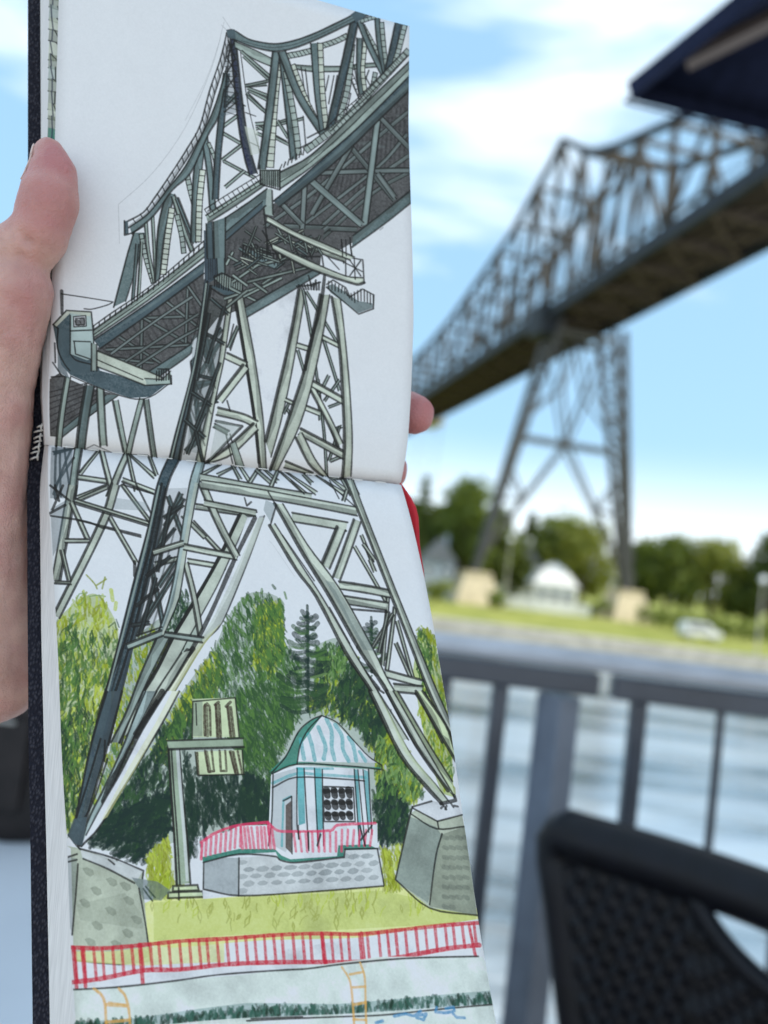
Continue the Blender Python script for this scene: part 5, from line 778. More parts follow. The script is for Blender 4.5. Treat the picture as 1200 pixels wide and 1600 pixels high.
('w','a',0.9,0.25,[(6,1119),(44,1072),(111,1067),(109,1081),(53,1080),(14,1126)]),('l','k',4.2,0.92,[(6,1119),(42,1073),(111,1067),(120,1147),(123,1236)]),('l','k',4.2,0.92,[(6,1119),(20,1128),(20,1183),(39,1223),(57,1244)]),('l','k',4.2,0.92,[(53,1086),(56,1196),(74,1212),(119,1218)]),('l','k',4.2,0.92,[(54,1130),(113,1119)]),('l','k',4.0,0.92,[(64,1158),(111,1153)]),('l','k',4.0,0.92,[(66,1161),(71,1194),(113,1203)]),
('w','pa',1,0.25,[(62,1088),(96,1080),(98,1110),(64,1117)]),('l','k',3.3,0.92,[(62,1088),(96,1080),(98,1110),(64,1117),(62,1088)]),('l','k',3.3,0.92,[(68,1092),(92,1087),(93,1107),(69,1111),(68,1092)]),('l','k',15.4,0.85,[(73,1101),(75,1104)]),('l','k',15.4,0.85,[(86,1095),(88,1102)]),
('b','b',1.0,4.6,4.6,[(114,1157),(117,1236)],[(129,1158),(132,1234)]),('l','k',4.4,0.92,[(9,1227),(34,1260)]),('l','k',4.4,0.92,[(7,1269),(40,1262)]),('l','k',4.4,0.92,[(12,1171),(16,1226)]),
('w','f',1,0.25,[(485,760),(782,707),(768,824),(654,911),(552,986),(470,1030),(434,1086),(429,878)]),
('w','pa',1,0,[(553,1014),(660,933),(704,900),(688,1042),(625,1362),(611,1297),(574,1110)]),('l','f2',6.5,0.5,[(485,779),(455,963)]),('l','f2',6.5,0.5,[(503,781),(471,954)]),('l','f2',6.5,0.5,[(522,783),(487,945)]),('l','f2',6.5,0.5,[(541,785),(503,936)]),('l','f2',6.5,0.5,[(560,786),(519,927)]),('l','f2',6.5,0.5,[(578,788),(535,918)]),('l','f2',6.5,0.5,[(597,790),(551,909)]),('l','f2',6.5,0.5,[(616,792),(567,900)]),('l','f2',6.5,0.5,[(635,794),(584,891)]),('l','f2',6.5,0.5,[(654,796),(600,882)]),('l','f2',6.5,0.5,[(673,798),(616,872)]),('l','f2',6.5,0.5,[(692,800),(632,863)]),('l','f2',6.5,0.5,[(711,802),(649,854)]),('l','f2',6.5,0.5,[(730,804),(665,845)]),
('b','d',1.0,5.5,5.1,[(412,1091),(465,1222)],[(420,1087),(474,1218)]),
('b','d',1.0,5.5,5.1,[(404,1176),(486,1063)],[(396,1170),(479,1057)]),
('b','d',1.0,5.5,5.1,[(418,1223),(494,1080)],[(410,1219),(486,1076)]),
('b','d',1.0,5.5,5.1,[(405,1258),(472,1218)],[(401,1250),(467,1210)]),
('b','d',1.0,5.5,5.1,[(403,1240),(464,1226)],[(402,1231),(463,1216)]),
('b','d',1.0,5.5,5.1,[(425,1363),(475,1253)],[(417,1359),(467,1250)]),
('b','d',1.0,5.5,5.1,[(389,1320),(421,1416)],[(398,1316),(429,1412)]),
('b','d',1.0,5.5,5.1,[(396,1174),(433,1421)],[(405,1172),(443,1418)]),
('b','d',1.0,5.5,5.1,[(430,1082),(458,1191)],[(439,1078),(467,1188)]),
('b','d',1.0,5.5,5.1,[(425,1300),(480,1280)],[(422,1291),(477,1271)]),
('b','d',1.0,5.5,5.1,[(398,1438),(439,1394)],[(392,1429),(432,1385)]),
('w','c',0.35,0.25,[(398,1092),(496,1071),(477,1251),(433,1436),(401,1432),(401,1198)]),
('b','c',1.0,4.6,4.6,[(429,814),(433,934)],[(485,805),(488,900)]),
('w','dn',0.95,0.25,[(426,777),(460,771),(467,910),(430,941)]),('l','k',3.5,0.92,[(460,783),(466,904)]),('l','k',2.9,0.6,[(438,781),(441,920)]),('l','k',2.9,0.6,[(444,780),(447,919)]),('l','k',2.9,0.6,[(450,779),(453,918)]),('l','k',2.9,0.6,[(457,778),(460,917)]),
('b','d',1.0,5.1,6.9,[(430,922),(416,1083),(401,1198),(348,1460)],[(448,938),(429,1087),(415,1209),(380,1460)]),
('w','dn',0.5,0.25,[(430,922),(416,1083),(401,1198),(360,1460),(371,1460),(408,1197),(423,1082),(440,940)]),
('b','a',1.0,5.1,4.1,[(496,975),(484,1085),(469,1214),(445,1350),(426,1460)],[(511,966),(499,1083),(492,1147),(470,1290),(451,1460)]),
('b','a',1.0,9.7,4.1,[(517,962),(550,1126),(586,1300),(618,1460)],[(541,955),(578,1122),(611,1297),(637,1460)]),('l','k',7.9,0.92,[(521,971),(553,1139),(588,1313),(612,1442)]),
('b','a',1.0,4.6,6.9,[(494,1148),(551,1167)],[(501,1130),(558,1149)]),
('b','a',1.0,9.2,4.6,[(547,1159),(476,1270)],[(564,1169),(493,1280)]),
('b','a',1.0,5.5,6.9,[(478,1318),(553,1327),(590,1341)],[(482,1296),(558,1306),(598,1321)]),
('b','a',1.0,8.7,5.5,[(586,1330),(518,1405),(454,1460)],[(601,1347),(533,1425),(466,1460)]),('l','k',7.9,0.92,[(478,1336),(554,1342),(460,1460)]),
('b','b',1.0,4.6,5.5,[(471,1355),(513,1372)],[(475,1344),(517,1360)]),('l','k',4.4,0.92,[(506,1272),(517,1302)]),('l','k',4.4,0.92,[(509,1371),(535,1452)]),('l','k',4.4,0.92,[(521,1369),(539,1421)]),
('w','b',0.4,0.4,[(481,1332),(551,1343),(466,1454)]),('l','k',4.4,0.92,[(529,1053),(509,1120)]),('l','k',4.4,0.92,[(516,1042),(503,1108)]),
('b','b',1.0,4.6,3.7,[(525,1045),(499,1113)],[(533,1048),(507,1115)]),
('b','b',1.0,2.8,2.8,[(524,1400),(546,1460)],[(539,1390),(571,1460)]),('l','k',4.4,0.65,[(431,960),(398,1117)]),('l','k',4.4,0.65,[(438,1003),(418,1145)]),('l','k',4.4,0.65,[(424,1144),(471,1239)]),('l','k',4.4,0.65,[(467,1138),(411,1297)]),('l','k',4.4,0.65,[(401,1210),(462,1316)]),('l','k',4.4,0.65,[(465,1252),(390,1442)]),('l','k',4.4,0.65,[(399,1299),(450,1410)]),('l','k',4.4,0.65,[(438,1193),(419,1321)]),
('w','dg',0.35,0.2,[(431,973),(493,976),(474,1163),(441,1460),(379,1460),(407,1197)]),('l','k',6.6,0.92,[(437,927),(422,1088),(406,1210),(358,1460)]),('l','k',5.7,0.92,[(445,939),(426,1087),(412,1209),(375,1460)]),('l','b',4.2,0.8,[(434,934),(418,1089),(403,1204),(354,1460)]),
('b','c',1.0,6.0,5.1,[(447,979),(498,1016)],[(452,973),(502,1010)]),
('b','c',1.0,6.0,5.1,[(433,1083),(489,1107)],[(436,1077),(492,1100)]),
('b','c',1.0,6.0,5.1,[(419,1211),(469,1217)],[(420,1205),(470,1210)]),
('b','c',1.0,6.0,5.1,[(402,1264),(459,1294)],[(405,1257),(462,1288)]),
('b','c',1.0,6.0,5.1,[(387,1347),(446,1391)],[(391,1341),(450,1384)]),
('b','c',1.0,6.0,5.1,[(441,1021),(411,1221)],[(448,1021),(418,1222)]),
('b','c',1.0,6.0,5.1,[(484,995),(440,1166)],[(490,996),(446,1168)]),
('b','c',1.0,6.0,5.1,[(477,1161),(418,1360)],[(483,1163),(424,1362)]),
('b','c',1.0,6.0,5.1,[(440,1317),(399,1439)],[(446,1319),(405,1441)]),
('b','c',1.0,6.0,5.1,[(419,1377),(444,1460)],[(425,1374),(451,1460)]),
('w','c',1,0.25,[(541,833),(560,811),(660,836),(641,852),(629,857)]),('l','k',4.0,0.92,[(538,828),(632,856),(660,836)]),('l','k',4.0,0.92,[(541,798),(541,827)]),('l','k',4.0,0.92,[(551,796),(552,827)]),('l','k',4.0,0.92,[(562,794),(562,827)]),('l','k',4.0,0.92,[(572,793),(573,827)]),('l','k',4.0,0.92,[(582,793),(583,828)]),('l','k',4.0,0.92,[(592,796),(593,831)]),('l','k',4.0,0.92,[(601,799),(603,834)]),('l','k',4.0,0.92,[(611,803),(613,837)]),('l','k',4.0,0.92,[(620,806),(622,840)]),('l','k',4.0,0.92,[(629,809),(632,843)]),('l','k',4.0,0.92,[(639,812),(642,846)]),('l','k',4.0,0.92,[(648,815),(652,844)]),('l','k',4.0,0.92,[(657,807),(660,836)]),('l','k',4.0,0.92,[(538,802),(578,792),(607,809),(648,809),(660,813)]),
('w','d',1,0.25,[(449,941),(473,928),(539,946),(517,959),(486,958)]),('l','k',5.3,0.92,[(449,945),(486,961),(539,948)]),('l','k',4.0,0.92,[(458,905),(458,937)]),('l','k',4.0,0.92,[(465,902),(465,938)]),('l','k',4.0,0.92,[(472,899),(471,939)]),('l','k',4.0,0.92,[(479,896),(478,940)]),('l','k',4.0,0.92,[(486,895),(484,942)]),('l','k',4.0,0.92,[(493,897),(491,942)]),('l','k',4.0,0.92,[(499,900),(498,943)]),('l','k',4.0,0.92,[(506,903),(505,943)]),('l','k',4.0,0.92,[(512,906),(511,944)]),('l','k',4.0,0.92,[(519,909),(518,944)]),('l','k',4.0,0.92,[(525,912),(525,945)]),('l','k',4.0,0.92,[(532,914),(532,946)]),('l','k',4.0,0.92,[(538,917),(539,946)]),('l','k',4.4,0.92,[(455,912),(479,894),(541,917)]),
('w','b',0.8,0.25,[(458,914),(482,898),(538,917),(536,943),(486,935)]),('l','k',3.3,0.92,[(458,905),(458,937)]),('l','k',3.3,0.92,[(465,902),(465,938)]),('l','k',3.3,0.92,[(472,899),(471,939)]),('l','k',3.3,0.92,[(479,896),(478,940)]),('l','k',3.3,0.92,[(486,895),(484,942)]),('l','k',3.3,0.92,[(493,897),(491,942)]),('l','k',3.3,0.92,[(499,900),(498,943)]),('l','k',3.3,0.92,[(506,903),(505,943)]),('l','k',3.3,0.92,[(512,906),(511,944)]),('l','k',3.3,0.92,[(519,909),(518,944)]),('l','k',3.3,0.92,[(525,912),(525,945)]),('l','k',3.3,0.92,[(532,914),(532,946)]),('l','k',3.3,0.92,[(538,917),(539,946)]),
('b','b',1.0,3.7,4.1,[(488,974),(599,918)],[(485,966),(596,910)]),
('b','b',1.0,3.7,4.1,[(502,940),(578,966)],[(506,931),(581,958)]),
('b','b',1.0,3.7,4.1,[(496,998),(557,937)],[(491,992),(551,931)]),
('b','b',1.0,3.7,4.1,[(600,911),(656,863)],[(595,904),(651,856)]),
('b','b',1.0,3.7,4.1,[(544,959),(656,883)],[(540,952),(652,875)]),
('b','b',1.0,3.7,4.1,[(495,869),(514,827)],[(487,866),(506,825)]),
('b','b',1.0,3.7,4.1,[(513,919),(594,848)],[(508,912),(589,841)]),
('b','b',1.0,3.7,4.1,[(495,845),(539,863)],[(500,837),(543,855)]),
('b','b',1.0,3.7,4.1,[(557,905),(608,935)],[(562,897),(613,927)]),
('b','b',1.0,3.7,4.1,[(555,913),(731,838)],[(553,904),(729,830)]),
('b','b',1.0,3.7,4.1,[(508,900),(551,925)],[(513,892),(556,917)]),
('b','b',1.0,3.7,4.1,[(586,856),(693,812)],[(584,848),(691,803)]),
('b','b',1.0,3.4,3.9,[(556,872),(579,885)],[(559,867),(582,880)]),
('b','c',1.0,3.4,3.9,[(695,782),(727,798)],[(699,775),(731,792)]),
('b','b',1.0,3.4,3.9,[(595,827),(649,836)],[(597,820),(651,829)]),
('b','c',1.0,3.4,3.9,[(683,802),(725,809)],[(686,795),(727,801)]),
('b','a',1.0,3.4,3.9,[(660,765),(711,772)],[(663,757),(714,764)]),
('b','c',1.0,3.4,3.9,[(527,815),(553,829)],[(531,807),(558,821)]),
('b','b',1.0,3.4,3.9,[(628,786),(676,753)],[(625,781),(673,747)]),
('b','c',1.0,3.4,3.9,[(514,870),(541,852)],[(511,864),(538,845)]),
('b','b',1.0,3.4,3.9,[(713,757),(749,763)],[(715,751),(751,757)]),
('b','a',1.0,3.4,3.9,[(643,802),(650,838)],[(650,799),(658,835)]),
('b','c',1.0,3.4,3.9,[(625,787),(652,768)],[(622,781),(649,762)]),
('b','b',1.0,3.4,3.9,[(522,882),(560,856)],[(519,877),(557,851)]),
('b','c',1.0,3.4,3.9,[(719,755),(746,769)],[(722,750),(749,764)]),
('b','b',1.0,3.4,3.9,[(574,846),(611,852)],[(575,840),(613,846)]),
('b','c',1.0,3.4,3.9,[(660,827),(636,851)],[(663,831),(639,855)]),
('b','c',1.0,3.4,3.9,[(695,773),(745,739)],[(692,767),(741,733)]),
('b','a',1.0,3.4,3.9,[(535,849),(566,866)],[(538,844),(569,861)]),
('b','a',1.0,3.4,3.9,[(676,753),(720,723)],[(673,748),(717,718)]),
('b','b',1.0,3.4,3.9,[(698,781),(743,750)],[(695,776),(741,745)]),
('b','a',1.0,3.4,3.9,[(720,758),(759,779)],[(724,753),(762,773)]),
('b','b',1.0,3.4,3.9,[(580,817),(625,824)],[(582,811),(627,818)]),
('b','b',1.0,3.4,3.9,[(652,829),(702,794)],[(649,824),(699,790)]),
('b','b',1.0,3.4,3.9,[(737,761),(763,743)],[(734,755),(760,737)]),
('b','a',1.0,3.4,3.9,[(617,786),(644,768)],[(615,781),(641,762)]),
('b','a',1.0,3.4,3.9,[(533,842),(580,849)],[(534,835),(582,843)]),
('b','b',1.0,3.4,3.9,[(588,803),(619,807)],[(590,797),(620,802)]),
('b','a',1.0,3.4,3.9,[(675,805),(712,825)],[(678,800),(715,820)]),
('b','a',1.0,3.4,3.9,[(608,786),(661,749)],[(605,779),(658,743)]),
('b','a',1.0,3.4,3.9,[(638,805),(673,810)],[(640,798),(675,803)]),
('b','a',1.0,3.4,3.9,[(548,823),(577,838)],[(552,817),(580,833)]),
('b','a',1.0,3.4,3.9,[(719,764),(757,784)],[(722,758),(760,778)]),
('b','a',1.0,3.4,3.9,[(678,809),(688,860)],[(684,807),(694,858)]),
('b','b',1.0,3.4,3.9,[(700,768),(746,792)],[(704,762),(749,786)]),
('b','c',1.0,3.4,3.9,[(591,824),(549,866)],[(595,828),(553,870)]),
('b','c',1.0,4.6,4.6,[(549,986),(654,905),(768,824)],[(555,1014),(660,933),(777,839)]),
('b','a',1.0,9.7,4.1,[(704,903),(682,1056),(651,1228),(626,1377)],[(723,910),(702,1072),(677,1250),(647,1421)]),
('b','b',1.0,4.1,3.7,[(713,906),(742,1047)],[(720,903),(749,1045)]),
('b','b',1.0,4.1,3.7,[(723,912),(825,1062)],[(729,907),(831,1058)]),
('b','b',1.0,4.1,3.7,[(702,1093),(727,1167)],[(709,1090),(733,1164)]),
('b','b',1.0,4.1,3.7,[(773,1037),(830,1198)],[(780,1033),(837,1195)]),
('b','b',1.0,4.1,3.7,[(754,1123),(816,1460)],[(760,1122),(823,1459)]),
('b','b',1.0,4.1,3.7,[(765,1173),(778,1295)],[(772,1172),(785,1294)]),
('b','b',1.0,4.1,3.7,[(829,1162),(788,1233)],[(835,1166),(794,1236)]),
('b','b',1.0,4.1,3.7,[(782,1250),(853,1401)],[(788,1247),(859,1397)]),
('b','b',1.0,4.1,3.7,[(817,1326),(848,1309)],[(814,1319),(845,1302)]),
('b','b',1.0,4.1,3.7,[(837,1306),(816,1412)],[(843,1307),(823,1414)]),
('b','b',1.0,4.1,3.7,[(827,1416),(857,1399)],[(824,1408),(854,1391)]),
('b','b',1.0,4.1,3.7,[(676,1271),(696,1301)],[(681,1267),(702,1296)]),
('b','b',1.0,4.1,3.7,[(796,1154),(773,1209)],[(803,1157),(780,1212)]),
('b','b',1.0,4.1,3.7,[(834,1232),(803,1249)],[(837,1238),(806,1255)]),
('b','b',1.0,4.1,3.7,[(687,1247),(670,1288)],[(693,1249),(676,1290)]),
('b','a',1.0,7.8,4.6,[(744,1202),(786,1271),(842,1366)],[(757,1193),(799,1262),(855,1355)]),
('b','a',1.0,4.6,5.5,[(701,1084),(737,1090)],[(705,1070),(741,1076)]),
('b','a',1.0,5.5,9.2,[(749,1196),(847,1238)],[(757,1179),(855,1221)]),
('b','a',1.0,4.6,5.5,[(674,1252),(701,1261)],[(678,1242),(705,1251)]),
('b','a',1.0,4.6,6.0,[(730,1269),(778,1282)],[(734,1255),(783,1268)]),
('b','a',1.0,5.5,9.2,[(721,1346),(865,1404)],[(727,1328),(870,1383)]),
('b','a',1.0,5.1,6.9,[(689,1448),(771,1460)],[(692,1429),(776,1453)]),
('b','a',1.0,4.6,5.5,[(768,1045),(826,1066)],[(773,1033),(831,1054)]),
('b','a',1.0,7.8,4.6,[(713,1356),(761,1428),(807,1460)],[(731,1340),(777,1411),(825,1460)]),
('b','a',1.0,10.1,4.6,[(802,913),(828,1060),(843,1202),(864,1406),(868,1460)],[(828,916),(847,1051),(868,1224),(885,1371),(893,1450)]),
('b','a',1.0,10.1,4.6,[(768,912),(735,1113),(692,1286),(648,1460)],[(796,908),(766,1108),(725,1308),(670,1460)]),('l','k',9.9,0.92,[(782,845),(768,952),(737,1086),(729,1146)]),
('w','c',0.9,0.25,[(787,883),(799,901),(883,950),(927,926),(924,913),(882,913),(857,898),(806,873)]),('l','k',4.4,0.92,[(787,886),(883,953),(927,929)]),('l','k',4.0,0.92,[(793,866),(793,889)]),('l','k',4.0,0.92,[(803,868),(803,890)]),('l','k',4.0,0.92,[(813,870),(812,892)]),('l','k',4.0,0.92,[(824,872),(822,893)]),('l','k',4.0,0.92,[(834,874),(831,895)]),('l','k',4.0,0.92,[(841,880),(841,896)]),('l','k',4.0,0.92,[(845,889),(849,901)]),('l','k',4.0,0.92,[(850,899),(856,907)]),('l','k',4.0,0.92,[(860,893),(863,913)]),('l','k',4.0,0.92,[(870,887),(871,918)]),('l','k',4.0,0.92,[(880,881),(881,914)]),('l','k',4.0,0.92,[(890,875),(890,910)]),('l','k',4.0,0.92,[(900,874),(900,910)]),('l','k',4.0,0.92,[(909,878),(909,913)]),('l','k',4.0,0.92,[(918,882),(918,916)]),('l','k',4.0,0.92,[(927,886),(927,919)]),('l','k',4.4,0.92,[(787,877),(806,860),(844,877),(857,904),(895,873),(929,886),(927,929)]),('l','k',5.7,0.92,[(704,893),(711,902)]),('l','k',5.7,0.92,[(713,891),(718,902)]),('l','k',5.7,0.92,[(721,889),(726,902)]),('l','k',5.7,0.92,[(730,886),(733,901)]),('l','k',5.7,0.92,[(739,883),(741,900)]),('l','k',5.7,0.92,[(747,880),(749,899)]),('l','k',5.7,0.92,[(756,877),(757,898)]),('l','k',5.7,0.92,[(764,874),(764,897)]),('l','k',5.3,0.92,[(698,898),(736,888),(768,873)]),('l','k',5.3,0.92,[(733,859),(742,890)]),('l','k',5.3,0.92,[(755,869),(748,899)]),('l','k',4.8,0.92,[(597,746),(654,834)]),('l','k',4.8,0.92,[(654,814),(768,794)]),('l','k',4.8,0.92,[(718,738),(743,805)]),('l','k',4.8,0.92,[(743,740),(775,780)]),('l','k',4.8,0.92,[(692,782),(717,823)]),('l','k',4.8,0.92,[(769,755),(781,845)]),('l','k',4.8,0.92,[(610,757),(610,822)]),('l','k',4.8,0.92,[(833,730),(839,802)]),('l','k',4.8,0.92,[(859,739),(865,778)]),('l','k',4.8,0.92,[(756,757),(825,824)]),
('b','a',1.0,4.6,7.8,[(626,780),(743,815),(845,841),(896,838)],[(629,798),(742,838),(876,862),(901,852)]),
('b','a',1.0,4.1,5.5,[(743,756),(794,770),(845,781)],[(743,773),(787,788),(842,798)]),('l','k',4.4,0.92,[(845,781),(897,782),(900,854)]),('l','k',4.4,0.92,[(845,788),(845,841)]),('l','k',4.4,0.92,[(855,786),(890,833)]),('l','k',4.4,0.92,[(890,786),(857,838)]),('l','k',4.4,0.92,[(871,783),(873,846)]),('l','k',4.4,0.92,[(845,801),(896,819)]),
('w','b',0.9,0.25,[(598,623),(626,611),(629,695),(604,693)]),('l','k',4.8,0.92,[(598,629),(607,745),(616,814)]),('l','k',4.8,0.92,[(626,617),(628,689)]),('l','k',4.8,0.92,[(601,694),(692,749)]),
('b','b',1.0,3.7,3.7,[(545,758),(589,782)],[(549,753),(593,777)]),
('b','b',1.0,3.7,3.7,[(540,798),(596,814)],[(542,792),(598,808)]),
('b','b',1.0,3.7,3.7,[(557,780),(576,816)],[(562,777),(581,812)]),
('b','b',1.0,3.7,3.7,[(576,736),(545,825)],[(581,737),(550,827)]),
('b','b',1.0,3.7,3.7,[(627,710),(664,775)],[(632,706),(669,771)]),
('b','b',1.0,3.7,3.7,[(634,749),(690,778)],[(637,743),(694,772)]),
('b','b',1.0,3.7,3.7,[(670,734),(683,790)],[(676,732),(688,788)]),
('b','b',1.0,3.7,3.7,[(741,742),(772,789)],[(746,738),(777,785)]),
('b','b',1.0,3.7,3.7,[(766,728),(740,792)],[(771,729),(745,793)]),
('b','b',1.0,3.7,3.7,[(715,732),(727,789)],[(721,730),(733,787)]),
('b','a',1.0,4.6,6.0,[(613,698),(692,729),(785,752),(871,777)],[(610,715),(692,746),(775,770),(858,789)]),('l','k',4.0,0.92,[(541,801),(538,834)]),('l','k',4.0,0.92,[(549,801),(546,834)]),('l','k',4.0,0.92,[(557,801),(555,834)]),('l','k',4.0,0.92,[(565,801),(563,834)]),('l','k',4.0,0.92,[(573,801),(572,834)]),('l','k',4.0,0.92,[(581,801),(580,834)]),('l','k',4.0,0.92,[(589,801),(589,834)]),('l','k',4.0,0.92,[(597,801),(597,834)]),('l','k',4.0,0.92,[(833,730),(836,783)]),('l','k',4.0,0.92,[(859,719),(863,775)]),('l','k',4.0,0.92,[(846,728),(847,778)]),
('b','c',1.0,4.6,4.6,[(484,731),(553,670),(611,614)],[(491,778),(566,707),(607,667)]),
('b','d',1.0,3.4,3.4,[(488,772),(598,655)],[(491,794),(598,678)]),
('b','b',1.0,4.6,4.6,[(431,731),(516,658),(601,583)],[(438,752),(519,683),(604,605)]),('l','k',2.9,0.92,[(442,734),(517,669),(605,594)]),('l','k',2.9,0.92,[(427,714),(502,649),(591,574)]),('l','k',2.6,0.92,[(442,734),(427,714)]),('l','k',2.6,0.92,[(455,722),(441,702)]),('l','k',2.6,0.92,[(469,711),(454,691)]),('l','k',2.6,0.92,[(482,699),(467,679)]),('l','k',2.6,0.92,[(495,687),(481,667)]),('l','k',2.6,0.92,[(509,676),(494,656)]),('l','k',2.6,0.92,[(522,664),(508,644)]),('l','k',2.6,0.92,[(536,652),(522,632)]),('l','k',2.6,0.92,[(550,641),(535,621)]),('l','k',2.6,0.92,[(564,629),(549,609)]),('l','k',2.6,0.92,[(577,617),(563,597)]),('l','k',2.6,0.92,[(591,606),(577,585)]),('l','k',2.6,0.92,[(605,594),(591,574)]),
('w','b',0.95,0.25,[(592,559),(649,548),(649,603),(598,603)]),('l','k',4.4,0.92,[(592,565),(593,604)]),('l','k',4.4,0.92,[(598,564),(599,605)]),('l','k',4.4,0.92,[(604,562),(605,605)]),('l','k',4.4,0.92,[(611,561),(611,605)]),('l','k',4.4,0.92,[(617,559),(618,605)]),('l','k',4.4,0.92,[(624,557),(624,606)]),('l','k',4.4,0.92,[(630,556),(630,606)]),('l','k',4.4,0.92,[(636,554),(636,606)]),('l','k',4.4,0.92,[(643,553),(643,606)]),('l','k',4.4,0.92,[(649,551),(649,607)]),('l','k',4.4,0.92,[(589,547),(592,605),(649,610),(650,548)]),('l','k',4.4,0.92,[(592,562),(650,549)]),
('b','d',1.0,4.6,3.7,[(432,756),(436,858)],[(450,747),(454,855)]),
('b','c',1.0,3.4,4.6,[(453,746),(457,854)],[(488,727),(488,849)]),('l','k',2.6,0.92,[(437,720),(438,714)]),('l','k',2.6,0.92,[(522,690),(519,684)]),('l','k',2.6,0.92,[(581,602),(576,599)]),
('b','a',1.0,5.1,4.6,[(439,1506),(501,1460)],[(434,1497),(495,1460)]),
('b','a',1.0,5.1,4.6,[(490,1498),(546,1460)],[(485,1491),(539,1460)]),
('b','a',1.0,5.1,4.6,[(532,1460),(548,1504)],[(540,1460),(557,1498)]),
('b','a',1.0,5.1,4.6,[(554,1460),(576,1509)],[(563,1460),(585,1502)]),
('b','a',1.0,5.1,4.6,[(608,1460),(572,1512)],[(617,1460),(580,1516)]),
('b','a',1.0,5.1,4.6,[(602,1468),(643,1509)],[(609,1460),(651,1499)]),
('b','a',1.0,5.1,4.6,[(628,1460),(660,1499)],[(635,1460),(669,1489)]),
('b','a',1.0,5.1,4.6,[(674,1460),(744,1535)],[(680,1460),(752,1525)]),
('b','a',1.0,5.1,4.6,[(693,1460),(772,1524)],[(699,1460),(779,1513)]),
('b','a',1.0,5.1,4.6,[(784,1460),(862,1520)],[(789,1460),(870,1509)]),
('b','a',1.0,5.1,4.6,[(822,1460),(865,1503)],[(829,1460),(874,1493)]),
('b','a',1.0,5.1,4.6,[(666,1460),(638,1511)],[(675,1460),(647,1514)]),
('b','a',1.0,5.1,4.6,[(860,1460),(878,1515)],[(869,1460),(888,1509)]),
('b','a',1.0,5.1,4.6,[(839,1468),(880,1460)],[(836,1460),(876,1460)]),
('b','a',1.0,5.1,4.6,[(773,1483),(751,1460)],[(764,1493),(744,1464)]),
('b','a',1.0,5.1,4.6,[(886,1460),(898,1512)],[(896,1460),(908,1507)]),
('b','c',1.0,6.0,5.1,[(331,1578),(364,1697)],[(341,1573),(374,1692)]),
('b','c',1.0,6.0,5.1,[(369,1561),(280,1737)],[(379,1565),(289,1740)]),
('b','c',1.0,6.0,5.1,[(323,1665),(383,1580)],[(315,1660),(375,1575)]),
('b','c',1.0,6.0,5.1,[(264,1777),(282,1938)],[(274,1774),(292,1935)]),
('b','c',1.0,6.0,5.1,[(349,1760),(208,1968)],[(357,1764),(216,1972)]),
('b','c',1.0,6.0,5.1,[(338,1749),(280,1830)],[(346,1754),(288,1835)]),
('b','c',1.0,6.0,5.1,[(262,1873),(209,1957)],[(270,1877),(217,1961)]),
('b','a',1.0,6.0,5.1,[(395,1647),(464,1726)],[(403,1639),(472,1718)]),
('b','a',1.0,6.0,5.1,[(369,1631),(423,1687)],[(378,1623),(432,1679)]),
('b','a',1.0,5.1,5.1,[(282,1777),(358,1753)],[(280,1766),(357,1741)]),
('b','a',1.0,5.1,5.1,[(370,1761),(473,1769)],[(373,1748),(477,1756)]),
('b','a',1.0,5.5,5.5,[(411,1605),(583,1611)],[(415,1590),(587,1595)]),
('b','a',1.0,7.8,3.2,[(542,1601),(471,1719),(406,1823),(317,1957),(263,2050),(200,2142),(152,2220)],[(561,1615),(494,1732),(441,1826),(350,1971),(297,2059),(228,2151),(168,2229)]),('l','k',8.8,0.92,[(534,1611),(467,1728),(402,1829),(313,1963),(260,2056),(206,2136)]),
('b','a',1.0,6.9,4.6,[(358,1763),(372,1856),(381,1967)],[(372,1759),(386,1852),(395,1964)]),
('b','pa',1.0,0.0,3.7,[(558,1615),(495,1744),(415,1904),(346,2017),(244,2161),(195,2233)],[(609,1604),(532,1758),(448,1918),(396,1974),(304,2108),(229,2226),(168,2313)]),
('w','yl',0.45,0.25,[(448,1918),(396,1979),(317,2091),(229,2220),(168,2313),(157,2313),(219,2210),(307,2075),(372,1981)]),
('w','a',0.55,0.25,[(590,1612),(523,1735),(433,1896),(359,2005),(390,1977),(448,1918),(532,1758),(608,1610)]),('l','k',11.0,0.92,[(580,1613),(505,1737),(418,1898),(353,2005),(251,2149),(196,2228)]),('l','k',15.4,0.92,[(348,2000),(295,2076),(233,2167)]),('l','k',13.2,0.92,[(363,1993),(347,2011)]),
('b','a',1.0,4.6,4.6,[(356,1999),(294,2092),(233,2167)],[(330,2007),(259,2105),(197,2196)]),
('b','sb',1.0,4.6,4.1,[(427,1460),(402,1529),(356,1702),(307,1872),(242,2024),(202,2115),(150,2246)],[(453,1460),(431,1525),(378,1700),(337,1858),(288,1959),(239,2063),(175,2197),(155,2251)]),
('w','a',0.8,0.25,[(418,1527),(368,1701),(322,1870),(264,2000),(208,2114),(233,2069),(288,1959),(337,1858),(378,1700),(427,1526)]),
('b','b',1.0,5.1,5.1,[(305,1963),(238,2079),(187,2175),(150,2246)],[(270,1966),(216,2070),(171,2171),(128,2247)]),
('b','d',1.0,5.1,6.0,[(344,1460),(309,1541),(274,1661),(226,1797),(165,1985),(123,2114),(78,2250)],[(377,1460),(340,1537),(305,1658),(251,1841),(198,2005),(156,2139),(122,2253)]),
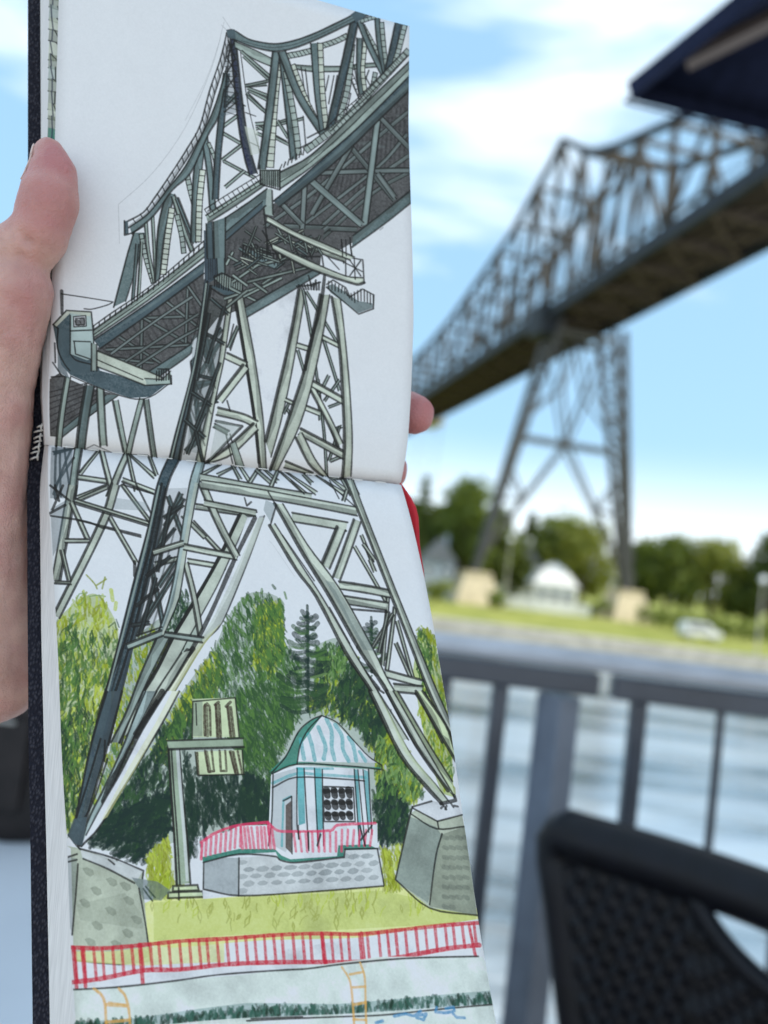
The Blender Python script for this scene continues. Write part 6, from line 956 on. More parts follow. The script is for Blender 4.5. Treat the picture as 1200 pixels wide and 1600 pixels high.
('w','dn',0.65,0.25,[(326,1554),(301,1659),(246,1836),(187,2006),(147,2140),(111,2248),(125,2247),(158,2139),(201,2005),(254,1841),(313,1657)]),('l','k',4.4,0.7,[(327,1547),(283,1697),(229,1837),(175,2006),(134,2124)]),('l','k',4.4,0.65,[(320,1620),(255,1864)]),('l','k',4.4,0.65,[(379,1577),(296,1803)]),('l','k',4.4,0.65,[(267,1734),(222,1913)]),('l','k',4.4,0.65,[(337,1746),(247,1968)]),('l','k',4.4,0.65,[(218,1890),(181,2006)]),('l','k',4.4,0.65,[(296,1803),(212,1970)]),
('w','dg',0.28,0.2,[(338,1553),(394,1545),(343,1745),(259,1955),(199,1994),(256,1794)]),('l','k',6.6,0.92,[(321,1540),(288,1660),(237,1819),(179,1989),(111,2142),(84,2245)]),('l','k',6.6,0.92,[(331,1554),(299,1665),(246,1836),(189,2005),(136,2146)]),('l','b',4.6,0.8,[(313,1548),(279,1661),(230,1808),(169,1990),(126,2120)]),
('b','c',1.0,6.0,5.1,[(320,1641),(378,1599)],[(316,1636),(375,1593)]),
('b','c',1.0,6.0,5.1,[(280,1747),(348,1668)],[(276,1743),(343,1665)]),
('b','c',1.0,6.0,5.1,[(256,1808),(327,1749)],[(253,1804),(323,1744)]),
('b','c',1.0,6.0,5.1,[(220,1892),(283,1841)],[(217,1888),(279,1837)]),
('b','c',1.0,6.0,5.1,[(203,1946),(250,1937)],[(202,1940),(249,1930)]),
('b','c',1.0,6.0,5.1,[(336,1606),(282,1791)],[(343,1606),(288,1792)]),
('b','c',1.0,6.0,5.1,[(275,1809),(221,1963)],[(281,1811),(227,1964)]),
('b','a',1.0,5.5,6.0,[(280,1747),(366,1713)],[(277,1733),(364,1699)]),
('b','a',1.0,5.1,6.4,[(364,1724),(438,1732),(510,1739)],[(369,1708),(443,1716),(515,1723)]),
('b','b',1.0,6.0,6.9,[(189,2008),(284,1965)],[(184,1994),(280,1951)]),
('b','b',1.0,5.5,6.9,[(289,1968),(389,1975)],[(292,1955),(393,1961)]),('l','k',4.4,0.92,[(212,1970),(283,1942)]),
('b','a',1.0,6.9,4.6,[(428,1531),(466,1647),(503,1735)],[(446,1518),(484,1637),(520,1725)]),
('b','a',1.0,5.1,5.5,[(437,1497),(598,1511),(762,1522)],[(434,1521),(594,1538),(757,1548)]),
('b','a',1.0,5.1,6.0,[(439,1516),(582,1523),(746,1537),(895,1550)],[(436,1542),(578,1550),(742,1562),(886,1576)]),
('b','a',1.0,6.0,6.0,[(685,1613),(762,1618),(844,1625)],[(693,1587),(771,1593),(853,1599)]),
('b','a',1.0,5.1,5.5,[(435,1593),(582,1607)],[(440,1576),(587,1590)]),('l','k',4.8,0.92,[(558,1557),(561,1580),(576,1567)]),('l','k',4.8,0.92,[(708,1488),(738,1525)]),('l','k',4.8,0.92,[(826,1472),(842,1528)]),('l','k',4.8,0.92,[(812,1474),(885,1547)]),
('b','a',1.0,5.1,4.1,[(868,1498),(850,1533)],[(876,1501),(858,1536)]),
('b','a',1.0,5.1,4.1,[(883,1636),(899,1713)],[(891,1632),(908,1709)]),
('b','a',1.0,5.1,4.1,[(884,1663),(908,1707)],[(892,1657),(916,1701)]),
('b','a',1.0,5.1,4.1,[(856,1672),(921,1828)],[(864,1667),(929,1823)]),
('b','a',1.0,5.1,4.1,[(929,1799),(880,2001)],[(937,1799),(889,2001)]),
('b','a',1.0,5.1,4.1,[(942,1836),(891,2012)],[(950,1837),(900,2013)]),
('b','a',1.0,5.1,4.1,[(866,1956),(939,1858)],[(860,1953),(933,1854)]),
('b','a',1.0,5.1,4.1,[(941,1876),(962,2027)],[(950,1873),(970,2024)]),
('b','a',1.0,5.1,4.1,[(928,1939),(956,2028)],[(937,1935),(964,2024)]),
('b','a',1.0,5.1,4.1,[(884,1966),(928,1851)],[(877,1965),(920,1850)]),
('b','a',1.0,5.1,4.1,[(894,1707),(901,1739)],[(903,1703),(910,1735)]),
('b','a',1.0,8.7,5.5,[(819,1615),(751,1733)],[(842,1623),(774,1741)]),
('b','a',1.0,7.4,5.5,[(874,1588),(780,1764)],[(894,1593),(800,1770)]),
('b','a',1.0,5.5,6.9,[(790,1796),(866,1801),(937,1809)],[(796,1775),(873,1780),(945,1788)]),
('b','a',1.0,5.1,6.9,[(796,1837),(920,1846)],[(803,1815),(927,1824)]),('l','k',6.6,0.92,[(821,1851),(921,1851)]),
('b','a',1.0,5.5,6.9,[(887,2031),(985,2051)],[(895,2013),(993,2033)]),
('b','a',1.0,5.5,6.9,[(905,2069),(984,2071)],[(910,2048),(990,2049)]),('l','k',6.6,0.92,[(832,2017),(866,2063)]),('l','k',6.6,0.92,[(842,2052),(877,2074)]),
('b','a',1.0,9.2,4.1,[(876,1465),(897,1586),(936,1780),(982,1970),(1013,2089),(1048,2174)],[(901,1462),(914,1568),(956,1778),(1004,1969),(1032,2069),(1055,2145)]),
('b','a',1.0,10.6,4.6,[(620,1632),(677,1751),(723,1823),(785,1972),(845,2076),(896,2195)],[(636,1625),(700,1749),(742,1828),(810,1970),(864,2075),(928,2193)]),('l','k',3.5,0.92,[(653,1656),(724,1779)]),('l','k',3.5,0.92,[(757,1851),(801,1947)]),
('b','a',1.0,11.5,4.6,[(645,1566),(704,1704),(764,1826),(829,1969),(880,2056),(945,2198)],[(669,1563),(721,1676),(792,1792),(868,1966),(899,2048),(977,2196)]),
('w','c',0.5,0.3,[(756,1776),(781,1780),(868,1963),(837,1962)]),
('b','a',1.0,8.3,4.6,[(968,2071),(994,2125),(1021,2193)],[(994,2066),(1024,2135),(1040,2186)]),
('w','c',0.5,0.25,[(620,1557),(645,1566),(626,1626),(609,1588)]),('l','k',4.8,0.92,[(631,1531),(648,1570),(622,1630)]),
('w','pier',1,0.25,[(908,2379),(970,2345),(1007,2349),(1048,2374),(1050,2424),(1049,2612),(928,2602),(845,2543)]),
('w','pa',0.95,0.25,[(916,2365),(974,2345),(1043,2353),(1047,2375),(978,2394)]),
('w','c',0.6,0.25,[(906,2387),(973,2408),(985,2427),(924,2591),(845,2543)]),
('w','pd',0.75,0.25,[(982,2427),(1053,2402),(1049,2612),(926,2599)]),('l','k',4.0,0.92,[(916,2362),(970,2345)]),('l','k',4.0,0.92,[(916,2362),(908,2379),(972,2412),(1050,2402)]),('l','k',4.0,0.92,[(916,2365),(978,2394),(1048,2374)]),('l','k',4.0,0.92,[(908,2379),(845,2540),(926,2602),(1049,2612)]),('l','k',4.0,0.92,[(986,2424),(962,2476),(927,2594)]),('l','k',4.0,0.92,[(978,2394),(979,2411)]),('l','dg',10.4,0.4,[(989,2432),(998,2434)]),('l','dg',10.4,0.4,[(1008,2431),(1017,2433)]),('l','dg',10.4,0.4,[(1026,2430),(1035,2432)]),('l','dg',10.4,0.4,[(1044,2429),(1053,2431)]),('l','dg',10.4,0.4,[(986,2456),(994,2458)]),('l','dg',10.4,0.4,[(1004,2455),(1013,2457)]),('l','dg',10.4,0.4,[(1022,2454),(1031,2456)]),('l','dg',10.4,0.4,[(1041,2453),(1049,2455)]),('l','dg',10.4,0.4,[(982,2480),(991,2481)]),('l','dg',10.4,0.4,[(1000,2479),(1009,2481)]),('l','dg',10.4,0.4,[(1018,2478),(1027,2480)]),('l','dg',10.4,0.4,[(1037,2477),(1045,2479)]),('l','dg',10.4,0.4,[(978,2503),(987,2505)]),('l','dg',10.4,0.4,[(996,2503),(1005,2504)]),('l','dg',10.4,0.4,[(1015,2502),(1023,2503)]),('l','dg',10.4,0.4,[(1033,2501),(1042,2503)]),('l','dg',10.4,0.4,[(975,2527),(983,2529)]),('l','dg',10.4,0.4,[(993,2526),(1001,2528)]),('l','dg',10.4,0.4,[(1011,2525),(1020,2527)]),('l','dg',10.4,0.4,[(1029,2524),(1038,2526)]),('l','dg',10.4,0.4,[(971,2550),(980,2552)]),('l','dg',10.4,0.4,[(989,2549),(998,2551)]),('l','dg',10.4,0.4,[(1007,2549),(1016,2550)]),('l','dg',10.4,0.4,[(1025,2548),(1034,2549)]),('l','dg',10.4,0.4,[(967,2573),(976,2575)]),('l','dg',10.4,0.4,[(985,2573),(994,2574)]),('l','dg',10.4,0.4,[(1003,2572),(1012,2573)]),('l','dg',10.4,0.4,[(1021,2571),(1030,2573)]),('l','dg',10.4,0.4,[(964,2596),(972,2598)]),('l','dg',10.4,0.4,[(982,2596),(990,2597)]),
('b','gl',1.0,4.6,4.6,[(918,2068),(970,2176),(1034,2292)],[(886,2070),(942,2200),(1034,2331)]),
('b','a',1.0,11.5,4.1,[(839,2073),(900,2231),(963,2312),(995,2347)],[(861,2071),(926,2224),(989,2305),(1017,2343)]),
('w','gl',0.6,0.25,[(861,2071),(926,2224),(989,2305),(1008,2338),(982,2311),(914,2225)]),
('b','a',1.0,10.6,4.6,[(886,2070),(947,2206),(1018,2315)],[(905,2068),(967,2199),(1032,2325)]),('l','k',8.8,0.92,[(994,2350),(1036,2339),(1034,2328)]),('l','k',5.3,0.85,[(1000,2352),(1007,2363)]),('l','k',5.3,0.85,[(1022,2348),(1027,2356)]),('l','k',5.3,0.85,[(993,2361),(999,2356)]),('l','k',5.3,0.85,[(1030,2353),(1039,2354)]),('l','k',5.3,0.85,[(1009,2354),(1004,2363)]),
('b','gl',1.0,8.3,6.9,[(969,2064),(1010,2156),(1051,2240)],[(988,2063),(1037,2148),(1052,2211)]),
('w','gl',1,0.4,[(350,2125),(465,2114),(469,2214),(342,2222)]),
('w','gl',1,0.4,[(347,2258),(472,2246),(471,2306),(348,2315)]),
('w','c',0.5,0.25,[(351,2128),(377,2126),(370,2217),(343,2219)]),('l','br',6.8,0.95,[(376,2214),(380,2143),(388,2134),(394,2142),(391,2213)]),('l','br',6.8,0.95,[(409,2218),(411,2135)]),('l','br',6.8,0.95,[(420,2135),(418,2217)]),('l','br',6.8,0.95,[(442,2139),(444,2213)]),('l','br',6.8,0.95,[(451,2139),(454,2212)]),('l','br',6.8,0.95,[(409,2136),(419,2128)]),('l','br',6.8,0.95,[(438,2138),(451,2126)]),('l','br',9.5,0.85,[(384,2140),(382,2214)]),('l','br',9.5,0.85,[(412,2138),(413,2215)]),('l','br',9.5,0.85,[(444,2139),(448,2213)]),('l','br',5.7,0.95,[(373,2253),(378,2305),(393,2302),(391,2252)]),('l','br',5.7,0.95,[(412,2251),(411,2301),(426,2300),(427,2250)]),('l','br',5.7,0.95,[(439,2252),(449,2304)]),('l','br',5.7,0.95,[(460,2250),(467,2303)]),('l','br',5.7,0.95,[(352,2260),(351,2312)]),('l','br',5.7,0.95,[(448,2252),(456,2304)]),('l','br',9.5,0.85,[(442,2252),(452,2304)]),('l','br',9.5,0.85,[(377,2256),(381,2303)]),('l','k',3.5,0.92,[(342,2222),(350,2131),(465,2114),(467,2214)]),('l','k',3.5,0.92,[(347,2258),(349,2315),(473,2306)]),('l','k',3.5,0.92,[(472,2246),(471,2306)]),('l','k',3.5,0.92,[(358,2136),(356,2190)]),
('b','gp',1.0,4.6,4.6,[(277,2248),(271,2579)],[(306,2249),(307,2574)]),('l','k',4.4,0.92,[(285,2250),(280,2578)]),('l','k',4.4,0.92,[(279,2250),(273,2578)]),
('w','pa',0.6,0.25,[(297,2252),(306,2252),(304,2569),(296,2570)]),
('b','gp',1.0,4.6,6.0,[(275,2234),(477,2216)],[(279,2255),(477,2238)]),
('w','gl',0.9,0.25,[(247,2598),(262,2582),(325,2578),(340,2603),(249,2610)]),('l','k',4.8,0.92,[(262,2582),(325,2577),(327,2589),(261,2594),(262,2582)]),('l','k',4.8,0.92,[(249,2597),(338,2591),(339,2604),(247,2610),(249,2597)]),('l','k',4.8,0.92,[(276,2586),(275,2612)]),
('w','pier',1,0.4,[(-1,2501),(33,2505),(190,2549),(187,2590),(195,2757),(66,2762),(6,2757),(9,2506)]),
('w','pa',0.7,0.25,[(33,2507),(190,2549),(171,2575),(38,2528)]),
('w','c',0.45,0.2,[(-2,2527),(24,2528),(5,2698),(-1,2683)]),
('w','c',0.7,0.35,[(160,2566),(223,2573),(255,2592),(231,2616),(186,2615),(176,2590)]),
('w','pd',0.6,0.4,[(36,2551),(48,2547),(63,2553),(65,2563),(56,2569),(45,2564)]),
('w','pd',0.6,0.4,[(94,2572),(107,2567),(121,2574),(123,2584),(114,2589),(103,2585)]),
('w','pd',0.6,0.4,[(135,2613),(147,2608),(162,2615),(163,2625),(154,2630),(143,2626)]),
('w','pd',0.6,0.4,[(54,2594),(66,2589),(81,2596),(83,2606),(73,2611),(62,2607)]),
('w','pd',0.6,0.4,[(25,2623),(37,2618),(51,2625),(53,2635),(44,2640),(33,2636)]),
('w','pd',0.6,0.4,[(88,2638),(100,2633),(115,2640),(117,2650),(108,2655),(97,2650)]),
('w','pd',0.6,0.4,[(53,2672),(65,2667),(80,2674),(82,2683),(72,2689),(61,2684)]),
('w','pd',0.6,0.4,[(128,2686),(140,2681),(155,2688),(156,2698),(147,2703),(136,2699)]),
('w','pd',0.6,0.4,[(35,2709),(47,2705),(61,2711),(63,2721),(54,2726),(43,2722)]),
('w','pd',0.6,0.4,[(99,2712),(110,2707),(125,2714),(127,2724),(118,2729),(107,2724)]),
('w','pd',0.6,0.4,[(152,2655),(164,2651),(179,2657),(180,2667),(171,2672),(160,2668)]),
('w','pd',0.6,0.4,[(128,2580),(140,2576),(155,2582),(157,2592),(147,2598),(136,2593)]),
('w','pd',0.6,0.4,[(164,2729),(176,2725),(191,2731),(193,2741),(183,2746),(173,2741)]),
('w','pd',0.3,0.25,[(19,2633),(141,2602),(184,2651),(182,2681),(26,2667)]),('l','k',4.2,0.92,[(4,2475),(25,2500),(33,2507)]),('l','k',4.2,0.92,[(30,2505),(112,2522),(190,2549),(186,2567)]),('l','k',4.2,0.92,[(39,2528),(99,2548),(165,2578)]),('l','k',4.2,0.92,[(25,2541),(17,2608),(4,2700)]),('l','k',4.2,0.92,[(176,2590),(188,2676),(195,2754),(177,2764)]),('l','k',4.2,0.92,[(12,2756),(100,2760),(177,2762)]),('l','k',4.2,0.92,[(103,2527),(117,2537)]),('l','k',4.2,0.92,[(-2,2527),(24,2518)]),('l','k',4.2,0.92,[(1,2537),(23,2531)]),('l','gd2',4.2,0.92,[(187,2590),(198,2605),(208,2617)]),('l','gd2',4.2,0.92,[(193,2585),(215,2609)]),
('b','sb',1.0,4.6,4.6,[(220,2113),(166,2240),(107,2353),(61,2430),(33,2499)],[(256,2111),(190,2228),(124,2357),(84,2429),(36,2499)]),('l','k',3.5,0.92,[(226,2113),(186,2195)]),('l','k',15.4,0.92,[(271,2110),(215,2199),(163,2285),(125,2341),(101,2391)]),('l','k',6.6,0.92,[(254,2134),(190,2222)]),
('b','pa',1.0,3.2,4.6,[(283,2109),(214,2210),(150,2318),(98,2396),(49,2473)],[(316,2107),(262,2196),(185,2311),(133,2384),(82,2455),(36,2499)]),
('w','yl',0.4,0.25,[(298,2108),(245,2197),(167,2312),(89,2439),(107,2428),(191,2305),(316,2107)]),
('b','d',1.0,5.1,6.0,[(124,2120),(78,2250),(26,2432),(5,2475)],[(164,2117),(118,2260),(55,2430),(28,2500)]),
('w','dn',0.5,0.25,[(146,2118),(98,2261),(50,2420),(17,2479),(42,2447),(112,2271),(161,2117)]),('l','k',4.4,0.92,[(102,2239),(68,2333),(26,2437),(39,2447),(76,2387),(117,2287)]),('l','k',4.4,0.92,[(113,2243),(108,2293)]),
('w','d',0.8,0.25,[(20,2437),(55,2430),(39,2499),(17,2495),(4,2475)]),
('w','pa',1,0.1,[(341,2490),(445,2432),(816,2408),(808,2468),(811,2557),(337,2609)]),
('w','pa',1,0.1,[(545,2299),(616,2276),(809,2276),(802,2463),(579,2500),(517,2476)]),
('w','c',0.35,0.2,[(547,2304),(612,2284),(598,2435),(562,2490),(523,2471)]),
('w','pa',1,0.1,[(696,2145),(737,2167),(781,2210),(836,2258),(617,2267),(627,2230)]),
('w','gt',0.9,0.3,[(539,2297),(588,2255),(624,2196),(664,2160),(698,2145),(661,2189),(627,2230),(616,2273)]),('l','tq',10.6,0.8,[(632,2210),(634,2230),(636,2258)]),('l','tq',10.6,0.8,[(655,2197),(661,2223),(665,2259)]),('l','tq',10.6,0.8,[(684,2176),(693,2204),(698,2226),(690,2255)]),('l','tq',10.6,0.8,[(709,2154),(719,2185),(715,2225),(719,2256)]),('l','tq',10.6,0.8,[(731,2167),(746,2195),(745,2229),(757,2257)]),('l','tq',10.6,0.8,[(764,2197),(774,2216),(778,2255)]),('l','tq',10.6,0.8,[(790,2232),(803,2254)]),('l','tq',6.8,0.8,[(545,2324),(611,2297),(668,2296),(758,2296),(798,2296)]),('l','tq',6.8,0.8,[(615,2284),(712,2279)]),('l','gt',4.9,0.9,[(545,2299),(617,2270),(731,2272),(843,2271)]),
('w','tq',0.85,0.3,[(615,2281),(634,2283),(622,2418),(604,2424)]),
('w','tq',0.85,0.3,[(662,2281),(681,2283),(670,2421),(647,2470)]),
('w','tq',0.8,0.3,[(770,2278),(780,2278),(769,2464),(760,2465)]),
('w','tq',0.8,0.3,[(797,2277),(809,2282),(797,2414),(788,2415)]),('l','tq',5.7,0.8,[(553,2475),(570,2364),(591,2354)]),
('w','bw',0.9,0.25,[(575,2377),(591,2365),(577,2492),(563,2479)]),('l','k',3.5,0.92,[(545,2299),(588,2255),(628,2191),(664,2160),(696,2145),(737,2161),(775,2202),(813,2242),(847,2263),(846,2274),(761,2270),(616,2273),(545,2301)]),('l','k',3.5,0.92,[(696,2146),(656,2183),(630,2224),(616,2273)]),('l','k',3.5,0.92,[(549,2302),(535,2406),(518,2476)]),('l','k',3.5,0.92,[(544,2335),(610,2306),(757,2304),(794,2305)]),('l','k',3.5,0.92,[(615,2284),(599,2424),(601,2456)]),('l','k',3.5,0.92,[(634,2283),(623,2477)]),('l','k',3.5,0.92,[(662,2281),(649,2475)]),('l','k',3.5,0.92,[(683,2283),(664,2469)]),('l','k',3.5,0.92,[(770,2278),(760,2465)]),('l','k',3.5,0.92,[(780,2278),(775,2464)]),('l','k',3.5,0.92,[(809,2276),(797,2436)]),('l','k',3.5,0.92,[(593,2354),(578,2492)]),('l','k',3.5,0.92,[(569,2366),(591,2355)]),('l','k',2.9,0.92,[(794,2277),(789,2431)]),
('w','pa',1,0,[(680,2325),(762,2322),(756,2407),(673,2410)]),('l','k',3.7,0.92,[(680,2325),(762,2323),(756,2407),(673,2411),(680,2325)]),('l','k',18.0,0.95,[(689,2334),(689,2346)]),('l','k',11.0,0.9,[(684,2337),(693,2335)]),('l','k',18.0,0.95,[(709,2333),(709,2345)]),('l','k',11.0,0.9,[(704,2336),(713,2334)]),('l','k',18.0,0.95,[(729,2332),(729,2344)]),('l','k',11.0,0.9,[(724,2335),(733,2333)]),('l','k',18.0,0.95,[(749,2331),(749,2343)]),('l','k',11.0,0.9,[(744,2334),(753,2332)]),('l','k',18.0,0.95,[(686,2365),(687,2373)]),('l','k',11.0,0.9,[(682,2365),(691,2364)]),('l','k',18.0,0.95,[(706,2364),(707,2372)]),('l','k',11.0,0.9,[(702,2364),(711,2363)]),('l','k',18.0,0.95,[(726,2362),(727,2371)]),('l','k',11.0,0.9,[(722,2363),(731,2362)]),('l','k',18.0,0.95,[(746,2361),(747,2370)]),('l','k',11.0,0.9,[(742,2362),(751,2361)]),('l','k',18.0,0.95,[(684,2394),(685,2399)]),('l','k',11.0,0.9,[(680,2393),(689,2392)]),('l','k',18.0,0.95,[(704,2393),(705,2398)]),('l','k',11.0,0.9,[(699,2392),(709,2391)]),('l','k',18.0,0.95,[(723,2392),(724,2397)]),('l','k',11.0,0.9,[(719,2391),(728,2390)]),('l','k',18.0,0.95,[(743,2391),(744,2396)]),('l','k',11.0,0.9,[(739,2390),(748,2389)]),
('w','sw',0.8,0.3,[(432,2509),(538,2499),(578,2510),(715,2493),(721,2472),(807,2470),(811,2557),(430,2597)]),
('w','c',0.55,0.3,[(348,2513),(438,2509),(430,2597),(340,2588)]),
('w','st',0.5887430677006026,0.35,[(430,2522),(438,2515),(451,2513),(461,2517),(456,2522),(445,2525),(436,2525)]),
('w','st',0.7501130878739521,0.35,[(725,2495),(733,2488),(745,2485),(755,2489),(749,2495),(739,2499),(730,2498)]),
('w','st',0.6191706608603627,0.35,[(758,2491),(768,2484),(783,2482),(796,2486),(789,2492),(776,2495),(765,2495)]),
('w','st',0.7818689078570151,0.35,[(446,2537),(454,2531),(466,2529),(477,2533),(472,2538),(461,2541),(452,2541)]),
('w','st',0.5983589045048101,0.35,[(479,2535),(489,2527),(504,2524),(516,2529),(510,2536),(497,2539),(486,2539)]),
('w','st',0.7636620894978369,0.35,[(518,2531),(527,2524),(540,2521),(550,2525),(545,2532),(534,2535),(524,2535)]),
('w','st',0.7179253641291183,0.35,[(552,2528),(562,2521),(577,2519),(590,2522),(584,2528),(570,2531),(559,2531)]),
('w','st',0.5723365518163477,0.35,[(590,2524),(600,2518),(613,2515),(625,2519),(619,2525),(607,2528),(597,2528)]),
('w','st',0.6250614348933312,0.35,[(625,2521),(635,2513),(651,2510),(664,2515),(657,2522),(643,2526),(632,2526)]),
('w','st',0.7620110220559086,0.35,[(662,2518),(672,2510),(688,2508),(701,2512),(694,2518),(680,2522),(669,2522)]),
('w','st',0.6577607543233268,0.35,[(701,2514),(710,2507),(724,2505),(735,2509),(730,2515),(717,2518),(707,2518)]),
('w','st',0.5608096172680621,0.35,[(740,2511),(748,2504),(761,2501),(771,2505),(765,2511),(755,2515),(746,2514)]),
('w','st',0.6836554487198556,0.35,[(778,2507),(786,2500),(798,2497),(808,2502),(802,2508),(792,2512),(783,2512)]),
('w','st',0.5988933735833288,0.35,[(426,2555),(435,2548),(448,2546),(459,2550),(454,2556),(442,2559),(432,2559)]),
('w','st',0.6190762087399209,0.35,[(462,2552),(471,2545),(484,2543),(495,2547),(490,2552),(478,2555),(469,2555)]),
('w','st',0.689632245895848,0.35,[(499,2549),(508,2541),(521,2538),(531,2543),(526,2550),(514,2553),(505,2553)]),
('w','st',0.6072173600596913,0.35,[(533,2545),(543,2539),(558,2536),(571,2540),(564,2546),(551,2548),(540,2548)]),
('w','st',0.6327667488429337,0.35,[(570,2542),(580,2535),(594,2532),(606,2536),(600,2543),(587,2546),(577,2546)]),
('w','st',0.7243229703653796,0.35,[(609,2539),(618,2532),(630,2529),(640,2533),(635,2539),(624,2543),(615,2542)]),
('w','st',0.7899668979032378,0.35,[(642,2536),(653,2528),(668,2524),(681,2529),(674,2537),(661,2540),(649,2540)]),
('w','st',0.7438098588062871,0.35,[(684,2532),(692,2525),(703,2523),(713,2527),(708,2533),(698,2536),(689,2535)]),
('w','st',0.7544819501745632,0.35,[(719,2529),(728,2521),(741,2518),(752,2523),(746,2530),(734,2534),(725,2533)]),
('w','st',0.5841094066389788,0.35,[(756,2525),(765,2518),(778,2516),(789,2520),(783,2526),(772,2529),(762,2528)]),
('w','st',0.5523491165848912,0.35,[(442,2571),(451,2563),(464,2560),(475,2565),(469,2572),(458,2576),(448,2576)]),
('w','st',0.6406810667313361,0.35,[(480,2567),(488,2561),(500,2559),(509,2563),(504,2568),(494,2571),(486,2571)]),
('w','st',0.6559881298179362,0.35,[(515,2564),(524,2558),(536,2556),(547,2559),(542,2565),(530,2568),(521,2567)]),
('w','st',0.592167567825941,0.35,[(552,2561),(560,2555),(573,2552),(583,2556),(578,2561),(567,2564),(558,2564)]),
('w','st',0.6726669039254358,0.35,[(586,2558),(596,2551),(610,2549),(622,2553),(616,2558),(603,2561),(593,2561)]),
('w','st',0.6823103966059302,0.35,[(625,2555),(633,2547),(646,2544),(656,2549),(651,2556),(640,2560),(630,2559)]),
('w','st',0.6694404907557606,0.35,[(659,2551),(669,2544),(684,2542),(696,2546),(690,2552),(676,2555),(666,2555)]),
('w','st',0.6553052403843069,0.35,[(698,2548),(707,2541),(720,2538),(730,2543),(724,2549),(713,2552),(704,2552)]),
('w','st',0.6746449298927749,0.35,[(735,2545),(744,2537),(757,2534),(767,2539),(761,2546),(750,2550),(741,2549)]),
('w','st',0.6020163732996502,0.35,[(773,2541),(782,2534),(793,2532),(803,2536),(798,2542),(787,2545),(779,2545)]),
('w','st',0.5628184312787382,0.35,[(424,2588),(433,2581),(445,2578),(455,2583),(450,2590),(439,2593),(430,2593)]),
('w','st',0.5,0.35,[(710,2491),(722,2485),(733,2489),(727,2497),(713,2498)]),
('w','st',0.5,0.35,[(736,2490),(748,2484),(760,2488),(753,2496),(740,2496)]),
('w','st',0.5,0.35,[(762,2488),(775,2483),(786,2486),(779,2495),(766,2495)]),
('w','gt',0.95,0.2,[(342,2512),(440,2488),(534,2483),(550,2498),(572,2506),(697,2493),(704,2467),(785,2461),(807,2470),(717,2478),(715,2494),(580,2513),(543,2508),(536,2491),(439,2500),(344,2524)]),('l','k',4.0,0.92,[(345,2524),(339,2586),(430,2597),(617,2579),(811,2557)]),('l','k',4.0,0.92,[(438,2509),(429,2597)]),('l','k',4.0,0.92,[(807,2470),(813,2555)]),('l','k',4.0,0.92,[(344,2524),(439,2500),(535,2501),(546,2509),(583,2513),(715,2494),(720,2475),(807,2469)]),('l','rd2',6.5,0.9,[(342,2477),(385,2451),(445,2431),(523,2420),(539,2435),(556,2440),(687,2432),(707,2418),(810,2408)]),('l','rd2',6.5,0.9,[(345,2479),(339,2516)]),('l','rd2',6.5,0.9,[(523,2423),(523,2449)]),('l','rd2',6.8,0.8,[(357,2468),(351,2508)]),('l','rd2',6.8,0.8,[(370,2463),(364,2504)]),('l','rd2',6.8,0.8,[(384,2458),(377,2500)]),('l','rd2',6.8,0.8,[(397,2454),(390,2497)]),('l','rd2',6.8,0.8,[(410,2449),(403,2493)]),('l','rd2',6.8,0.8,[(424,2444),(416,2489)]),('l','rd2',6.8,0.8,[(437,2439),(429,2485)]),('l','rd2',6.8,0.8,[(450,2434),(443,2481)]),('l','rd2',7.2,0.8,[(450,2436),(449,2485)]),('l','rd2',7.2,0.8,[(459,2436),(459,2484)]),('l','rd2',7.2,0.8,[(468,2435),(470,2484)]),('l','rd2',7.2,0.8,[(478,2435),(480,2483)]),('l','rd2',7.2,0.8,[(493,2434),(491,2483)]),('l','rd2',7.2,0.8,[(503,2433),(502,2482)]),('l','rd2',7.2,0.8,[(512,2433),(512,2482)]),('l','rd2',7.2,0.8,[(522,2432),(523,2481)]),('l','rd2',7.2,0.8,[(531,2432),(533,2481)]),('l','rd2',6.5,0.8,[(588,2441),(589,2486)]),('l','rd2',6.5,0.8,[(604,2440),(604,2485)]),('l','rd2',6.5,0.8,[(620,2439),(619,2485)]),('l','rd2',6.5,0.8,[(637,2439),(634,2484)]),('l','rd2',6.5,0.8,[(653,2438),(650,2483)]),('l','rd2',6.5,0.8,[(669,2437),(665,2482)]),('l','rd2',6.5,0.8,[(685,2436),(680,2482)]),('l','rd2',6.5,0.8,[(701,2435),(695,2481)]),('l','rd2',6.5,0.8,[(718,2429),(710,2480)]),('l','rd2',6.5,0.8,[(734,2428),(727,2466)]),('l','rd2',6.5,0.8,[(750,2428),(742,2465)]),('l','rd2',6.5,0.8,[(767,2427),(758,2465)]),('l','rd2',6.5,0.8,[(783,2426),(773,2464)]),('l','rd2',6.5,0.8,[(799,2425),(788,2463)]),('l','k',4.4,0.92,[(602,2424),(600,2456)]),('l','k',4.4,0.92,[(627,2439),(623,2482)]),('l','k',4.4,0.92,[(767,2416),(775,2464)]),('l','k',4.4,0.92,[(647,2470),(659,2443)]),('l','k',4.4,0.92,[(765,2451),(800,2414)]),
('w','pa',0.9,0,[(-3,2779),(211,2751),(553,2711),(1062,2619),(1067,2686),(547,2761),(4,2815)]),
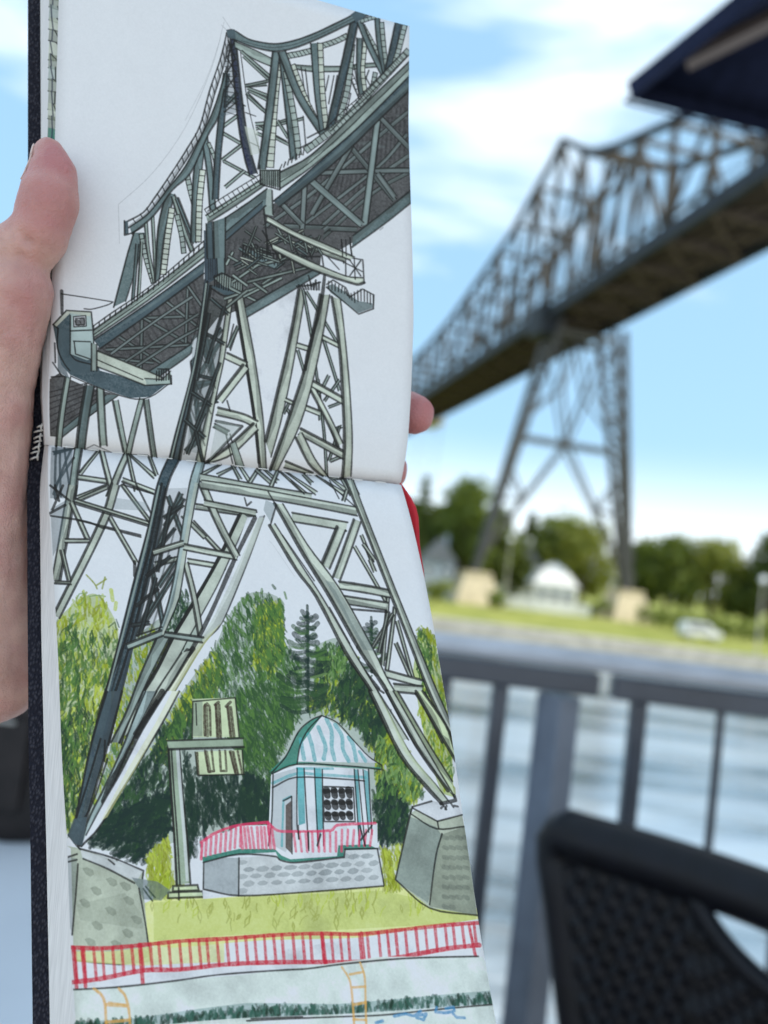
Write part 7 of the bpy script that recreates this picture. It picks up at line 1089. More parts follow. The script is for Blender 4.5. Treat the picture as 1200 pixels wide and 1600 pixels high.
('w','gr',0.7,0,[(9,2759),(177,2762),(379,2750),(383,2703),(196,2720),(101,2733),(9,2737)]),('l','rd',8.7,0.95,[(0,2728),(73,2727),(180,2716),(270,2706),(384,2697),(499,2684),(614,2674),(731,2670),(819,2659),(970,2638),(1051,2629)]),('l','rd',9.9,0.95,[(-2,2804),(71,2793),(176,2772),(265,2769),(378,2755),(492,2745),(606,2738),(722,2732),(810,2721),(960,2692),(1042,2680)]),('l','rd',7.4,0.9,[(9,2728),(13,2802)]),('l','rd',7.4,0.9,[(31,2727),(34,2799)]),('l','rd',7.4,0.9,[(56,2727),(60,2795)]),('l','rd',7.4,0.9,[(77,2727),(80,2792)]),('l','rd',7.4,0.9,[(103,2724),(106,2786)]),('l','rd',7.4,0.9,[(125,2721),(128,2782)]),('l','rd',7.4,0.9,[(150,2719),(153,2777)]),('l','rd',7.4,0.9,[(173,2716),(176,2773)]),('l','rd',7.4,0.9,[(196,2714),(198,2771)]),('l','rd',7.4,0.9,[(217,2711),(219,2770)]),('l','rd',7.4,0.9,[(242,2709),(244,2770)]),('l','rd',7.4,0.9,[(269,2706),(271,2768)]),('l','rd',7.4,0.9,[(294,2704),(295,2765)]),('l','rd',7.4,0.9,[(318,2702),(319,2762)]),('l','rd',7.4,0.9,[(338,2700),(339,2760)]),('l','rd',7.4,0.9,[(364,2698),(365,2757)]),('l','rd',7.4,0.9,[(389,2696),(390,2754)]),('l','rd',7.4,0.9,[(413,2693),(413,2752)]),('l','rd',7.4,0.9,[(438,2690),(438,2750)]),('l','rd',7.4,0.9,[(461,2688),(461,2748)]),('l','rd',7.4,0.9,[(486,2685),(485,2746)]),('l','rd',7.4,0.9,[(510,2683),(510,2744)]),('l','rd',7.4,0.9,[(532,2681),(531,2743)]),('l','rd',7.4,0.9,[(560,2679),(559,2741)]),('l','rd',7.4,0.9,[(585,2677),(584,2739)]),('l','rd',7.4,0.9,[(605,2675),(603,2738)]),('l','rd',7.4,0.9,[(634,2673),(633,2736)]),('l','rd',7.4,0.9,[(659,2672),(657,2735)]),('l','rd',7.4,0.9,[(682,2672),(680,2734)]),('l','rd',7.4,0.9,[(703,2671),(700,2733)]),('l','rd',7.4,0.9,[(732,2669),(730,2731)]),('l','rd',7.4,0.9,[(753,2667),(750,2729)]),('l','rd',7.4,0.9,[(783,2663),(780,2725)]),('l','rd',7.4,0.9,[(806,2660),(803,2722)]),('l','rd',7.4,0.9,[(828,2657),(825,2719)]),('l','rd',7.4,0.9,[(854,2654),(850,2714)]),('l','rd',7.4,0.9,[(882,2650),(879,2708)]),('l','rd',7.4,0.9,[(907,2647),(904,2704)]),('l','rd',7.4,0.9,[(933,2643),(930,2699)]),('l','rd',7.4,0.9,[(960,2639),(957,2693)]),('l','rd',7.4,0.9,[(981,2637),(978,2690)]),('l','rd',7.4,0.9,[(1005,2634),(1003,2687)]),('l','rd',7.4,0.9,[(1037,2630),(1034,2682)]),('l','rd',8.7,0.95,[(5,2728),(11,2814)]),('l','rd',8.7,0.95,[(27,2728),(33,2811)]),('l','rd',8.7,0.95,[(170,2716),(173,2802)]),('l','rd',8.7,0.95,[(636,2673),(636,2746)]),('l','rd',8.7,0.95,[(738,2668),(736,2741)]),('l','rd',8.7,0.95,[(1023,2636),(1027,2707)]),
('w','qy',0.9,0.1,[(4,2819),(208,2800),(433,2775),(547,2756),(781,2719),(1045,2707),(1076,2786),(650,2840),(426,2843),(138,2879),(7,2888)]),
('w','qd',0.75,0.2,[(4,2888),(138,2877),(426,2838),(651,2828),(1059,2781),(1077,2808),(648,2850),(312,2880),(6,2909)]),
('f',['gw','gd2','gw'],560,16,5.6,80,0.7,[(4,2891),(137,2881),(314,2863),(425,2848),(650,2835),(824,2812),(1066,2792),(1074,2807),(763,2834),(648,2849),(312,2879),(7,2904)]),
('w','qy',0.9,0.1,[(6,2909),(312,2880),(648,2850),(1077,2809),(1078,2859),(1066,2913),(5,2946)]),('l','k',3.7,0.92,[(4,2819),(108,2810),(264,2792),(354,2779),(536,2759),(587,2754),(686,2738),(839,2720),(1034,2706)]),('l','k',3.5,0.92,[(423,2876),(648,2855),(761,2846),(877,2832),(1083,2808)]),('l','k',3.5,0.92,[(434,2871),(563,2860)]),('l','orr',6.5,0.85,[(53,2815),(72,2829),(79,2850),(79,2907)]),('l','orr',6.5,0.85,[(114,2813),(129,2829),(137,2867),(136,2905)]),('l','orr',6.5,0.85,[(82,2848),(131,2849)]),('l','orr',6.5,0.85,[(82,2885),(136,2879)]),('l','orr',4.6,0.7,[(88,2843),(128,2847)]),('l','orr',5.3,0.85,[(677,2746),(693,2775),(693,2829),(690,2872)]),('l','orr',5.3,0.85,[(725,2734),(732,2764),(725,2828),(720,2871)]),('l','orr',5.3,0.85,[(695,2761),(730,2754)]),('l','orr',5.3,0.85,[(699,2789),(730,2786)]),('l','orr',5.3,0.85,[(697,2826),(726,2820)]),('l','orr',5.3,0.85,[(690,2858),(722,2858)]),('l','bl',6.1,0.85,[(793,2847),(822,2841),(844,2844),(863,2833),(849,2848),(866,2852),(876,2839),(856,2843)]),('l','bl',6.1,0.85,[(905,2824),(900,2834),(925,2835),(949,2830),(948,2822),(927,2826)]),('l','bl',6.1,0.85,[(943,2835),(952,2844),(972,2844)]),('l','bl',6.1,0.85,[(745,2863),(763,2858)])]
spread = Sheet(1050, 2920); spread.draw(DRAWING)
def paper_mat(name, im=None, col=(.735, .722, .725)):
    m = mat(name, col, .75, .012, 60., .12, 1400., spec=.25, dist=.0004)
    if im:
        t = m.node_tree; uv = t.nodes.new('ShaderNodeUVMap'); uv.uv_map = 'sheet'; tx = t.nodes.new('ShaderNodeTexImage'); tx.image = im; tx.interpolation = 'Cubic'; tx.extension = 'EXTEND'
        t.links.new(uv.outputs[0], tx.inputs[0]); t.links.new(tx.outputs[0], t.nodes['Principled BSDF'].inputs['Base Color'])
    return m
draw_m = paper_mat('drawn_paper', image_of(spread, 'bridge_sketch')); paper = paper_mat('blank_paper')
# an older drawing whose edge peeks out under the top page
old = Sheet(120, 1460, 9)
for i in range(26):
    y = 120+i*36; h = 30+old.rng.random()*40; old.wash(['pd', 'c', 'pier', 'pd', 'b', 'gt'][int(old.rng.integers(6))], .75, .2, [(6, y), (105, y+5), (108, y+h), (4, y+h)])
    old.line('k', 3.5, .9, [(8+old.rng.random()*30, y), (20+old.rng.random()*70, y+h)]); old.line('k', 3, .9, [(4, y+h), (100, y+h+old.rng.normal()*6)]); old.line('n', 4, .8, [(8+old.rng.random()*10, y), (10+old.rng.random()*10, y+h)])
old_m = paper_mat('older_drawing_paper', image_of(old, 'older_sketch'))

# ------------------------------------------------------------------ the sketchbook
ED = {'TL': [(-0.11355, 0.21463, 1.38716), (-0.11304, 0.21473, 1.38256), (-0.11253, 0.21482, 1.37797), (-0.11202, 0.21492, 1.37337), (-0.11151, 0.21501, 1.36877), (-0.111, 0.21511, 1.36417), (-0.11049, 0.21521, 1.35958), (-0.10998, 0.2153, 1.35498), (-0.10947, 0.2154, 1.35038), (-0.10896, 0.21549, 1.34578), (-0.10846, 0.21559, 1.34118), (-0.10796, 0.21569, 1.33659), (-0.10746, 0.21578, 1.33199), (-0.10695, 0.21588, 1.32739), (-0.10645, 0.21597, 1.32279), (-0.10594, 0.21607, 1.31819), (-0.10543, 0.21617, 1.31359), (-0.10493, 0.21626, 1.309), (-0.10442, 0.21636, 1.3044), (-0.10391, 0.21645, 1.2998), (-0.1034, 0.21655, 1.2952), (-0.1029, 0.21665, 1.2906), (-0.10239, 0.21674, 1.28601), (-0.10188, 0.21684, 1.28141), (-0.10137, 0.21693, 1.27681), (-0.10086, 0.21703, 1.27221), (-0.10034, 0.21713, 1.26762), (-0.09982, 0.21722, 1.26302), (-0.09929, 0.21732, 1.25842), (-0.09877, 0.21741, 1.25383), (-0.09825, 0.21751, 1.24923), (-0.09773, 0.21761, 1.24463), (-0.09721, 0.2177, 1.24004)],
 'TR': [(-0.01024, 0.22492, 1.38241), (-0.00976, 0.22502, 1.37802), (-0.00928, 0.22512, 1.37364), (-0.0088, 0.22522, 1.36925), (-0.00832, 0.22532, 1.36486), (-0.00784, 0.22542, 1.36047), (-0.00736, 0.22552, 1.35608), (-0.00686, 0.22562, 1.3517), (-0.00628, 0.22572, 1.34732), (-0.00563, 0.22581, 1.34296), (-0.00497, 0.22591, 1.33859), (-0.00431, 0.22601, 1.33423), (-0.00365, 0.22611, 1.32986), (-0.00299, 0.22621, 1.3255), (-0.00233, 0.2263, 1.32114), (-0.00167, 0.2264, 1.31677), (-0.00101, 0.2265, 1.31241), (-0.00037, 0.2266, 1.30804), (0.00025, 0.2267, 1.30367), (0.00087, 0.22679, 1.2993), (0.00148, 0.22689, 1.29493), (0.00199, 0.22699, 1.29054), (0.0024, 0.22709, 1.28615), (0.00278, 0.22719, 1.28175), (0.00317, 0.22729, 1.27735), (0.00354, 0.22739, 1.27296), (0.00385, 0.22749, 1.26855), (0.0041, 0.22759, 1.26415), (0.00432, 0.22769, 1.25974), (0.00448, 0.22779, 1.25533), (0.00447, 0.2279, 1.25091), (0.00431, 0.228, 1.2465), (0.00411, 0.2281, 1.24209)],
 'BL': [(-0.09721, 0.2177, 1.24004), (-0.09608, 0.21691, 1.23553), (-0.09494, 0.21613, 1.23103), (-0.09381, 0.21534, 1.22652), (-0.09265, 0.21455, 1.22202), (-0.09143, 0.21376, 1.21754), (-0.09017, 0.21298, 1.21307), (-0.0889, 0.21219, 1.2086), (-0.08762, 0.21141, 1.20413), (-0.08634, 0.21062, 1.19966), (-0.08506, 0.20984, 1.1952), (-0.08379, 0.20905, 1.19073), (-0.08255, 0.20826, 1.18625), (-0.08132, 0.20748, 1.18177), (-0.08013, 0.20669, 1.17728), (-0.07896, 0.2059, 1.17278), (-0.07781, 0.20512, 1.16828), (-0.07664, 0.20433, 1.16378), (-0.07544, 0.20354, 1.15929), (-0.07421, 0.20276, 1.15481), (-0.07293, 0.20197, 1.15035), (-0.07162, 0.20119, 1.14589), (-0.07032, 0.2004, 1.14143), (-0.06909, 0.19961, 1.13695), (-0.06792, 0.19883, 1.13245), (-0.06676, 0.19804, 1.12795), (-0.0656, 0.19725, 1.12345), (-0.06444, 0.19646, 1.11895), (-0.0633, 0.19568, 1.11445), (-0.06217, 0.19489, 1.10994), (-0.06105, 0.1941, 1.10543), (-0.05993, 0.19331, 1.10092), (-0.05881, 0.19252, 1.09642)],
 'BR': [(0.00411, 0.2281, 1.24209), (0.00573, 0.22715, 1.23782), (0.00734, 0.22619, 1.23355), (0.00893, 0.22524, 1.22927), (0.0105, 0.22428, 1.22499), (0.01205, 0.22332, 1.22069), (0.01353, 0.22237, 1.21638), (0.01494, 0.2214, 1.21204), (0.01628, 0.22044, 1.20767), (0.01757, 0.21947, 1.2033), (0.01881, 0.21851, 1.19891), (0.02002, 0.21754, 1.19451), (0.02123, 0.21657, 1.19011), (0.02245, 0.2156, 1.18571), (0.02368, 0.21464, 1.18132), (0.02489, 0.21367, 1.17692), (0.02604, 0.2127, 1.1725), (0.02713, 0.21173, 1.16808), (0.02822, 0.21076, 1.16365), (0.02932, 0.20979, 1.15922), (0.03045, 0.20882, 1.1548), (0.03158, 0.20785, 1.15038), (0.03271, 0.20688, 1.14596), (0.03384, 0.20591, 1.14154), (0.03497, 0.20494, 1.13712), (0.03612, 0.20397, 1.1327), (0.03728, 0.203, 1.12829), (0.0385, 0.20204, 1.1239), (0.03977, 0.20107, 1.11951), (0.04105, 0.2001, 1.11514), (0.04234, 0.19914, 1.11076), (0.04362, 0.19817, 1.10638), (0.04491, 0.19721, 1.102)],
 'a1': [(-0.11485, 0.2155, 1.38773), (-0.11424, 0.21559, 1.38313), (-0.11362, 0.21569, 1.37852), (-0.11301, 0.21579, 1.37392), (-0.1124, 0.21588, 1.36932), (-0.11188, 0.21598, 1.3647), (-0.11137, 0.21608, 1.36009), (-0.11085, 0.21617, 1.35547), (-0.11034, 0.21627, 1.35086), (-0.10982, 0.21637, 1.34624), (-0.1093, 0.21647, 1.34162), (-0.10879, 0.21656, 1.33701), (-0.10827, 0.21666, 1.33239), (-0.10776, 0.21676, 1.32778), (-0.10722, 0.21685, 1.32317), (-0.10667, 0.21695, 1.31855), (-0.10613, 0.21705, 1.31394), (-0.10559, 0.21714, 1.30933), (-0.10505, 0.21724, 1.30472), (-0.10451, 0.21734, 1.3001), (-0.10396, 0.21744, 1.29549), (-0.10342, 0.21753, 1.29088), (-0.10288, 0.21763, 1.28627), (-0.10234, 0.21773, 1.28165), (-0.1018, 0.21782, 1.27704), (-0.10127, 0.21792, 1.27243), (-0.10074, 0.21802, 1.26781), (-0.10022, 0.21811, 1.2632), (-0.09969, 0.21821, 1.25858), (-0.09917, 0.21831, 1.25397), (-0.09864, 0.21841, 1.24935), (-0.09811, 0.2185, 1.24474), (-0.09759, 0.2186, 1.24012)],
 'a15': [(-0.11879, 0.21677, 1.3883), (-0.11817, 0.21686, 1.38367), (-0.11755, 0.21696, 1.37904), (-0.11693, 0.21706, 1.37441), (-0.11631, 0.21716, 1.36978), (-0.11572, 0.21726, 1.36515), (-0.11512, 0.21735, 1.36052), (-0.11453, 0.21745, 1.35589), (-0.11394, 0.21755, 1.35125), (-0.11335, 0.21765, 1.34662), (-0.11275, 0.21775, 1.34199), (-0.11216, 0.21784, 1.33736), (-0.11157, 0.21794, 1.33272), (-0.11097, 0.21804, 1.32809), (-0.11031, 0.21814, 1.32347), (-0.10965, 0.21824, 1.31884), (-0.10899, 0.21833, 1.31422), (-0.10833, 0.21843, 1.30959), (-0.10767, 0.21853, 1.30497), (-0.10701, 0.21863, 1.30034), (-0.10635, 0.21872, 1.29572), (-0.10569, 0.21882, 1.29109), (-0.10503, 0.21892, 1.28647), (-0.10437, 0.21902, 1.28184), (-0.10371, 0.21911, 1.27722), (-0.10306, 0.21921, 1.27259), (-0.10242, 0.21931, 1.26796), (-0.10178, 0.21941, 1.26333), (-0.10113, 0.21951, 1.25871), (-0.10049, 0.2196, 1.25408), (-0.09984, 0.2197, 1.24945), (-0.0992, 0.2198, 1.24482), (-0.09856, 0.2199, 1.2402)],
 'a2': [(-0.12047, 0.21812, 1.38922), (-0.11984, 0.21821, 1.38457), (-0.11922, 0.21831, 1.37991), (-0.11859, 0.21841, 1.37525), (-0.11797, 0.21851, 1.3706), (-0.11735, 0.21861, 1.36594), (-0.11673, 0.21871, 1.36128), (-0.11612, 0.21881, 1.35662), (-0.1155, 0.21891, 1.35197), (-0.11488, 0.21901, 1.34731), (-0.11427, 0.21911, 1.34265), (-0.11365, 0.21921, 1.33799), (-0.11303, 0.21931, 1.33333), (-0.11241, 0.21941, 1.32867), (-0.11177, 0.21951, 1.32402), (-0.11112, 0.21961, 1.31936), (-0.11047, 0.21971, 1.31471), (-0.10982, 0.21981, 1.31005), (-0.10917, 0.21991, 1.3054), (-0.10853, 0.22001, 1.30074), (-0.10788, 0.22011, 1.29609), (-0.10723, 0.2202, 1.29143), (-0.10658, 0.2203, 1.28678), (-0.10593, 0.2204, 1.28212), (-0.10529, 0.2205, 1.27746), (-0.10469, 0.2206, 1.2728), (-0.10412, 0.2207, 1.26814), (-0.10355, 0.2208, 1.26347), (-0.10298, 0.2209, 1.2588), (-0.10241, 0.221, 1.25414), (-0.10148, 0.2211, 1.24951), (-0.10054, 0.2212, 1.24489), (-0.09961, 0.2213, 1.24027)],
 'a3': [(-0.1244, 0.22282, 1.3927), (-0.12374, 0.22293, 1.38795), (-0.12308, 0.22303, 1.3832), (-0.12242, 0.22314, 1.37845), (-0.12176, 0.22324, 1.3737), (-0.12108, 0.22335, 1.36895), (-0.12039, 0.22345, 1.3642), (-0.11971, 0.22356, 1.35945), (-0.11903, 0.22366, 1.3547), (-0.11835, 0.22377, 1.34995), (-0.11767, 0.22387, 1.3452), (-0.11698, 0.22398, 1.34045), (-0.1163, 0.22408, 1.3357), (-0.11562, 0.22419, 1.33094), (-0.11499, 0.22429, 1.32619), (-0.11437, 0.2244, 1.32143), (-0.11374, 0.2245, 1.31667), (-0.11311, 0.22461, 1.31191), (-0.11248, 0.22471, 1.30715), (-0.11186, 0.22482, 1.30239), (-0.11123, 0.22492, 1.29763), (-0.1106, 0.22503, 1.29287), (-0.10997, 0.22513, 1.28811), (-0.10935, 0.22524, 1.28335), (-0.10872, 0.22535, 1.27859), (-0.10804, 0.22545, 1.27383), (-0.10733, 0.22556, 1.26908), (-0.10663, 0.22566, 1.26433), (-0.10593, 0.22577, 1.25957), (-0.10523, 0.22587, 1.25482), (-0.10422, 0.22597, 1.2501), (-0.10321, 0.22608, 1.24539), (-0.10219, 0.22618, 1.24067)],
 'a4': [(-0.12861, 0.22381, 1.393), (-0.12797, 0.22391, 1.38822), (-0.12733, 0.22402, 1.38345), (-0.12668, 0.22412, 1.37867), (-0.12604, 0.22423, 1.3739), (-0.12537, 0.22434, 1.36913), (-0.12471, 0.22444, 1.36436), (-0.12404, 0.22455, 1.35958), (-0.12337, 0.22466, 1.35481), (-0.12271, 0.22476, 1.35004), (-0.12204, 0.22487, 1.34527), (-0.12138, 0.22497, 1.34049), (-0.12071, 0.22508, 1.33572), (-0.12004, 0.22519, 1.33095), (-0.11939, 0.22529, 1.32617), (-0.11873, 0.2254, 1.32139), (-0.11807, 0.22551, 1.31662), (-0.11741, 0.22561, 1.31184), (-0.11675, 0.22572, 1.30707), (-0.1161, 0.22583, 1.30229), (-0.11544, 0.22593, 1.29751), (-0.11478, 0.22604, 1.29273), (-0.11412, 0.22615, 1.28796), (-0.11346, 0.22625, 1.28318), (-0.11281, 0.22636, 1.2784), (-0.11214, 0.22646, 1.27362), (-0.11147, 0.22657, 1.26884), (-0.11081, 0.22668, 1.26407), (-0.11014, 0.22678, 1.25929), (-0.10952, 0.22689, 1.2545), (-0.10906, 0.227, 1.2497), (-0.10838, 0.22711, 1.24492), (-0.10735, 0.22721, 1.24018)],
 'b1': [(-0.10204, 0.22618, 1.24069), (-0.10153, 0.22541, 1.23593), (-0.10102, 0.22463, 1.23117), (-0.10028, 0.22386, 1.22644), (-0.0992, 0.22308, 1.22175), (-0.09811, 0.22231, 1.21707), (-0.09702, 0.22153, 1.21239), (-0.09593, 0.22076, 1.20771), (-0.09484, 0.21999, 1.20304), (-0.09374, 0.21921, 1.19836), (-0.09265, 0.21844, 1.19368), (-0.09156, 0.21767, 1.18899), (-0.09043, 0.21689, 1.18431), (-0.08927, 0.21612, 1.17962), (-0.0881, 0.21534, 1.17493), (-0.08694, 0.21457, 1.17023), (-0.08578, 0.21379, 1.16552), (-0.08463, 0.21302, 1.16082), (-0.08349, 0.21224, 1.15612), (-0.08233, 0.21147, 1.15142), (-0.08116, 0.2107, 1.14672), (-0.08, 0.20992, 1.14204), (-0.07884, 0.20915, 1.13734), (-0.07767, 0.20838, 1.13263), (-0.07653, 0.20761, 1.12791), (-0.07539, 0.20683, 1.12319), (-0.07424, 0.20606, 1.11846), (-0.0731, 0.20528, 1.11373), (-0.07195, 0.20451, 1.10899), (-0.07081, 0.20373, 1.10426), (-0.06966, 0.20296, 1.09951), (-0.06851, 0.20219, 1.09477), (-0.06743, 0.20141, 1.09001)],
 'b2': [(-0.10731, 0.22721, 1.24019), (-0.10638, 0.22643, 1.23546), (-0.10545, 0.22566, 1.23073), (-0.10446, 0.22488, 1.22601), (-0.10337, 0.22411, 1.2213), (-0.10229, 0.22334, 1.2166), (-0.10121, 0.22256, 1.2119), (-0.10012, 0.22179, 1.2072), (-0.09904, 0.22102, 1.2025), (-0.09796, 0.22025, 1.1978), (-0.09687, 0.21948, 1.19309), (-0.09578, 0.2187, 1.18838), (-0.09468, 0.21793, 1.18367), (-0.09358, 0.21716, 1.17895), (-0.09248, 0.21639, 1.17423), (-0.09138, 0.21561, 1.1695), (-0.09028, 0.21484, 1.16476), (-0.08917, 0.21406, 1.16003), (-0.08804, 0.21329, 1.1553), (-0.08688, 0.21252, 1.15058), (-0.08572, 0.21175, 1.14586), (-0.08456, 0.21098, 1.14114), (-0.08341, 0.21021, 1.13642), (-0.08228, 0.20944, 1.13168), (-0.08115, 0.20866, 1.12694), (-0.08002, 0.20789, 1.12218), (-0.07889, 0.20712, 1.11743), (-0.07776, 0.20635, 1.11267), (-0.07662, 0.20557, 1.10791), (-0.07549, 0.2048, 1.10314), (-0.07435, 0.20403, 1.09836), (-0.07322, 0.20326, 1.09359), (-0.07212, 0.20248, 1.08881)],
 'sp': [(-0.10707, 0.22765, 1.24125), (-0.00116, 0.23705, 1.24329)],
 'r2': [(0.0041, 0.23017, 1.24268), (0.00566, 0.22949, 1.24086), (0.00764, 0.22859, 1.23852), (0.00925, 0.2277, 1.23596), (0.01034, 0.22695, 1.23298), (0.01094, 0.2261, 1.22921), (0.01158, 0.22541, 1.2251), (0.01259, 0.22474, 1.22107), (0.01353, 0.2244, 1.21781), (0.01432, 0.22405, 1.21417)],
 'r1': [(0.00153, 0.23103, 1.24166), (0.00214, 0.23076, 1.23976), (0.00321, 0.23023, 1.23732), (0.0039, 0.22961, 1.23465), (0.00407, 0.22902, 1.23155), (0.00471, 0.22818, 1.22775), (0.00538, 0.22736, 1.22361), (0.00642, 0.22643, 1.21955), (0.00736, 0.22575, 1.21628), (0.00816, 0.22499, 1.21263)]}
V = lambda a: [Vector(p) for p in a]
TL, TR, BL, BR = V(ED['TL']), V(ED['TR']), V(ED['BL']), V(ED['BR'])
spine = (TL[-1]+TR[-1])/2
book = thing('sketchbook', spine, 'open hand held sketchbook with a pen and watercolour drawing of the bridge across both pages', 'sketchbook')
def normal(Lp, Rp): return (Rp[0]-Lp[0]).cross(Lp[-1]-Lp[0]).normalized()
def page(name, Lp, Rp, half, m, lift=0., curl=1.):
    n = len(Lp); nu = 31; nn = normal(Lp, Rp); nn = nn if nn.y < 0 else -nn; rows = []; uv = []
    Ltot = (Lp[-1]-Lp[0]).length
    for i in range(n):
        f = i/(n-1); g = (1-f) if half == 0 else f; dist = g*Ltot
        row = []
        for j in range(nu):
            u = j/(nu-1); d = -.0009*math.exp(-dist/.003)+.0009*math.exp(-((dist-.013)/.011)**2)+(.0011*math.sin(u*5+f*3)+.0004*math.sin(u*11-f*6))*g*min(1, u*4)
            if half == 0: d += -.0016*max(0, (u-.62)/.38)**2*(1-g*.7)*curl
            row.append(Lp[i].lerp(Rp[i], u)+nn*(d+lift)); uv.append((u, (1-f*.5) if half == 0 else (.5-f*.5)))
        rows.append(row)
    q = MB(); q.grid(rows); q.uv = uv; o = q.build(name, m, book, True)
    md = o.modifiers.new('sheet', 'SOLIDIFY'); md.thickness = .00022; md.offset = -1 if half == 0 else -1
    return o
page('upper_page', TL, TR, 0, draw_m)['label'] = 'upper page with the lattice bridge and its cabin in ink and grey wash'
page('lower_page', BL, BR, 1, draw_m)['label'] = 'lower page with tower feet, kiosk, trees and red fence in watercolour'
NF = -normal(TL, TR) if normal(TL, TR).y < 0 else normal(TL, TR); NB = -normal(BL, BR) if normal(BL, BR).y < 0 else normal(BL, BR)
def block(name, front_l, front_r, back_l, back_r, m):
    n = len(front_l); q = MB(); rows = []
    for i in range(n): rows.append([front_l[i], front_r[i], back_r[i], back_l[i], front_l[i]])
    q.grid(rows); e = 5*(n-1); q.f += [(0, 1, 2, 3)[::-1], (e, e+1, e+2, e+3)]
    return q.build(name, m, book)
edge_m = mat('page_edges', (.70, .68, .67), .85, .12, 30., spec=.15)
_t = edge_m.node_tree; _n = [x for x in _t.nodes if x.type == 'TEX_NOISE'][0]; _c = _t.nodes.new('ShaderNodeTexCoord'); _mp = _t.nodes.new('ShaderNodeMapping'); _mp.inputs['Scale'].default_value = (170, 170, 3.)
_t.links.new(_c.outputs['Object'], _mp.inputs[0]); _t.links.new(_mp.outputs[0], _n.inputs['Vector']); _n.inputs['Scale'].default_value = 9
sh = lambda a, nn, d: [p+nn*d for p in a]
block('lower_page_block', [p+NB*(.0004+.0012*math.exp(-i/3)) for i, p in enumerate(BL)], sh([b.lerp(a, .03) for a, b in zip(BL, BR)], NB, .0045), V(ED['b1']), [b.lerp(a, .06)+NB*.0085 for a, b in zip(BL, BR)], edge_m)
block('upper_page_block', V(ED['a2']), [b.lerp(a, .05)+NF*.0065 for a, b in zip(TL, TR)], V(ED['a3']), [b.lerp(a, .09)+NF*.0092 for a, b in zip(TL, TR)], edge_m)
# loose leaves of the upper half, each a little further left
for key, k, m in (('a1', .0009, paper), ('a15', .0021, old_m), ('a2', .0034, paper)):
    Lp = V(ED[key]); Rp = [b.lerp(a, .03)+NF*(k+.0026) for a, b in zip(TL, TR)]; q = MB(); nu = 24; rows = []; uv = []
    for i in range(len(Lp)):
        rows.append([Lp[i].lerp(Rp[i], j/(nu-1)) for j in range(nu)]); uv += [(j/(nu-1)*8.7, 1-i/(len(Lp)-1)) for j in range(nu)]
    q.grid(rows); q.uv = uv; o = q.build('page', m, book, True); md = o.modifiers.new('sheet', 'SOLIDIFY'); md.thickness = .0002; md.offset = -1
# cloth covers
cloth = mat('navy_book_cloth', (.018, .018, .028), .85, .5, 700., 0., spec=.2)
_t = cloth.node_tree; _b = _t.nodes['Principled BSDF']; _c = _t.nodes.new('ShaderNodeTexCoord'); _h = None
_mm = _t.nodes.new('ShaderNodeMapping'); _mm.inputs['Rotation'].default_value = (R(20), 0, R(7)); _t.links.new(_c.outputs['Object'], _mm.inputs[0])
_br = _t.nodes.new('ShaderNodeTexVoronoi'); _br.inputs['Scale'].default_value = 1350; _mp = _t.nodes.new('ShaderNodeMapping'); _mp.inputs['Scale'].default_value = (1., 1., .62)
_t.links.new(_mm.outputs[0], _mp.inputs[0]); _t.links.new(_mp.outputs[0], _br.inputs['Vector'])
_bp = _t.nodes.new('ShaderNodeBump'); _bp.inputs['Strength'].default_value = 1.; _bp.inputs['Distance'].default_value = .0006; _bp.invert = True; _t.links.new(_br.outputs['Distance'], _bp.inputs['Height']); _t.links.new(_bp.outputs[0], _b.inputs['Normal'])
_rp = _t.nodes.new('ShaderNodeValToRGB'); _rp.color_ramp.elements[0].color = (.05, .048, .062, 1); _rp.color_ramp.elements[1].color = (.012, .012, .02, 1); _rp.color_ramp.elements[0].position = .1; _rp.color_ramp.elements[1].position = .55
_t.links.new(_br.outputs['Distance'], _rp.inputs[0]); _t.links.new(_rp.outputs[0], _b.inputs['Base Color'])
def cover(name, Lp, Rp, nn):
    o = block(name, Lp, Rp, sh(Lp, nn, .0026), sh(Rp, nn, .0026), cloth); return bevel(o, .0008, 3)
cover('upper_cover', V(ED['a4']), [b.lerp(a, .1)+NF*.0098 for a, b in zip(TL, TR)], NF)
cover('lower_cover', V(ED['b2']), [b.lerp(a, .08)+NB*.0095 for a, b in zip(BL, BR)], NB)
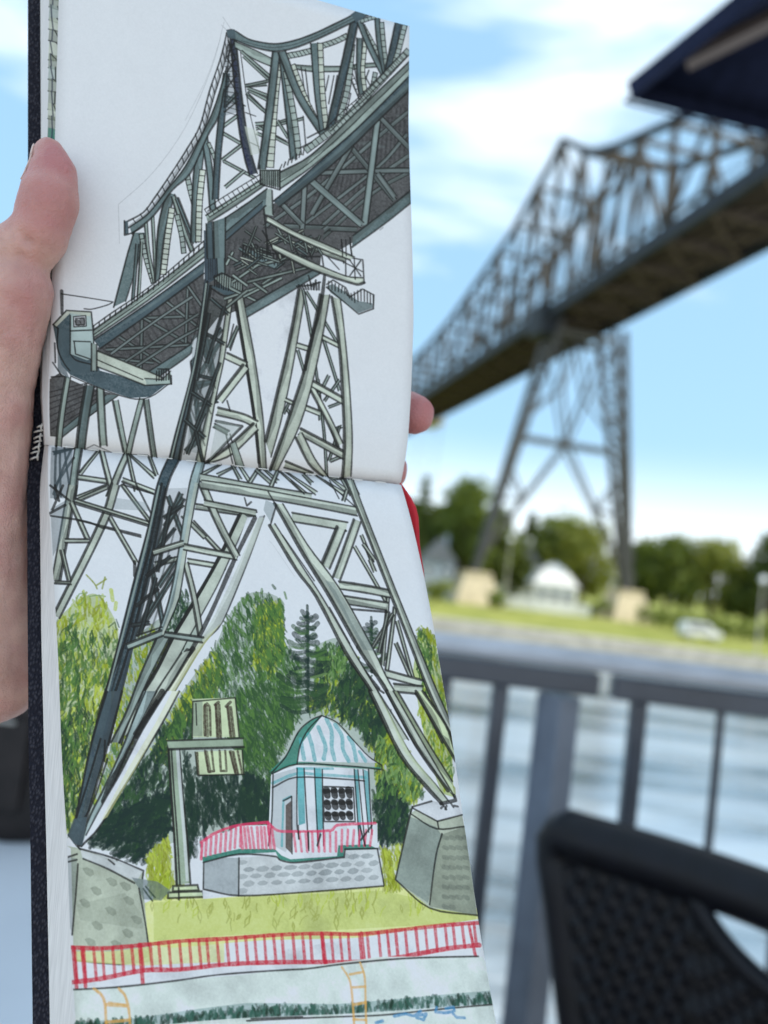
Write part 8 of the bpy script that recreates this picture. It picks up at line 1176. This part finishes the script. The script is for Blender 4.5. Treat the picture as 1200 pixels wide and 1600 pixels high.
# spine cloth behind the fold, sewing thread, ribbon
q = MB(); a, b = V(ED['sp']); nn = (NF+NB).normalized(); up = (TL[-2]-TL[-1]).normalized(); rows = []
for i in range(13):
    th = math.pi*(i/12); rows.append([p+up*(.006*math.cos(th))+nn*(.0025*math.sin(th)+.0015) for p in (a, a.lerp(b, .5), b)])
q.grid(rows); o = q.build('spine_cloth', cloth, book, True); md = o.modifiers.new('cloth', 'SOLIDIFY'); md.thickness = .0012
thread_m = mat('sewing_thread', (.72, .70, .66), .8, .1, 300.)
q = MB()
for k, (p0, p1) in enumerate([((-0.10228, 0.22504, 1.24642), (-0.1045, 0.2251, 1.24541)), ((-0.1024, 0.22513, 1.24485), (-0.10514, 0.22519, 1.24389)), ((-0.10251, 0.22523, 1.24328), (-0.10501, 0.2253, 1.24199)), ((-0.10262, 0.22532, 1.24171), (-0.10478, 0.22537, 1.24085)), ((-0.10273, 0.22541, 1.24015), (-0.10493, 0.22548, 1.23893)), ((-0.10284, 0.2255, 1.23858), (-0.10534, 0.22556, 1.23762)), ((-0.10295, 0.22559, 1.23701), (-0.1053, 0.22566, 1.23577)), ((-0.10299, 0.22483, 1.24668), (-0.1029, 0.22496, 1.24442)), ((-0.10302, 0.22499, 1.24383), (-0.10293, 0.22513, 1.24157)), ((-0.10305, 0.22516, 1.24099), (-0.10296, 0.22529, 1.23873)), ((-0.10308, 0.22533, 1.23814), (-0.10299, 0.22546, 1.23588))]):
    q.tube([Vector(p0), (Vector(p0)+Vector(p1))/2+Vector((0, -.0006, 0)), Vector(p1)], .00028, 6)
q.build('sewing_thread', thread_m, book, True)
q = MB()
for k in range(14):
    f = .04+k*.068; p = TL[-1].lerp(TR[-1], f); e = TL[-1].lerp(TR[-1], f+.03); q.tube([p-NF*.0001, (p+e)/2-NF*.0002, e-NF*.0001], .00014, 6)
q.build('fold_stitches', thread_m, book, True)
rib_m = mat('red_ribbon', (.52, .008, .02), .5, .12, 120., spec=.4)
_t = rib_m.node_tree; _b = _t.nodes['Principled BSDF']; _w = _t.nodes.new('ShaderNodeTexWave'); _w.inputs['Scale'].default_value = 900; _c = _t.nodes.new('ShaderNodeTexCoord'); _bp = _t.nodes.new('ShaderNodeBump'); _bp.inputs['Strength'].default_value = .35; _bp.inputs['Distance'].default_value = .0003
_w.bands_direction = 'Z'; _t.links.new(_c.outputs['Object'], _w.inputs[0]); _t.links.new(_w.outputs['Fac'], _bp.inputs['Height']); _t.links.new(_bp.outputs[0], _b.inputs['Normal'])
RA, RB = V(ED['r1']), V(ED['r2']); q = MB(); q.grid([[a.lerp(b, t) for t in np.linspace(0, 1, 7)] for a, b in zip(RA, RB)]); o = q.build('ribbon_bookmark', rib_m, book, True); md = o.modifiers.new('ribbon', 'SOLIDIFY'); md.thickness = .0003

# ------------------------------------------------------------------ the hand: one continuous body
skin = mat('skin', (.52, .30, .25), .5, .08, 130., .5, 900., spec=.35, col2=(.64, .40, .34), sss=.25, dist=.0004, detail=8)
_t = skin.node_tree; _b = _t.nodes['Principled BSDF']; _src = _b.inputs['Base Color'].links[0].from_socket
_c = _t.nodes.new('ShaderNodeAttribute'); _c.attribute_name = 'flush'; _mx = _t.nodes.new('ShaderNodeMixRGB'); _mx.inputs['Color2'].default_value = (.45, .175, .17, 1)
_t.links.new(_c.outputs['Fac'], _mx.inputs[0]); _t.links.new(_src, _mx.inputs['Color1']); _t.links.new(_mx.outputs[0], _b.inputs['Base Color'])
_bp = [x for x in _t.nodes if x.type == 'BUMP'][0]; _vo = _t.nodes.new('ShaderNodeTexVoronoi'); _vo.inputs['Scale'].default_value = 1500; _tc = _t.nodes.new('ShaderNodeTexCoord'); _t.links.new(_tc.outputs['Object'], _vo.inputs['Vector'])
_b2 = _t.nodes.new('ShaderNodeBump'); _b2.inputs['Strength'].default_value = .4; _b2.inputs['Distance'].default_value = .0004; _t.links.new(_vo.outputs['Distance'], _b2.inputs['Height']); _t.links.new(_bp.outputs[0], _b2.inputs['Normal']); _t.links.new(_b2.outputs[0], _b.inputs['Normal'])
_no = _t.nodes.new('ShaderNodeTexNoise'); _no.inputs['Scale'].default_value = 75; _no.inputs['Detail'].default_value = 6; _t.links.new(_tc.outputs['Object'], _no.inputs['Vector'])       # blotches of redness
_rr = _t.nodes.new('ShaderNodeMapRange'); _rr.inputs['From Min'].default_value = .45; _rr.inputs['From Max'].default_value = .75; _rr.inputs['To Max'].default_value = .55; _t.links.new(_no.outputs['Fac'], _rr.inputs['Value'])
_ad = _t.nodes.new('ShaderNodeMath'); _ad.operation = 'ADD'; _ad.use_clamp = True; _t.links.new(_c.outputs['Fac'], _ad.inputs[0]); _t.links.new(_rr.outputs[0], _ad.inputs[1]); _t.links.new(_ad.outputs[0], _mx.inputs[0])
CAPS = [((-0.10491, 0.20972, 1.32014), 0.0046, (-0.10292, 0.20836, 1.3143), 0.0065), ((-0.10292, 0.20836, 1.3143), 0.0065, (-0.10221, 0.20716, 1.30573), 0.008), ((-0.10221, 0.20716, 1.30573), 0.008, (-0.10424, 0.2084, 1.29654), 0.008), ((-0.10424, 0.2084, 1.29654), 0.008, (-0.11125, 0.2103, 1.28968), 0.009), ((-0.11125, 0.2103, 1.28968), 0.009, (-0.12515, 0.21304, 1.27698), 0.012), ((-0.12515, 0.21304, 1.27698), 0.012, (-0.13487, 0.21745, 1.25293), 0.015), ((-0.11006, 0.2113, 1.28103), 0.0106, (-0.11324, 0.21398, 1.26954), 0.0115), ((-0.11324, 0.21398, 1.26954), 0.0115, (-0.11775, 0.21782, 1.25514), 0.0132), ((-0.11775, 0.21782, 1.25514), 0.0132, (-0.12024, 0.22233, 1.22941), 0.0155), ((-0.12024, 0.22233, 1.22941), 0.0155, (-0.11981, 0.22747, 1.20143), 0.017), ((-0.11981, 0.22747, 1.20143), 0.017, (-0.11372, 0.23875, 1.17122), 0.0165), ((-0.12515, 0.21304, 1.27698), 0.012, (-0.11775, 0.21782, 1.25514), 0.0132), ((-0.13487, 0.21745, 1.25293), 0.015, (-0.13459, 0.22658, 1.21666), 0.019), ((-0.13459, 0.22658, 1.21666), 0.019, (-0.13537, 0.23484, 1.17803), 0.021), ((-0.12024, 0.22233, 1.22941), 0.0155, (-0.13537, 0.23484, 1.17803), 0.021), ((-0.13459, 0.22658, 1.21666), 0.019, (-0.11372, 0.23875, 1.17122), 0.0165), ((-0.13537, 0.23484, 1.17803), 0.021, (-0.11372, 0.23875, 1.17122), 0.0165), ((-0.13506, 0.24114, 1.24188), 0.014, (-0.11572, 0.24845, 1.2539), 0.0115), ((-0.11572, 0.24845, 1.2539), 0.0115, (-0.08919, 0.25172, 1.26644), 0.0095), ((-0.1323, 0.24118, 1.22388), 0.014, (-0.11344, 0.24953, 1.23532), 0.0115), ((-0.11344, 0.24953, 1.23532), 0.0115, (-0.08556, 0.25294, 1.24559), 0.01), ((-0.12955, 0.24122, 1.20603), 0.014, (-0.11115, 0.25061, 1.21674), 0.0115), ((-0.11115, 0.25061, 1.21674), 0.0115, (-0.08546, 0.25218, 1.2242), 0.0098), ((-0.12683, 0.24125, 1.18832), 0.014, (-0.10887, 0.2517, 1.19816), 0.0115), ((-0.10887, 0.2517, 1.19816), 0.0115, (-0.08663, 0.2513, 1.20508), 0.009), ((-0.08919, 0.25172, 1.26644), 0.0095, (-0.08556, 0.25294, 1.24559), 0.01), ((-0.08556, 0.25294, 1.24559), 0.01, (-0.08546, 0.25218, 1.2242), 0.0098), ((-0.08546, 0.25218, 1.2242), 0.0098, (-0.08663, 0.2513, 1.20508), 0.009), ((-0.11572, 0.24845, 1.2539), 0.0115, (-0.108, 0.24969, 1.19834), 0.012), ((-0.108, 0.24969, 1.19834), 0.012, (-0.11372, 0.23875, 1.17122), 0.0165), ((-0.08919, 0.25172, 1.26644), 0.0095, (-0.04866, 0.25934, 1.27321), 0.0086), ((-0.04866, 0.25934, 1.27321), 0.0086, (-0.0131, 0.25546, 1.27105), 0.008), ((-0.0131, 0.25546, 1.27105), 0.008, (0.00265, 0.24715, 1.26748), 0.0072), ((0.00265, 0.24715, 1.26748), 0.0072, (0.00614, 0.24222, 1.26614), 0.0064), ((-0.08556, 0.25294, 1.24559), 0.01, (-0.04627, 0.26048, 1.25374), 0.0088), ((-0.04627, 0.26048, 1.25374), 0.0088, (-0.01388, 0.25561, 1.25136), 0.008), ((-0.01388, 0.25561, 1.25136), 0.008, (-0.0039, 0.24872, 1.24917), 0.0073), ((-0.0039, 0.24872, 1.24917), 0.0073, (-5e-05, 0.24577, 1.24825), 0.0064), ((-0.08546, 0.25218, 1.2242), 0.0098, (-0.04794, 0.26177, 1.23158), 0.0084), ((-0.04794, 0.26177, 1.23158), 0.0084, (-0.02307, 0.25688, 1.22955), 0.0076), ((-0.02307, 0.25688, 1.22955), 0.0076, (-0.00761, 0.24995, 1.22818), 0.0066), ((-0.08663, 0.2513, 1.20508), 0.009, (-0.0581, 0.26099, 1.21059), 0.0074), ((-0.0581, 0.26099, 1.21059), 0.0074, (-0.03543, 0.25604, 1.20956), 0.0068), ((-0.03543, 0.25604, 1.20956), 0.0068, (-0.02318, 0.25102, 1.20972), 0.006), ((-0.13537, 0.23484, 1.17803), 0.021, (-0.15757, 0.2502, 1.15522), 0.025), ((-0.15757, 0.2502, 1.15522), 0.025, (-0.2186, 0.28255, 1.09858), 0.03), ((-0.2186, 0.28255, 1.09858), 0.03, (-0.3444, 0.34481, 0.97573), 0.036)]
CREASE = [([(-0.09589, 0.20294, 1.28708), (-0.09811, 0.20138, 1.28795), (-0.10184, 0.20125, 1.29025), (-0.10518, 0.20203, 1.29404)], 0.0016, 0.0012), ([(-0.0961, 0.203, 1.28602), (-0.10013, 0.20246, 1.28672), (-0.10553, 0.20236, 1.28847)], 0.0007, 0.0012), ([(-0.10052, 0.19968, 1.29992), (-0.0963, 0.20061, 1.30123), (-0.0936, 0.20248, 1.30351)], 0.00038, 0.0009), ([(-0.10139, 0.19984, 1.29725), (-0.09678, 0.20079, 1.29808), (-0.09346, 0.20271, 1.29954)], 0.00038, 0.0009), ([(-0.10949, 0.205, 1.26027), (-0.10639, 0.20359, 1.2673), (-0.10352, 0.20208, 1.27595)], 0.0005, 0.0014), ([(-0.11036, 0.20541, 1.25323), (-0.10689, 0.20385, 1.26292), (-0.10446, 0.20229, 1.2724)], 0.0004, 0.0012), ([(-0.11193, 0.20467, 1.26605), (-0.10358, 0.2045, 1.26881), (-0.09888, 0.20548, 1.26933)], 0.00035, 0.001), ([(-0.10713, 0.21192, 1.21031), (-0.10207, 0.21287, 1.2113), (-0.09891, 0.21689, 1.21104)], 0.0005, 0.0014), ([(-0.10442, 0.21237, 1.20269), (-0.10064, 0.21533, 1.20344), (-0.09811, 0.21937, 1.20295)], 0.0004, 0.0012), ([(-0.10394, 0.21293, 1.19302), (-0.10087, 0.21624, 1.18781), (-0.09931, 0.22281, 1.17823), (-0.09837, 0.22936, 1.16901)], 0.0011, 0.0014), ([(-0.10336, 0.21445, 1.18414), (-0.10131, 0.22203, 1.17445), (-0.10024, 0.22746, 1.16725)], 0.0008, 0.0013), ([(-0.1093, 0.2084, 1.23629), (-0.10477, 0.21125, 1.23905), (-0.10296, 0.21531, 1.23806)], 0.0003, 0.001)]
FLUSH = [((-0.09984, 0.20374, 1.31628), 0.011, 0.95), ((-0.0981, 0.19937, 1.30535), 0.012, 0.8), ((-0.09567, 0.2017, 1.29969), 0.009, 0.8), ((0.00813, 0.23772, 1.26615), 0.014, 1.0), ((0.0034, 0.24376, 1.24844), 0.012, 0.9), ((-0.10522, 0.2021, 1.27574), 0.012, 0.25)]
def ball_chain(bm_v, bm_f, p0, r0, p1, r1):
    """A tapered capsule as a run of overlapping rings closed by domes."""
    p0, p1 = Vector(p0), Vector(p1); d = p1-p0; L = d.length; t = d/L if L > 1e-9 else Vector((0, 0, 1)); a = t.orthogonal().normalized(); b = t.cross(a); n = 20; rings = []
    for k in range(-6, 1): th = k/6*math.pi/2; rings.append((p0+t*(r0*math.sin(th)), max(r0*math.cos(th), r0*.02)))
    for k in range(0, 7): th = k/6*math.pi/2; rings.append((p1+t*(r1*math.sin(th)), max(r1*math.cos(th), r1*.02)))
    base = len(bm_v)
    for c, r_ in rings: bm_v += [c+(a*math.cos(j*math.tau/n)+b*math.sin(j*math.tau/n))*r_ for j in range(n)]
    m = len(rings)
    bm_f += [(base+i*n+j, base+i*n+(j+1) % n, base+(i+1)*n+(j+1) % n, base+(i+1)*n+j) for i in range(m-1) for j in range(n)]
    bm_f += [tuple(base+j for j in range(n))[::-1], tuple(base+(m-1)*n+j for j in range(n))]
vs, fs = [], []
for c in CAPS: ball_chain(vs, fs, *c)
me = bpy.data.meshes.new('hand_volume'); me.from_pydata(vs, [], fs); tmp = bpy.data.objects.new('hand_volume', me); COL.objects.link(tmp)
md = tmp.modifiers.new('r', 'REMESH'); md.mode = 'VOXEL'; md.voxel_size = .0009; md = tmp.modifiers.new('s', 'SMOOTH'); md.factor = .6; md.iterations = 14
dg = bpy.context.evaluated_depsgraph_get(); me2 = bpy.data.meshes.new_from_object(tmp.evaluated_get(dg)); bpy.data.objects.remove(tmp); bpy.data.meshes.remove(me)
co = np.empty(len(me2.vertices)*3, np.float32); me2.vertices.foreach_get('co', co); co = co.reshape(-1, 3); no = np.empty_like(co).ravel(); me2.vertices.foreach_get('normal', no); no = no.reshape(-1, 3)
dsp = np.zeros(len(co), np.float32)
for pts, depth, wd in CREASE:                                  # skin folds pressed into the surface
    best = np.full(len(co), 9., np.float32)
    for p, q_ in zip(pts[:-1], pts[1:]):
        p = np.array(p, np.float32); d = np.array(q_, np.float32)-p; t = np.clip(((co-p)@d)/(d@d), 0, 1); best = np.minimum(best, np.linalg.norm(co-p-t[:, None]*d, axis=1))
    dsp -= depth*np.exp(-(best/wd)**2)
rng = np.random.default_rng(1)
for wl, am in ((.013, .0002), (.006, .00008), (.0026, .00005)):      # soft unevenness of the flesh
    for k in range(5):
        d = rng.normal(size=3); d *= math.tau/wl/np.linalg.norm(d); dsp += am*.5*np.sin(co@d.astype(np.float32)+rng.random()*6.28)
co = co+no*dsp[:, None]; me2.vertices.foreach_set('co', co.ravel())
fl = np.zeros(len(co), np.float32)
for p, rad, k in FLUSH: fl = np.maximum(fl, k*np.exp(-(np.linalg.norm(co-np.array(p, np.float32), axis=1)/rad)**2))
at = me2.attributes.new('flush', 'FLOAT', 'POINT'); at.data.foreach_set('value', fl)
me2.materials.clear(); me2.materials.append(skin); me2.shade_smooth()
person = bpy.data.objects.new('person', me2); COL.objects.link(person); LOC[person.name] = Vector((0, 0, 0))
tag(person, 'left hand holding the sketchbook, thumb on the upper page, fingertips round the far edge', 'person')
nail_m = mat('fingernail', (.62, .43, .37), .3, .05, 200., spec=.5)
from mathutils.bvhtree import BVHTree
tree_ = BVHTree.FromPolygons([v.co.copy() for v in me2.vertices], [tuple(p.vertices) for p in me2.polygons])
q = MB(); NL = ((-0.10482, 0.20761, 1.31001), (-0.1055, 0.20946, 1.32122), 0.0055, (-1.04373, -0.16692, 0.28576), (0.13669, 0.99146, 0.17557)); rows = []
t0, t1 = Vector(NL[0]), Vector(NL[1]); ax = Vector(NL[3]).normalized(); sd = Vector(NL[4]).normalized(); ln = (t1-t0)
for i in range(15):                                             # the nail lies on the thumb, following its surface
    f = i/14; hw_ = NL[2]*(1 if f < .55 else math.sqrt(max(.02, 1-((f-.55)/.47)**2)))*(1 if f > .15 else .75+.25*f/.15)
    row = []
    for k in np.linspace(-1, 1, 15):
        p = t0+ln*f+ax*.009+sd*(hw_*k); h = tree_.find_nearest(p-ax*.002*(1-k*k)); row.append(h[0]+h[1]*(.00035-.0003*k*k))
    rows.append(row)
q.grid(rows); o = q.build('fingernail', nail_m, person, True); md = o.modifiers.new('nail', 'SOLIDIFY'); md.thickness = .0006; md.offset = 0
sleeve_m = mat('dark_sleeve', (.03, .03, .035), .9, .3, 300., .3, 900.)
q = MB(); a, b, ra, rb = ((-0.20665, 0.27689, 1.10969), (-0.3444, 0.34481, 0.97573), 0.0335, 0.041); a, b = Vector(a), Vector(b)
q.tube([a.lerp(b, t) for t in np.linspace(0, 1, 9)], [ra*(1-t)+rb*t+.0012*math.sin(t*19) for t in np.linspace(0, 1, 9)], 28, False); o = q.build('sleeve', sleeve_m, person, True); md = o.modifiers.new('cloth', 'SOLIDIFY'); md.thickness = .003
